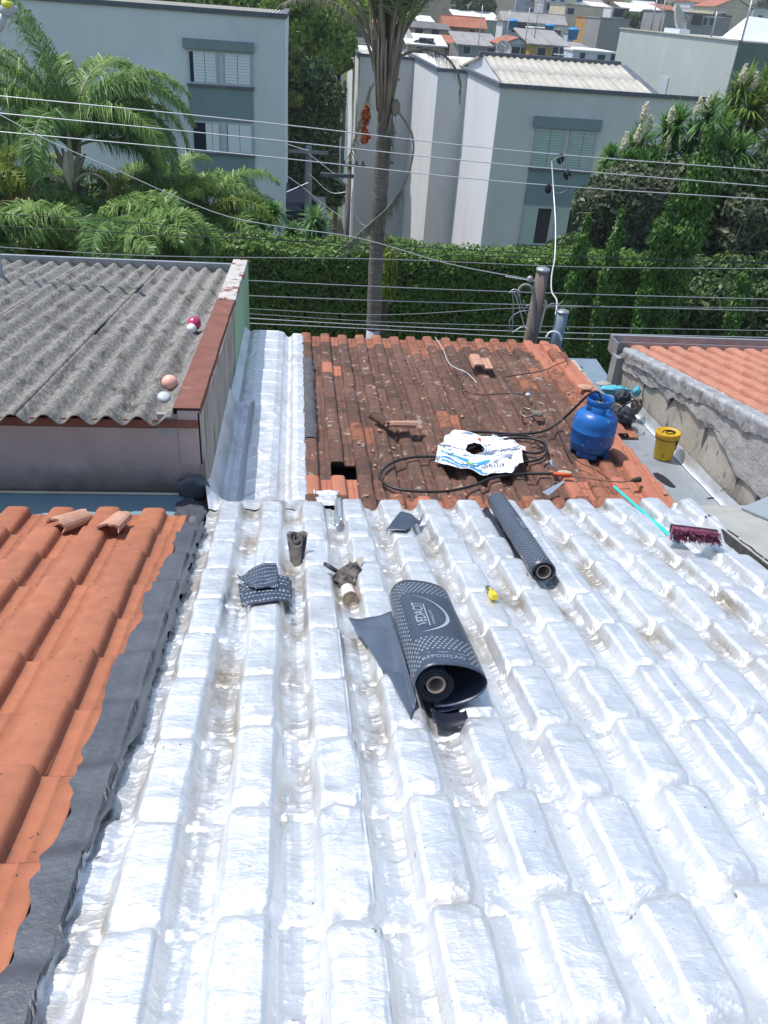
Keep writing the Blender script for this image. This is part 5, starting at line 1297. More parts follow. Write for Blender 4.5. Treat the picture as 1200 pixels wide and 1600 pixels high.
H('wide tan block behind the palm crown, top of picture',640,712,-22,22,tan,'flat',Y=190,rm_='far_grey',wins=[(.1,.6,1.4,1.2),(.45,.6,1.4,1.2),(.8,.6,1.2,1.2)])
H('big plain cream block beside the dark tree at the top',757,806,-25,20,cream,'flat',Y=200,rm_='far_grey')
H('lilac grey tower beside the cream block at the top',807,829,-18,18,lilac,'flat',Y=215,rm_='far_grey')
H('low long white roofed house with green grey wall, left of the pitched roof',712,778,31,44,grn,'mono',Y=165,rm_='far_white',depth=7)
H('wide white house under pitched grey roof with blue window',785,882,35,58,white,'gable',Y=150,rm_='far_grey',depth=5,wins=[(.14,.2,2.6,1.6),(.45,.35,1.,1.1)])
H('small house with red walled balcony and blue tank niche',832,876,46,62,redw,'flat',Y=142,rm_='far_white',wins=[(.5,.3,1.6,1.2)],depth=5)
H('brick house under a low red tile roof near the palm',694,757,42,62,brick,'gable',Y=140,rm_='far_tile',depth=5,wins=[(.6,.3,1.,1.)])
H('tan shack with dark roof immediately right of the palm fronds',640,700,46,64,tan,'mono',Y=135,rm_='far_dark',depth=4,wins=W2)
H('bright white roofed shed with ochre wall just above the apartment roof',637,694,72,92,tan,'mono',Y=112,rm_='far_white',depth=6,wins=[(.2,.3,1.,.9)])
H('mid grey rubble walled house in front of the brick house',716,778,73,95,grey,'mono',Y=110,rm_='far_grey',depth=7,wins=[(.1,.4,1.,.9),(.7,.4,1.,.9)])
H('small white blue house with orange tile roof and white dish',784,830,70,95,lb,'gable_y',Y=106,rm_='far_tile',depth=7,wins=[(.3,.3,1.1,1.),(.62,.3,.7,1.)])
yh=H('yellow house with striped awning under a grey roof',826,884,72,100,yel,'mono',Y=104,rm_='far_grey',depth=8,wins=[(.2,.3,1.1,1.1),(.6,.3,.8,1.3),(.8,.3,.8,1.3)])
m=MB(); 
for k in range(9): m.box(yh[1]*.14+k*.42,yh[1]*.14+k*.42+.22,-1.3,-.1,yh[2]-.75,yh[2]-.68)
m.build('striped_awning',M['shutter'],yh[0],world=False)
H('pale blue house with flat white roof next to the grey block',893,962,82,112,lb,'flat',Y=100,rm_='far_white',depth=8,wins=[(.15,.45,.7,1.),(.55,.2,1.,1.4),(.85,.4,.9,1.2)],overh=.6)
H('blue grey house with white balcony at the top right of lilac tower',848,890,4,34,lilac,'flat',Y=225,rm_='far_white',wins=[(.1,.55,1.6,1.6),(.35,.55,1.6,1.6),(.6,.55,1.6,1.6)])
H('broad beige block above the striped awning house',880,942,10,58,cream,'flat',Y=185,rm_='far_grey',wins=[(.05,.7,1.5,1.2)],depth=12)
H('small yellow orange house in front of the beige block',914,937,28,58,ora,'flat',Y=160,rm_='ridge' if False else 'far_tile',wins=[(.15,.45,.8,1.4),(.6,.45,.7,1.2)],depth=6)
H('raw grey concrete house left of the grey rendered block',934,980,30,80,grey,'flat',Y=150,rm_='far_grey',depth=8,wins=[(.7,.2,.9,1.)])
H('open white framed rooftop room above the raw concrete house',955,982,13,30,white,'flat',Y=175,rm_='far_white',wins=[(.1,.15,3.,1.5)],depth=5)
H('pale green house with bush behind the grey block',978,1037,20,48,grn,'mono',Y=185,rm_='far_white',wins=[(.3,.5,1.2,1.),(.75,.4,1.5,1.3)])
H('long grey house with small dark windows behind the big dish',1036,1140,22,56,grey,'flat',Y=150,rm_='far_dark',wins=[(.40,.45,2.,1.7),(.58,.5,.8,1.2),(.68,.5,1.,1.2)],depth=10)
H('white walled house with red tile roof at the top edge',1078,1122,4,20,white,'gable',Y=260,rm_='far_tile',depth=12)
H('cream house with orange gabled roof near the top right corner',1112,1172,12,52,cream,'gable_y',Y=215,rm_='far_tile',wins=[(.2,.5,1.4,1.4)],depth=12)
H('white tower at the far right top corner',1172,1215,14,60,white,'flat',Y=230,rm_='far_grey',wins=[(.2,.6,1.3,1.2)])
H('sky blue house with dark windows left of the palm',512,548,42,74,blue,'flat',Y=135,rm_='far_white',wins=[(.1,.62,1.2,1.1),(.1,.1,2.,1.1)],depth=7)
bh=H('beige house with white balustraded balcony left of the palm crown',546,594,36,98,cream,'mono',Y=132,rm_='far_tile',wins=[(.1,.62,1.5,1.2),(.55,.62,1.5,1.2),(.15,.1,1.3,1.6),(.6,.1,1.6,1.2)],depth=8)
MB().box(-bh[1]/2,bh[1]*.3,-1.2,-.1,bh[2]*.48,bh[2]*.50).build('balcony_slab',M['far_white'],bh[0],world=False)
for k in range(8): MB().box(-bh[1]/2+k*.55,-bh[1]/2+k*.55+.2,-1.2,-1.1,bh[2]*.50,bh[2]*.58).build('baluster',M['far_white'],bh[0],world=False)
MB().box(-bh[1]/2,bh[1]*.3,-1.22,-1.08,bh[2]*.58,bh[2]*.60).build('hand_rail',M['far_white'],bh[0],world=False)
H('pale house with dark upper windows between tree and palm',500,545,20,44,white,'flat',Y=170,rm_='far_white',wins=[(.3,.4,1.2,1.),(.6,.4,1.2,1.)])
H('brick red row house at the top between tree and palm',528,585,3,16,brick,'mono',Y=230,rm_='far_grey')
H('grey blue house at the very top left of the palm',495,530,-8,14,lilac,'flat',Y=240,rm_='far_grey',wins=[(.3,.3,1.5,1.3)])
H('orange house high on the hill behind the palm leaves',590,640,-10,22,ora,'gable',Y=220,rm_='far_tile')
H('cream shed beside the palm trunk, right above the block',600,640,60,92,cream,'mono',Y=115,rm_='far_grey',wins=[(.3,.4,1.,.9)])
# a second tier further up the hill
rr=random.Random(21); cols=[cream,tan,white,brick,grey,lb,grn,ora,lilac,yel]; cn=['cream','tan','white','brick red','grey','pale blue','pale green','orange','lilac','yellow']; rn=['far_tile','far_grey','far_white','far_dark']; rl=['red tiled','grey','white','dark']
ORD='first second third fourth fifth sixth seventh eighth ninth tenth eleventh twelfth thirteenth fourteenth fifteenth sixteenth seventeenth'.split()
hid=0
for k in range(34):
    px=500+k*21+rr.uniform(-7,7); yb=(22 if k%2 else 6)+(px-600)*.05+rr.uniform(-6,6); Y=(250 if k%2 else 300)+rr.uniform(-12,12)
    ci=(k*3+1)%10; ri=(k*5+k//4)%4
    H('%s hillside house, %s roof, %s from the left in the %s hilltop row'%(cn[ci],rl[ri],ORD[k//2],'lower' if k%2 else 'upper'),px-13-rr.uniform(0,6),px+13+rr.uniform(0,6),yb-rr.uniform(16,24),yb,cols[ci],['gable','flat','mono','gable_y'][rr.randrange(4)],Y=Y,rm_=rn[ri],rot=rr.uniform(-.3,.3),wins=[(.15,.5,1.4,1.3),(.6,.5,1.4,1.3)])
    hid+=1
def tank(label,x,y,Y,r=.8):
    p=atY(x,y,Y); t=thing('water_tank',label,'water tank',p,(0,0,0),'blue rooftop water tanks')
    MB().lathe([(0,0),(r*.8,0),(r,1.5*r),(r*1.05,1.5*r),(r*1.05,1.6*r)],16).build('tank_body',M['tank_blue'],t,True,world=False)
    MB().lathe([(r*1.06,1.6*r),(r*.9,1.75*r),(r*.3,1.95*r),(0,1.97*r)],16).build('tank_lid',M['tank_blue'],t,True,world=False)
tank('bright blue water tank above the striped awning house',894,62,125.,.75); tank('blue water tank in the red balcony house',857,53,140.,.7); tank('blue tank on the wide white house wall',800,47,148.,.8); tank('blue tank at the top right of the beige block',905,3,230.,.9); tank('small blue tank by the pale blue house wall',790,90,104.,.4)
for rowi,(rn_,y0_,Yr,x0_,dx) in enumerate((('middle',52,172.,598,33),('front',80,121.,604,20))):
    for k in range(17):
        px=x0_+k*dx+rr.uniform(-6,6); yb=y0_+(px-600)*.05+rr.uniform(-5,5); ci=(k*7+rowi*3+2)%10; ri=(k*3+rowi)%4
        if rn_=='front' and px>955: continue
        H('%s hillside house, %s roof, %s from the left in the %s row'%(cn[ci],rl[ri],ORD[k],rn_),px-8-rr.uniform(0,7),px+8+rr.uniform(0,7),yb-rr.uniform(9,17),yb,cols[ci],['mono','flat','mono','gable_y','parapet'][rr.randrange(5)],Y=Yr+rr.uniform(-14,14),rm_=rn[ri],rot=rr.uniform(-.35,.35),depth=5.,wins=[(.15,.35,1.,1.),(.6,.35,1.,1.)])
def mast(label,x0,y0,x1,y1,Y,r=.04,bars=0,X=None):
    a_=atY(x0,y0,Y); b_=atY(x1,y1,Y); b_.y=a_.y; t=thing('antenna_mast',label,'antenna',a_,group='antenna masts on the roofs')
    MB().tube([a_,Vector((a_.x,a_.y,b_.z))],r,6).build('pole',M['steel'],t,True)
    for k in range(bars): z=b_.z-.25*k; MB().tube([(a_.x-.5,a_.y,z),(a_.x+.5,a_.y,z)],r*.4,5).build('crossbar',M['steel'],t)
mast('tall mast behind the grey block, left of the big dish',1014,60,1016,-10,66.,.05)
mast('second tall mast close to the left of the dish',1027,60,1032,-10,67.,.05)
mast('pale pole with arm, right of the dish',1110,62,1118,18,50.,.05,2)
mast('tall pale mast on the block corner at right',1158,66,1170,0,47.,.05,1)
mast('thin mast over the white roofed shed',787,95,790,15,60.,.03)
mast('thin mast left of the pitched grey roof',745,92,750,8,62.,.03)
mast('thin mast right of the pitched grey roof',818,85,823,12,64.,.03,1)
mast('thin tall aerial above the lilac tower',835,60,840,5,90.,.04,2)
# walls / fence low between blocks, car
def car(label,x,y,z,rot,paint):
    t=thing('parked_car',label,'car',(x,y,z),(0,0,rot))
    prof=[(-2.0,.35),(-2.05,.7),(-1.95,.95),(-1.2,1.02),(-.6,1.42),(.6,1.46),(1.35,1.02),(1.95,.92),(2.05,.6),(2.0,.35)]
    m=MB(); n=len(prof); vs=[(px_,s*.82*(1 if pz<1.05 else .78),pz) for s in (-1,1) for px_,pz in prof]; m.add(vs,[tuple(range(n)),tuple(range(n,2*n))[::-1]]+[(i,n+i,n+(i+1)%n,(i+1)%n) for i in range(n)]); m.build('body',paint,t,world=False)
    for s in (-1,1):
        MB().add([(-1.0,s*.80,1.04),(-.55,s*.665,1.38),(.55,s*.665,1.40),(1.1,s*.80,1.04)],[(0,1,2,3)]).build('side_window',M['glass'],t,world=False)
        for xx in (-1.25,1.3):
            w_=MB().lathe([(0,-.1),(.30,-.1),(.33,-.06),(.33,.06),(.30,.1),(0,.1)],20,Matrix.Translation((xx,s*.80,.33))@Matrix.Rotation(math.pi/2,4,'X')).build('wheel',M['tyre'],t,True,world=False)
            MB().lathe([(0,0),(.19,0),(.20,.02),(0,.03)],12,Matrix.Translation((xx,s*.905,.33))@Matrix.Rotation(-s*math.pi/2,4,'X')).build('rim',M['rim'],w_,world=False)
        MB().box(1.96,2.06,s*.55-.15,s*.55+.15,.62,.78).build('headlight',M['shutter'],t,world=False)
    return t
p=atY(461,338,42.); tag(MB().box(-.5,1.5,39.,47.,-8.,p.z).build('parking_terrace',M['pave']),kind='structure'); car('dark car parked in the gap between the two apartment blocks',p.x-.3,42,p.z+.004,1.9,M['car'])

# ================================================================== vegetation
def leaf_cloud(name,centers,radii,n,size,mt,parent=None,seed=0,flat=.75,kind=None,loc=None,shell=.55,aspect=.5,vertical=False):
    """leaf shaped diamonds spread through ellipsoid clumps"""
    g=np.random.default_rng(seed); k=len(centers); C=np.array(centers,float); Rr=np.array(radii,float)
    if Rr.ndim==1: Rr=np.stack([Rr,Rr,Rr*flat],-1)
    wt=Rr.prod(1)**(2/3); idx=g.choice(k,n,p=wt/wt.sum())
    d=g.normal(size=(n,3)); d/=np.linalg.norm(d,axis=1,keepdims=True)
    rad=shell+(1-shell)*g.random(n)**.6; rad*=.85+.35*vn(d[:,0]*2.5+idx*1.7,d[:,1]*2.5,d[:,2]*2.5+idx)
    P=C[idx]+d*Rr[idx]*rad[:,None]
    nr=d+g.normal(size=(n,3))*.7; nr/=np.linalg.norm(nr,axis=1,keepdims=True)
    r=g.normal(size=(n,3)); r[:,2]-=.5
    if vertical: r=np.tile([0,0,1.],(n,1))+g.normal(size=(n,3))*.35
    t=np.cross(nr,r); t/=np.linalg.norm(t,axis=1,keepdims=True)+1e-9; b=np.cross(nr,t)
    s=size*(.6+.8*g.random(n))[:,None]
    V=np.stack([P-b*s,P+t*s*aspect,P+b*s,P-t*s*aspect],1).reshape(-1,3)
    if parent is not None: V=V-np.array(parent.location)
    F=np.arange(n*4).reshape(n,4)
    o=obj(name,npmesh(name,V,F,mt),parent)
    if kind: o['kind']=kind
    return o
def clumps(c,R,n,seed,r=(.25,.45),flat=.8):
    g=np.random.default_rng(seed); out=[];rad=[]
    for i in range(n):
        d=g.normal(size=3); d/=np.linalg.norm(d); d*=g.random()**.4; out.append((c[0]+d[0]*R[0],c[1]+d[1]*R[1],c[2]+d[2]*R[2])); rad.append(g.uniform(*r)*min(R))
    return out,rad
def tree(name,label,c,R,n,leafsize,mt,seed,base,nc=26,r=(.28,.5),cat='tree',trunk_r=.2,inner=True,group=None,leaf2=None):
    t=thing(name,label,cat,(base[0],base[1],base[2]),group=group)
    cs,rs=clumps(c,R,nc,seed,r)
    m=MB(); top=Vector(c); b_=Vector(base); mid_=top-Vector((0,0,R[2]*.75))
    m.tube(smooth_path([b_,b_.lerp(top,.3)+Vector((.1,0,0)),mid_],4),[trunk_r*(1-.04*i) for i in range(9)],8)
    for q in cs[:10]: m.tube([mid_-Vector((0,0,.3)),mid_.lerp(Vector(q),.5)+Vector((0,0,.2)),Vector(q)],[trunk_r*.45,trunk_r*.28,trunk_r*.1],5)
    m.build('trunk',M['bark'],t,True)
    leaf_cloud('crown',cs,rs,n,leafsize,mt,t,seed)
    if leaf2: leaf_cloud('crown_tips',[(x,y,z+.15) for x,y,z in cs],[q*1.05 for q in rs],n//3,leafsize,leaf2,t,seed+1)
    return t
def frond(P0,az,el,L,droop,nl,ll,mt,mr,parent,name='frond',lw=.03,seed=0,hang=.6,curl=0.,r=.02,start=.12,vshape=.5,jit=.18):
    """arching feather leaf"""
    g=np.random.default_rng(seed); ns=22; pts=[]; p=Vector(P0); a_=el; z_=az
    for i in range(ns+1):
        pts.append(p.copy()); dirv=Vector((_c(a_)*_c(z_),_c(a_)*_s(z_),_s(a_))); p=p+dirv*(L/ns); a_-=droop/ns*(1+.8*i/ns); z_+=curl/ns
        a_=max(a_,-1.5)
    root=MB(); root.tube(pts,[r*(1-.8*i/ns)+.003 for i in range(ns+1)],5)
    fo=root.build(name,mr,parent,True)
    V=[];F=[]
    A=np.array([tuple(q) for q in pts])
    for i in range(nl):
        s=start+(1-start)*(i+.5)/nl; k=s*ns; j=min(int(k),ns-1); u=k-j
        q=A[j]*(1-u)+A[j+1]*u; tg=A[j+1]-A[j]; tg/=np.linalg.norm(tg)
        sd_=np.cross(tg,[0,0,1.]); nn=np.linalg.norm(sd_); sd_=sd_/nn if nn>1e-3 else np.array([1.,0,0]); upv=np.cross(sd_,tg)
        prof=math.sin(math.pi*min(1,.12+s*.86))**.6
        for side in (-1,1):
            l=ll*prof*g.uniform(.8,1.1)
            dv=sd_*side*.8+tg*g.uniform(.3,.8)+upv*g.uniform(-.15,vshape)+g.normal(size=3)*jit*.5; dv/=np.linalg.norm(dv)
            q1=q+dv*l*.5; d2=dv+np.array([0,0,-hang*g.uniform(.5,1.7)])+g.normal(size=3)*jit; d2/=np.linalg.norm(d2); q2=q1+d2*l*.5; d3=d2+np.array([0,0,-hang]); 
            wv=np.cross(dv,upv+.3*g.normal(size=3)); wv/=np.linalg.norm(wv)+1e-9; wv*=lw*.5
            b_=len(V); V+=[q-wv*.6,q+wv*.6,q1+wv,q1-wv,q2]; F+=[(b_,b_+1,b_+2,b_+3),(b_+3,b_+2,b_+4)]
    mi=np.array(wmat(fo).inverted()); V=np.array(V)@mi[:3,:3].T+mi[:3,3]
    obj('leaflets',npmesh('leaflets',V,F,mt),fo)
    return fo
def rosette(C,r,n,mt,parent,name='leaf_rosette',seed=0,w=.05,bend=.25,up=.15,elmin=-.7):
    g=np.random.default_rng(seed); V=[];F=[]
    for i in range(n):
        az=g.uniform(0,2*math.pi); el=g.uniform(elmin,1.35); l=r*g.uniform(.75,1.1); d_=np.array([_c(el)*_c(az),_c(el)*_s(az),_s(el)]); sd_=np.array([-_s(az),_c(az),0])
        q=np.array(C); q1=q+d_*l*.55; q2=q+d_*l+np.array([0,0,-bend*l*g.uniform(.3,1)])
        b_=len(V); V+=[q-sd_*w*.4,q+sd_*w*.4,q1+sd_*w*.5,q1-sd_*w*.5,q2]; F+=[(b_,b_+1,b_+2,b_+3),(b_+3,b_+2,b_+4)]
    V=np.array(V)-np.array(parent.location)
    return obj(name,npmesh(name,V,F,mt),parent)

# --- hedge
HY=19.0; htop=atY(600,400,HY).z
hd=thing('clipped_hedge','long clipped dark green hedge running across behind the wires','hedge',(2,HY+.6,0))
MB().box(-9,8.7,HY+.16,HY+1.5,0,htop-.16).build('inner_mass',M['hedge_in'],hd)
g=rng; n1_,n2_=64000,22000
P=np.concatenate([np.stack([g.uniform(-9,8.7,n1_),HY+.12-.16*g.random(n1_),g.uniform(.5,htop,n1_)],-1),np.stack([g.uniform(-9,8.7,n2_),g.uniform(HY,HY+1.5,n2_),htop-.12+.16*g.random(n2_)],-1)])
P[:,1]+=.22*(vn(P[:,0]*1.3,P[:,2]*1.6,1.)-.5)+.10*(vn(P[:,0]*5,P[:,2]*5,2.)-.5); P[:,2]+=.16*(vn(P[:,0]*1.1,P[:,1],3.)-.5)+.14*np.clip(vn(P[:,0]*6,P[:,1]*6,9.)-.62,0,1)*(P[:,2]>htop-.25)*2
nr=np.concatenate([np.tile([0,-1,.5],(n1_,1)),np.tile([0,-.2,1.],(n2_,1))])+g.normal(size=(n1_+n2_,3))*.55; nr/=np.linalg.norm(nr,axis=1,keepdims=True)
t_=np.cross(nr,g.normal(size=nr.shape)); t_/=np.linalg.norm(t_,axis=1,keepdims=True); b_=np.cross(nr,t_); s_=(.032+.03*g.random(len(P)))[:,None]
V=np.stack([P-b_*s_,P+t_*s_*.6,P+b_*s_,P-t_*s_*.6],1).reshape(-1,3)-np.array([2,HY+.6,0])
tag(obj('foliage',npmesh('foliage',V,np.arange(len(V)).reshape(-1,4),M['hedge']),hd),kind='stuff')

# --- central palm
PY=17.3
def pp(x,y,dy=0.): return atY(x,y,PY+dy)
cp=thing('tall_palm','tall slim palm in the centre with grey dry leaf bases and hanging red fruit','palm tree',(pp(583,515).x,PY,0))
b0_=pp(583,515); m=MB(); pts=[Vector((b0_.x+.0,PY,0)),b0_,pp(588,400),pp(594,300),pp(600,215),pp(603,165)]
m.tube(smooth_path(pts[1:],6),[.150+.012*(i%2)-.0002*i for i in range(25)],14); m.build('trunk',M['trunk'],cp,True)
MB().tube([pts[0],pts[1]],[.19,.15],14).build('painted_trunk_base',M['trunk_paint'],cp,True)
# dry boots
rr=random.Random(12)
for k in range(34):
    a_=rr.uniform(0,2*math.pi); x0=rr.uniform(-.10,.10); y_=rr.choice([205,190,175,160,150,140,125,110,95]); base_=pp(602+rr.uniform(-3,3),y_)
    base_=base_+Vector((_c(a_)*.10,_s(a_)*.10,0)); L_=rr.uniform(.9,1.9); sp=rr.uniform(.08,.24)
    tip=base_+Vector((_c(a_)*L_*sp,_s(a_)*L_*sp,L_)); mid_=base_.lerp(tip,.5)+Vector((_c(a_)*.05,_s(a_)*.05,0))
    MB().tube([base_-Vector((0,0,.15)),mid_,tip],[.045,.030,.010],6).build('leaf_base',M['boot'],cp,True)
for k in range(38):
    a_=k*2.4+rr.uniform(-.3,.3); base_=pp(604,rr.uniform(105,125)); el=rr.uniform(1.18,1.5)
    frond(base_+Vector((_c(a_)*.08,_s(a_)*.08,0)),a_,el,rr.uniform(2.6,3.6),rr.uniform(.05,.4),60,.6,M['frond_grey'] if k%3 else M['frond_dark'],M['rachis_dry'],cp,seed=k,lw=.025,hang=.5,r=.024,start=.35,vshape=.9)
for (x,y,az,el,L_,dr,sd_) in ((612,100,-.15,.75,2.0,2.0,1),(590,95,math.pi+.1,1.15,2.3,1.3,2),(588,90,math.pi-.35,1.25,2.8,1.2,3),(616,88,.25,1.2,2.8,1.0,4),(585,110,math.pi+.35,1.3,2.4,1.4,5)):
    frond(pp(x,y),az,el,L_,dr,60,.42,M['frond_grey'],M['rachis_dry'],cp,seed=50+sd_,lw=.014,hang=1.6,r=.03,start=.30,vshape=.1)
def pathfrond(pts,nl,ll,mt,mr,parent,seed,start=.5,hang=2.,r=.025,lw=.014,end=1.):
    P=smooth_path(pts,8); n=len(P); fo=MB().tube(P,[r*(1-.6*i/n) for i in range(n)],6).build('dead_frond',mr,parent,True); g=np.random.default_rng(seed); V=[];F=[]
    for i in range(nl):
        s=start+(end-start)*i/nl; q=np.array(P[min(int(s*(n-1)),n-1)]); 
        for sd_ in (-1,1):
            d_=np.array([sd_*g.uniform(.1,.5),g.uniform(-.4,.4),-hang*g.uniform(.4,1)]); d_/=np.linalg.norm(d_); l=ll*g.uniform(.5,1); w_=np.array([1.,.3,0])*lw; b_=len(V); V+=[q-w_,q+w_,q+d_*l]; F+=[(b_,b_+1,b_+2)]
    mi=np.array(wmat(fo).inverted()); V=np.array(V)@mi[:3,:3].T+mi[:3,3]; obj('leaflets',npmesh('leaflets',V,F,mt),fo)
pathfrond([pp(618,170,-.1),pp(632,188,-.2),pp(645,215,-.2),pp(644,250,-.2),pp(630,290,-.2),pp(605,325,-.3),pp(575,352,-.3),pp(535,388,-.3)],60,.45,M['frond_grey'],M['rachis_dry'],cp,3,start=.60)
pathfrond([pp(583,130,-.1),pp(570,165,-.2),pp(558,205,-.2),pp(545,250,-.2)],40,.3,M['frond_dry'],M['rachis_dry'],cp,5,start=.2,hang=1.)
pathfrond([pp(598,355,-.1),pp(604,370,-.2),pp(610,392,-.2)],4,.1,M['frond_dry'],M['rachis_dry'],cp,6)
pathfrond([pp(612,178,-.15),pp(608,200,-.25),pp(604,235,-.2)],60,.5,M['frond_grey'],M['rachis_dry'],cp,7,start=.1,hang=2.)
pathfrond([pp(578,135,-.1),pp(574,150,-.2),pp(571,170,-.2)],4,.1,M['frond_dry'],M['rachis_dry'],cp,8)
cs=[tuple(pp(571+rr.uniform(-3,3),y,-.2)) for y in range(170,222,6)]
leaf_cloud('fruit_cluster',cs,[.07+.02*math.sin(i) for i in range(len(cs))],900,.03,M['fruit'],cp,4,1.,shell=.3)
blob(M['boot'],'seed_boot',cp,*pp(618,168,-.1),.10,.08,.14,4,.4)

# --- left palm (queen palm)
LY=22.
def lp(x,y,dy=0.): return atY(x,y,LY+dy)
qp=thing('drooping_palm','big palm with long drooping green fronds at the upper left','palm tree',(lp(128,400).x,LY,-.5))
MB().tube(smooth_path([Vector((lp(130,415).x,LY,-.8)),lp(132,415),lp(127,360),lp(120,300)],5),[.30-.004*i+.014*(i%2) for i in range(16)],12).build('trunk',M['trunk'],qp,True)
for k,(dx,L_) in enumerate(((-.25,1.2),(.05,1.6),(.25,1.3),(-.1,1.1),(.3,1.0))):
    q=lp(118,305,-.15); MB().tube([q,q+Vector((dx*.5,-.1,.6)),q+Vector((dx*1.3,-.15,L_))],[.12,.09,.03],7).build('leaf_base',M['boot'] if k!=1 else M['stem_pale'],qp,True)
q=lp(112,298,-.9); MB().tube([q,lp(104,270,-.9),lp(103,238,-.9)],[.03,.10,.05],8).build('pale_sheath',M['stem_pale'],qp,True)
crown=lp(116,238)
az=[(-.1,1.45,4.3,2.0),(3.3,1.42,4.3,1.8),(.2,1.35,4.1,1.9),(-.2,1.0,3.6,2.0),(3.4,1.35,4.,1.5),(2.9,1.0,3.6,1.9),(.8,1.,3.4,1.9),(2.3,1.,3.4,1.9),(3.9,.8,3.2,1.9),(0.05,1.25,3.6,2.15),(.35,1.15,3.9,2.0),(-.4,1.2,3.7,2.2),(2.6,1.2,3.6,1.6),(3.2,1.15,3.9,1.7),(3.8,1.1,3.6,2.),(-1.7,1.2,3.,2.2),(1.2,1.3,3.4,1.5),(1.9,1.3,3.4,1.6),(.0,.5,3.1,1.8),(3.1,.45,3.2,1.8),(.6,.6,3.,1.8),(2.7,1.5,3.9,1.0),(.15,1.42,4.0,1.7),(3.5,.8,3.5,1.9)]
for k,(a_,el,L_,dr) in enumerate(az):
    frond(crown+Vector((0,0,rr.uniform(-.1,.3))),a_,el,L_*(1.0 if -.6<a_<.9 else 1.2),dr,230,.80,M['frond'] if k%3 else M['frond_dark'],M['rachis'],qp,seed=100+k,lw=.027,hang=1.5,r=.035,start=.15,vshape=.35)
frond(lp(118,285,-.3),-.25,.9,1.6,2.6,30,.25,M['brown_frond'],M['stem_pale'],qp,seed=140,r=.04,start=.6)
frond(lp(100,285,-.3),3.4,.7,1.4,2.6,30,.25,M['brown_frond'],M['stem_pale'],qp,seed=141,r=.04,start=.6)

# --- areca style clumps
def areca(label,x,y,Y,n,L_,mt,seed,name='areca_palm',spread=1.2,base_y=None,mt2=None,el=(.7,1.4)):
    b_=atY(x,y,Y); t=thing(name,label,'palm',(b_.x,Y,b_.z)); g=random.Random(seed)
    for k in range(n):
        a_=g.uniform(0,2*math.pi); o_=Vector((g.uniform(-spread,spread),g.uniform(-.5,.5),g.uniform(-.3,.4)))
        mm=mt if (mt2 is None or g.random()<.8) else mt2
        frond(b_+o_,a_,g.uniform(*el),L_*g.uniform(.75,1.15),g.uniform(1.3,2.2),110,.66,mm,M['rachis'],t,seed=seed*50+k,lw=.030,hang=1.2,r=.02,start=.15)
    m=MB()
    for k in range(8): ox=g.uniform(-spread,spread)*.7; m.tube([b_+Vector((ox,0,-2.5)),b_+Vector((ox*1.1,0,.1))],[.05,.03],6)
    m.build('canes',M['rachis_dry'],t,True); return t
areca('bushy green palm clump right of the drooping palm, in front of the left block',262,335,23.5,44,2.5,M['frond'],11,spread=1.3,mt2=M['frond_yellow'])
areca('darker palm clump filling the space beneath, just right of the palm trunk',222,385,21.5,28,1.9,M['frond_dark'],12,spread=1.0)
areca('green palm clump at the far left edge above the corrugated roof',25,380,21.,32,2.2,M['frond'],13,spread=1.0,mt2=M['brown_frond'])
areca('yellow green palm clump behind, at the left picture edge',10,310,25.,24,2.4,M['frond_yellow'],14,spread=.9)
areca('green palm clump partly browned, low between the two palms',52,400,23.2,20,1.5,M['frond_dark'],15,spread=.8,mt2=M['brown_frond'])
areca('low green fountain of palm leaves in front of the hedge, far left',0,395,18.0,26,1.7,M['frond'],21,spread=.5)
areca('low green fountain of palm leaves in front of the hedge, right of trunk',245,392,18.2,26,1.7,M['frond'],22,spread=.6,mt2=M['frond_dark'])
areca('small palm clump whose tips reach the third storey window',318,385,22.5,22,2.0,M['frond'],16,spread=.8,mt2=M['frond_yellow'])
leaf_cloud_seed=0
t=thing('understory_shrub','dark tangled undergrowth beneath the left palms','shrub',(-4.5,24.5,0))
leaf_cloud('foliage',[tuple(atY(x,y,24.5)) for x,y in ((160,318),(205,325),(60,322),(245,345),(20,350),(70,380),(120,395),(180,380),(230,375),(280,380),(330,400),(0,395),(60,420),(220,420))],[1.1]*14,22000,.11,M['leaf_dark'],t,5)

t=thing('tree_belt','green tree canopy showing over the roof of the left apartment block','trees',(-8,70,-7)); leaf_cloud('foliage',[tuple(atY(x,y,70.)) for x,y in ((-40,-30),(40,-28),(110,-30),(180,-26),(250,-22),(320,-16),(385,-8),(430,5),(430,40))],[4.2,4.,4,4,4,3.6,3.4,3.2,3.2],30000,.26,M['leaf_bright'],t,77)
t['kind']='stuff'
# --- trees between blocks
c=atY(478,40,56.); tree('leafy_tree','bright green leafy tree rising beside the left block at top',(c.x,c.y,c.z),(3.6,3.,2.6),30000,.19,M['leaf_bright'],3,(c.x,c.y,-7.4),34,leaf2=M['frond_yellow'],r=(.25,.45))
c=atY(530,88,62.); tree('leafy_tree','smaller green tree leaning toward the palm, over the white wing',(c.x,c.y,c.z),(2.0,2.,1.2),9000,.18,M['leaf_bright'],8,(c.x,c.y,-7.4),14)
c=atY(458,175,50.); tree('olive_tree','tall olive green tree in the gap between the apartment blocks',(c.x,c.y,c.z),(1.15,1.8,3.7),22000,.15,M['leaf_olive'],4,(c.x,c.y,-7.4),34,r=(.3,.5))
c=atY(440,85,58.); tree('leafy_tree','green tree crown seen just past the roof corner of the left block',(c.x,c.y,c.z),(3.,2.5,3.),16000,.19,M['leaf_bright'],9,(c.x,c.y,-7.4),20)
c=atY(734,12,175.); tree('dark_tree','dark round tree between the tan block and the cream block',(c.x,c.y,c.z),(4.2,4,3.6),9000,.42,M['leaf_dark'],14,(c.x,c.y,hY(175)-3),18,r=(.3,.5))
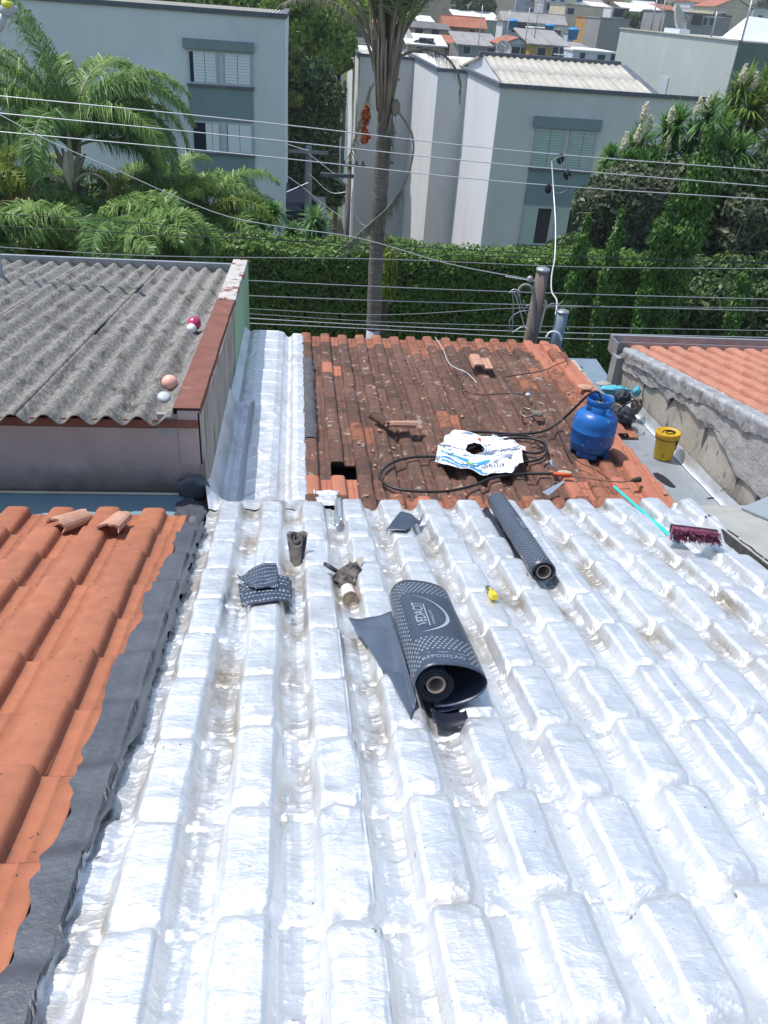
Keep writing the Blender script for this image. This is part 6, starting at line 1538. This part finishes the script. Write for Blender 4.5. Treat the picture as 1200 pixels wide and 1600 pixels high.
c=atY(998,32,170.); tree('dark_bush','dark bush growing against the pale green far house','' or (c.x,c.y,c.z),(3.,3,2.),4000,.4,M['leaf_dark'],15,(c.x,c.y,hY(170)-3),10,cat='bush')
c=atY(1100,2,330.); tree('dark_tree','dark wooded rise at the top right behind the red roof',(c.x,c.y,c.z),(26,6,7),8000,.9,M['leaf_dark'],16,(c.x,c.y,hY(330)-4),30,r=(.35,.6))
t=thing('gap_shrub','dark shaded shrubs at the bottom of the gap between the blocks','shrub',(1.,48,-1.8))
leaf_cloud('foliage',[tuple(atY(x,y,50.)) for x,y in ((455,240),(470,260),(490,250),(480,290),(500,300),(452,130),(480,120),(500,150),(470,170),(495,200),(450,200),(475,225))],[1.5]*12,22000,.16,M['leaf_dark'],t,6)

# --- yuccas / dracaenas behind hedge
def yucca(label,heads,Y,mt,r=.5,seed=0,flowers=(),name='yucca',w=.06,n=110,base_z=0.,group=None):
    b_=atY(heads[0][0],heads[0][1],Y); t=thing(name,label,'yucca',(b_.x,Y,base_z),group=group); m=MB(); g=random.Random(seed)
    for i,h_ in enumerate(heads):
        x,y=h_[0],h_[1]; k=h_[2] if len(h_)>2 else 1.; q=atY(x,y,Y+g.uniform(-.5,.5)); rosette(q,r*k,n,mt,t,seed=seed*31+i,w=w)
        m.tube([Vector((b_.x+(q.x-b_.x)*.4,Y+.2,base_z)),q.lerp(Vector((b_.x,Y,q.z-1)),.3)-Vector((0,0,.3)),q],[.10,.08,.06],7)
    m.build('stem',M['bark'],t,True)
    for i,(x,y) in enumerate(flowers):
        q=atY(x,y,Y-.4); g2=[(q.x,q.y,q.z+.085*j) for j in range(-2,3)]
        leaf_cloud('flower_spike',g2,[.10,.11,.09,.07,.04],260,.042,M['flower'],t,seed*7+i,1.,shell=.2,aspect=.8)
        m2=MB().tube([Vector((q.x,q.y,q.z-.9)),q],[.03,.015],5).build('flower_stalk',M['rachis'],t,True)
    return t
yucca('dracaena clump behind the hedge below the window column of left block',[(402,355),(428,335,1.),(412,338,.8),(390,345,.7)],22.5,M['yucca'],.55,1,base_z=-.6)
yucca('small spiky plant left of the central palm, above the hedge',[(458,362,.8),(452,372,.7)],22.,M['yucca'],.5,2,base_z=-.6)
yucca('dracaena clump nearest the thin utility pole',[(492,345,1.),(485,365,.9),(502,360,.9)],22.2,M['yucca'],.55,3,base_z=-.6)
yucca('tiny spiky plant above the hedge by the left block corner',[(352,378,.7),(345,385,.6)],22.2,M['yucca'],.45,4,base_z=-.6)
yucca('yellow green spiky plant hugging the central palm trunk',[(607,385,.8),(603,400,.8)],17.9,M['yucca_light'],.42,5,base_z=0)
pathq=thing('dry_skirt','dry leaf skirt hanging beside the central palm trunk','dry leaves',(atY(606,430,17.7).x,17.7,0)); leaf_cloud('dry_leaves',[tuple(atY(607,y,17.7)) for y in (405,420,435,450,462)],[.18,.2,.2,.18,.12],700,.13,M['frond_yellow'],pathq,3,1.4,aspect=.12,vertical=True)
YY=24.
yucca('yucca with cream flower spikes at the left of the flowering row',[(985,240,1.1),(1002,222,1.1),(1020,250),(975,255,.9),(1005,262,1.),(955,247,.8)],YY,M['yucca'],.72,6,[(1008,172),(1015,192),(998,208),(978,218)],w=.07,base_z=-1)
yucca('yucca with tall cream flower spike in the middle of the row',[(1060,192,1.1),(1085,215,1.1),(1050,225),(1075,240,.9),(1040,205)],YY+.6,M['yucca'],.75,7,[(1044,222),(1050,178)],w=.07,base_z=-1)
yucca('yucca with twin flower spikes below the grey block',[(1105,185,1.1),(1130,205,1.2),(1155,235,1.1),(1110,230),(1135,240)],YY-.3,M['yucca'],.78,8,[(1092,165),(1108,158)],w=.07,base_z=-1)
yucca('tallest yucca at the right picture edge',[(1160,140,1.2),(1190,165,1.2),(1180,205,1.2),(1205,215,1.2),(1170,170),(1145,165),(1200,130)],YY+.8,M['yucca_light'],.78,9,[(1163,112),(1180,125)],w=.07,base_z=-1)
yucca('small light yucca beside the green shuttered window',[(948,248,.8),(945,262,.8)],YY+1,M['yucca_light'],.6,10,base_z=-1)
# dark shrubs on the right
def shrub(name,label,pts,Y,r,n,size,mt,seed,twigs=0,cat='shrub'):
    C=[tuple(atY(x,y,Y)) for x,y in pts]; t=thing(name,label,cat,(C[0][0],Y,0)); leaf_cloud('foliage',C,[r*(.8+.4*vn(i*1.7,1.,2.)) for i in range(len(C))],n,size,mt,t,seed,.85)
    if twigs:
        g=random.Random(seed); m=MB()
        for k in range(twigs): q=Vector(g.choice(C)); q.y=Y-r*.8; a_=g.uniform(0,6.28); e=q+Vector((_c(a_)*g.uniform(.4,1),-.1,_s(a_)*g.uniform(.3,.8))); m.tube([q,q.lerp(e,.5)+Vector((g.uniform(-.1,.1),0,g.uniform(-.1,.1))),e],[.018,.012,.006],4)
        m.build('twigs',M['rachis_dry'],t)
    return t
shrub('grey_green_shrub','twiggy grey green shrub under the flowering yuccas',[(960,300),(985,290),(1010,300),(1030,290),(975,330),(1005,335),(1030,330),(945,325),(1000,365),(970,370),(1030,370)],23.,.75,20000,.085,M['leaf_grey'],21,60)
shrub('dark_shrub','dense dark shrub mass at the right edge below the yuccas',[(1075,290),(1110,280),(1150,290),(1190,280),(1080,340),(1120,340),(1165,340),(1200,340),(1090,390),(1140,395),(1190,395),(1060,380),(1100,440),(1160,440),(1200,450),(1070,440)],23.2,1.0,30000,.10,M['leaf_dark'],22,20)
shrub('low_bush','small dark bush in front of the lower green window',[(885,385),(905,380),(870,395),(925,390)],22.8,.40,6000,.07,M['leaf_dark'],23)
shrub('grey_leaf_bush','grey leaved bush at the right edge beside the tall cypress',[(1160,330),(1180,350),(1150,370),(1185,385)],21.9,.55,6000,.085,M['leaf_grey'],24,10)
sh=shrub('shaded_shrub_row','deep shaded shrub row below the right end of the hedge',[(1000+i*26,470+ (i%2)*35) for i in range(9)]+[(940+i*30,530) for i in range(10)],19.6,.62,24000,.08,M['leaf_dark'],25)
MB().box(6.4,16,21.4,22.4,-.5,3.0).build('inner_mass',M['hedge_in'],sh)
leaf_cloud('foliage_top',[tuple(atY(1010+i*22,430+(i%3)*14,21.)) for i in range(11)],[.8]*11,16000,.09,M['leaf_dark'],sh,31)
# cypresses
def cypress(label,x,yt,yb,Y,w,seed,lean=0):
    tp=atY(x,yt,Y); bt=atY(x-(yb-yt)*.17*0,yb,Y); xx=tp.x; z0=max(bt.z-.5,.0); h_=tp.z-z0
    t=thing('cypress',label,'cypress tree',(xx,Y,z0),group='slim cypresses along the hedge')
    g=np.random.default_rng(seed); C=[];Rr=[]; n=26
    for i in range(n):
        s=i/(n-1); ww=w*(math.sin(math.pi*min(1,.18+.82*(1-s)))**.7*.85+.12)*(1 if s<.9 else .55); C.append((xx+g.uniform(-.25,.25)*ww,Y+g.uniform(-.2,.2)*ww,z0+h_*s)); Rr.append((ww*g.uniform(.75,1.15),ww*g.uniform(.75,1.15),h_/n*1.6))
    leaf_cloud('foliage',C,Rr,int(7000*max(.6,w/.3)),.06,M['cypress'],t,seed,shell=.6,aspect=.35,vertical=True)
    MB().tube([(xx,Y,z0-.6),(xx,Y,tp.z-.3)],[.06,.015],6).build('trunk',M['bark'],t,True)
cypress('tallest slim cypress, in front of the middle yuccas',1112,208,545,18.4,.42,1)
cypress('mid height cypress just left of the tallest one',1047,318,545,18.5,.27,2)
cypress('thin cypress between the wooden post and the mid height one',971,335,540,18.4,.20,3)
cypress('thin left cypress nearest the wooden post',918,345,540,18.3,.22,4)
cypress('short cypress at the right edge',1172,415,545,18.4,.22,5)

# ================================================================== wires, poles
def wire(label,pts,Y,r,mt,Y2=None,group='power lines over the street',ext=True):
    Y2=Y2 or Y; n=len(pts); P=[atY(x,y,Y+(Y2-Y)*i/(n-1)) for i,(x,y) in enumerate(pts)]
    P=[P[0]+(P[0]-P[1]).normalized()*3]+P+([P[-1]+(P[-1]-P[-2]).normalized()*3] if ext else [])
    t=thing('power_line',label,'cable',P[1],group=group); MB().tube(smooth_path(P,4),r,5).build('wire',mt,t,True); return t
wire('uppermost of the three pale wires crossing the apartment blocks',[(-20,148),(400,190),(800,235),(1220,268)],12.8,.0075,M['wire_light'])
wire('middle one of the three pale wires crossing the apartment blocks',[(-20,175),(400,216),(800,258),(1220,293)],12.8,.0075,M['wire_light'])
wire('lowest of the three pale wires crossing the apartment blocks',[(-20,204),(400,243),(800,285),(1220,313)],12.8,.0075,M['wire_light'])
wire('sagging service cable from the upper left down toward the wooden post',[(5,182),(70,217),(180,265),(330,330),(430,353),(560,372),(700,412),(826,436)],13.,.007,M['wire'],9.7,ext=False)
wire('dark cable crossing the left palms just over the hedge',[(-20,333),(240,350),(600,392),(900,404),(1220,410)],13.4,.007,M['wire_dark'])
wire('second dark cable over the hedge top',[(-20,352),(240,366),(600,383),(900,400),(1220,413)],13.4,.007,M['wire_dark'])
wire('dark cable touching the corrugated roof far edge at left',[(-20,385),(240,400),(600,405),(900,417),(1220,420)],13.3,.007,M['wire'])
wire('long grey cable level with the top of the green parapet',[(-20,410),(385,438),(800,456),(1220,468)],12.4,.008,M['wire'])
wire('grey cable passing behind the wooden post',[(385,462),(600,470),(850,477),(1220,486)],12.4,.009,M['wire'])
wire('grey cable a hand below the one behind the post',[(385,482),(600,492),(850,480),(1220,481)],12.5,.006,M['wire'])
wire('thin pale cable low over the dark hedge shade',[(385,490),(600,503),(850,510),(1220,517)],12.5,.006,M['wire'])
wire('thin pale cable second from the bottom of the bundle',[(385,497),(600,509),(850,519),(1220,528)],12.5,.007,M['wire_light'])
wire('lowest pale cable skimming the far tiles',[(385,505),(600,515),(850,528),(1220,537)],12.5,.007,M['wire_light'])
# connectors with drop cable
t=thing('service_drop','pale drop cable with black connectors hanging from the three wires','cable',atY(870,300,12.8))
MB().tube(smooth_path([atY(862,252,12.8),atY(865,300,12.5),atY(868,350,12.),atY(867,400,11.5),atY(862,430,11.),atY(862,455,10.6),atY(870,470,10.3),atY(868,492,10.)],6),.010,6).build('drop_cable',M['wire_light'],t,True)
for i,(x,y) in enumerate(((876,249),(886,273),(857,295))): blob(M['black_paint'],'connector',t,*atY(x,y,12.75),.055,.05,.07,i+1,.3,16)
for pts in ([(862,252),(872,246),(885,243),(893,247)],[(876,249),(880,262),(887,272)],[(862,297),(872,302),(883,298),(890,285),(888,275)]): MB().tube(smooth_path([atY(x,y,12.7) for x,y in pts],5),.006,5).build('jumper_wire',M['wire'],t,True)
# wooden post
bp_=atY(829,528,9.6); tp_=atY(851,424,9.6)
wp=thing('wooden_post','weathered wooden service post with looped cables beyond the old roof','post',(bp_.x,9.6,0))
tp_.x=bp_.x+.01
MB().tube([(bp_.x,9.6,0),(bp_.x,9.6,bp_.z),tuple(tp_)],[.088,.086,.078],14).build('post_shaft',M['wood_post'],wp,True)
MB().tube([tp_,tp_+Vector((0,0,.035))],[.086,.084],14).build('metal_cap',M['steel'],wp,True)
def wpt(x,y,dy=0): return atY(x,y,9.6+dy)
MB().tube(smooth_path([wpt(833,520,-.1),wpt(834,490,-.1),wpt(834,462,-.1),wpt(829,448,-.1),wpt(819,445,-.1),wpt(811,452,-.1),wpt(811,464,-.1)],6),.017,8).build('conduit_hook',M['pole_conc'],wp,True)
MB().tube(smooth_path([wpt(842,520,-.05),wpt(848,495,-.05),wpt(853,475,-.05),wpt(851,469,-.05)],6),.016,8).build('conduit_bend',M['stem_pale'],wp,True)
MB().tube([wpt(824,438),wpt(843,440)],.016,6).build('insulator_bracket',M['steel'],wp)
MB().tube([wpt(830,451),wpt(841,451)],.012,6).build('clamp_arm',M['steel'],wp)
blob(M['steel'],'insulator',wp,*wpt(828,436),.04,.03,.04,2,.2,14)
for i,(pts,mt) in enumerate((([(812,460),(814,475),(824,492),(832,497)],'wire'),([(803,455),(810,475),(818,505),(825,515)],'wire_light'),([(830,485),(810,488),(797,500),(798,520)],'wire'),([(800,456),(802,480),(800,520)],'wire'),([(795,458),(803,452),(812,455)],'wire_light'),([(826,438),(815,436),(790,432)],'wire_light'),([(830,474),(822,478),(818,470)],'wire'),([(800,520),(815,511),(826,514)],'wire_light'),([(855,482),(862,474),(872,476),(880,470)],'wire'))):
    MB().tube(smooth_path([wpt(x,y,-.12-.02*i) for x,y in pts],5),.006,5).build('looped_cable',M[mt],wp,True)
g_=thing('grey_post','short blue grey pipe post right of the wooden post','post',(atY(872,528,9.45).x,9.45,0))
q=atY(870,528,9.45); tq=atY(879,488,9.45); tq.x=q.x+.01
MB().tube([(q.x,9.45,0),tuple(q),tuple(tq)],.078,14).build('post_shaft',M['blue_steel'],g_,True)
MB().tube([tq,tq+Vector((0,0,.02))],.083,14).build('cap',M['steel'],g_,True)
MB().tube(smooth_path([atY(x,y,9.3) for x,y in ((853,528),(858,520),(866,518),(874,522),(877,532))],5),.012,8).build('white_pipe_loop',M['bulb_white'],g_,True)
# utility pole between the blocks
up=thing('utility_pole','thin concrete utility pole with crossarm left of the central palm','utility pole',(atY(540,380,30.).x,30,-1.8))
q=atY(541,380,30.); tq=atY(545,252,30.); xx=q.x
MB().tube([(xx,30,-1.8),(xx,30,tq.z)],[.13,.09],10).build('pole_shaft',M['wood_post'],up,True)
MB().box(xx-1.0,xx+.15,29.8,29.9,atY(520,273,30.).z-.05,atY(520,273,30.).z+.07).build('lower_crossarm',M['cap'],up)
z=atY(548,257,30.).z; MB().box(xx-.25,xx+.55,29.8,29.9,z-.04,z+.04).build('upper_crossarm',M['cap'],up)
MB().tube([(xx-.6,29.85,atY(520,273,30.).z),(xx,29.85,atY(540,290,30.).z)],.03,5).build('brace',M['steel'],up)
for k in range(4): x=xx-.2+k*.22; MB().lathe([(0,0),(.05,.02),(.03,.06),(.045,.09),(0,.13)],8,Matrix.Translation((x,29.85,z+.04))).build('insulator',M['wire_dark'],up,True)
up2=thing('utility_pole','pale utility pole in the dark gap between the blocks','utility pole',(atY(481,330,40.).x,40,-1.8))
q=atY(481,330,40.); tq=atY(483,228,40.)
MB().tube([(q.x,40,-1.8),(q.x,40,tq.z)],[.2,.15],10).build('pole_shaft',M['pole_conc'],up2,True)
MB().box(q.x-.9,q.x+.9,39.75,39.85,tq.z-.3,tq.z-.15).build('crossarm',M['pole_conc'],up2)
for i,pts in enumerate(([(448,225),(470,232),(482,235)],[(448,275),(470,290),(482,300)],[(448,300),(482,285)],[(482,240),(510,262),(540,285)],[(482,270),(515,300),(540,300)],[(482,300),(520,330),(545,345)],[(545,300),(560,345),(580,355)])):
    t=thing('distant_cable',['pale cable dropping from the left block to the distant pole top','pale cable low left of the pale distant pole','pale cable rising right to the pale distant pole foot','pale cable between the two distant pole tops','sagging pale cable at mid height between the distant poles','lowest pale cable between the distant poles','short pale cable right of the thin crossarm pole'][i],'cable',atY(pts[0][0],pts[0][1],35.),group='cables at the distant poles'); MB().tube(smooth_path([atY(x,y,34.) for x,y in pts],4),.014,4).build('wire',M['wire_light'],t)
# street lamp
t=thing('street_lamp','grey street lamp head with yellow sensor in the top left corner','street lamp',(atY(0,60,9.).x,9,4))
A_=atY(-60,110,9.);B_=atY(0,40,9.);C_=atY(8,20,9.);
MB().tube([(A_.x-.02,9,0),tuple(A_),tuple(B_),tuple(C_)],[.05,.04,.04,.035],8).build('arm',M['lamp'],t,True)
MB().tube([atY(3,20,9.),atY(12,15,9.),atY(28,14,9.)],[.05,.06,.02],8).build('lamp_head',M['lamp'],t,True)
MB().tube([atY(12,13,9.),atY(12,2,9.)],[.055,.05],10).build('yellow_sensor',M['lamp_y'],t,True)
print('objects',len(bpy.data.objects))

# thin air haze around the whole scene
hz=MB().box(-640,760,-75,960,-12,110).build('haze',None); hm=bpy.data.materials.new('haze_air'); hm.use_nodes=True; hn=hm.node_tree; hn.nodes.remove(hn.nodes['Principled BSDF'])
pv=hn.nodes.new('ShaderNodeVolumePrincipled'); pv.inputs['Color'].default_value=(.86,.91,1,1); pv.inputs['Density'].default_value=.00045; pv.inputs['Anisotropy'].default_value=.2
hn.links.new(pv.outputs[0],hn.nodes['Material Output'].inputs['Volume']); hz.data.materials.append(hm); hz['kind']='stuff'
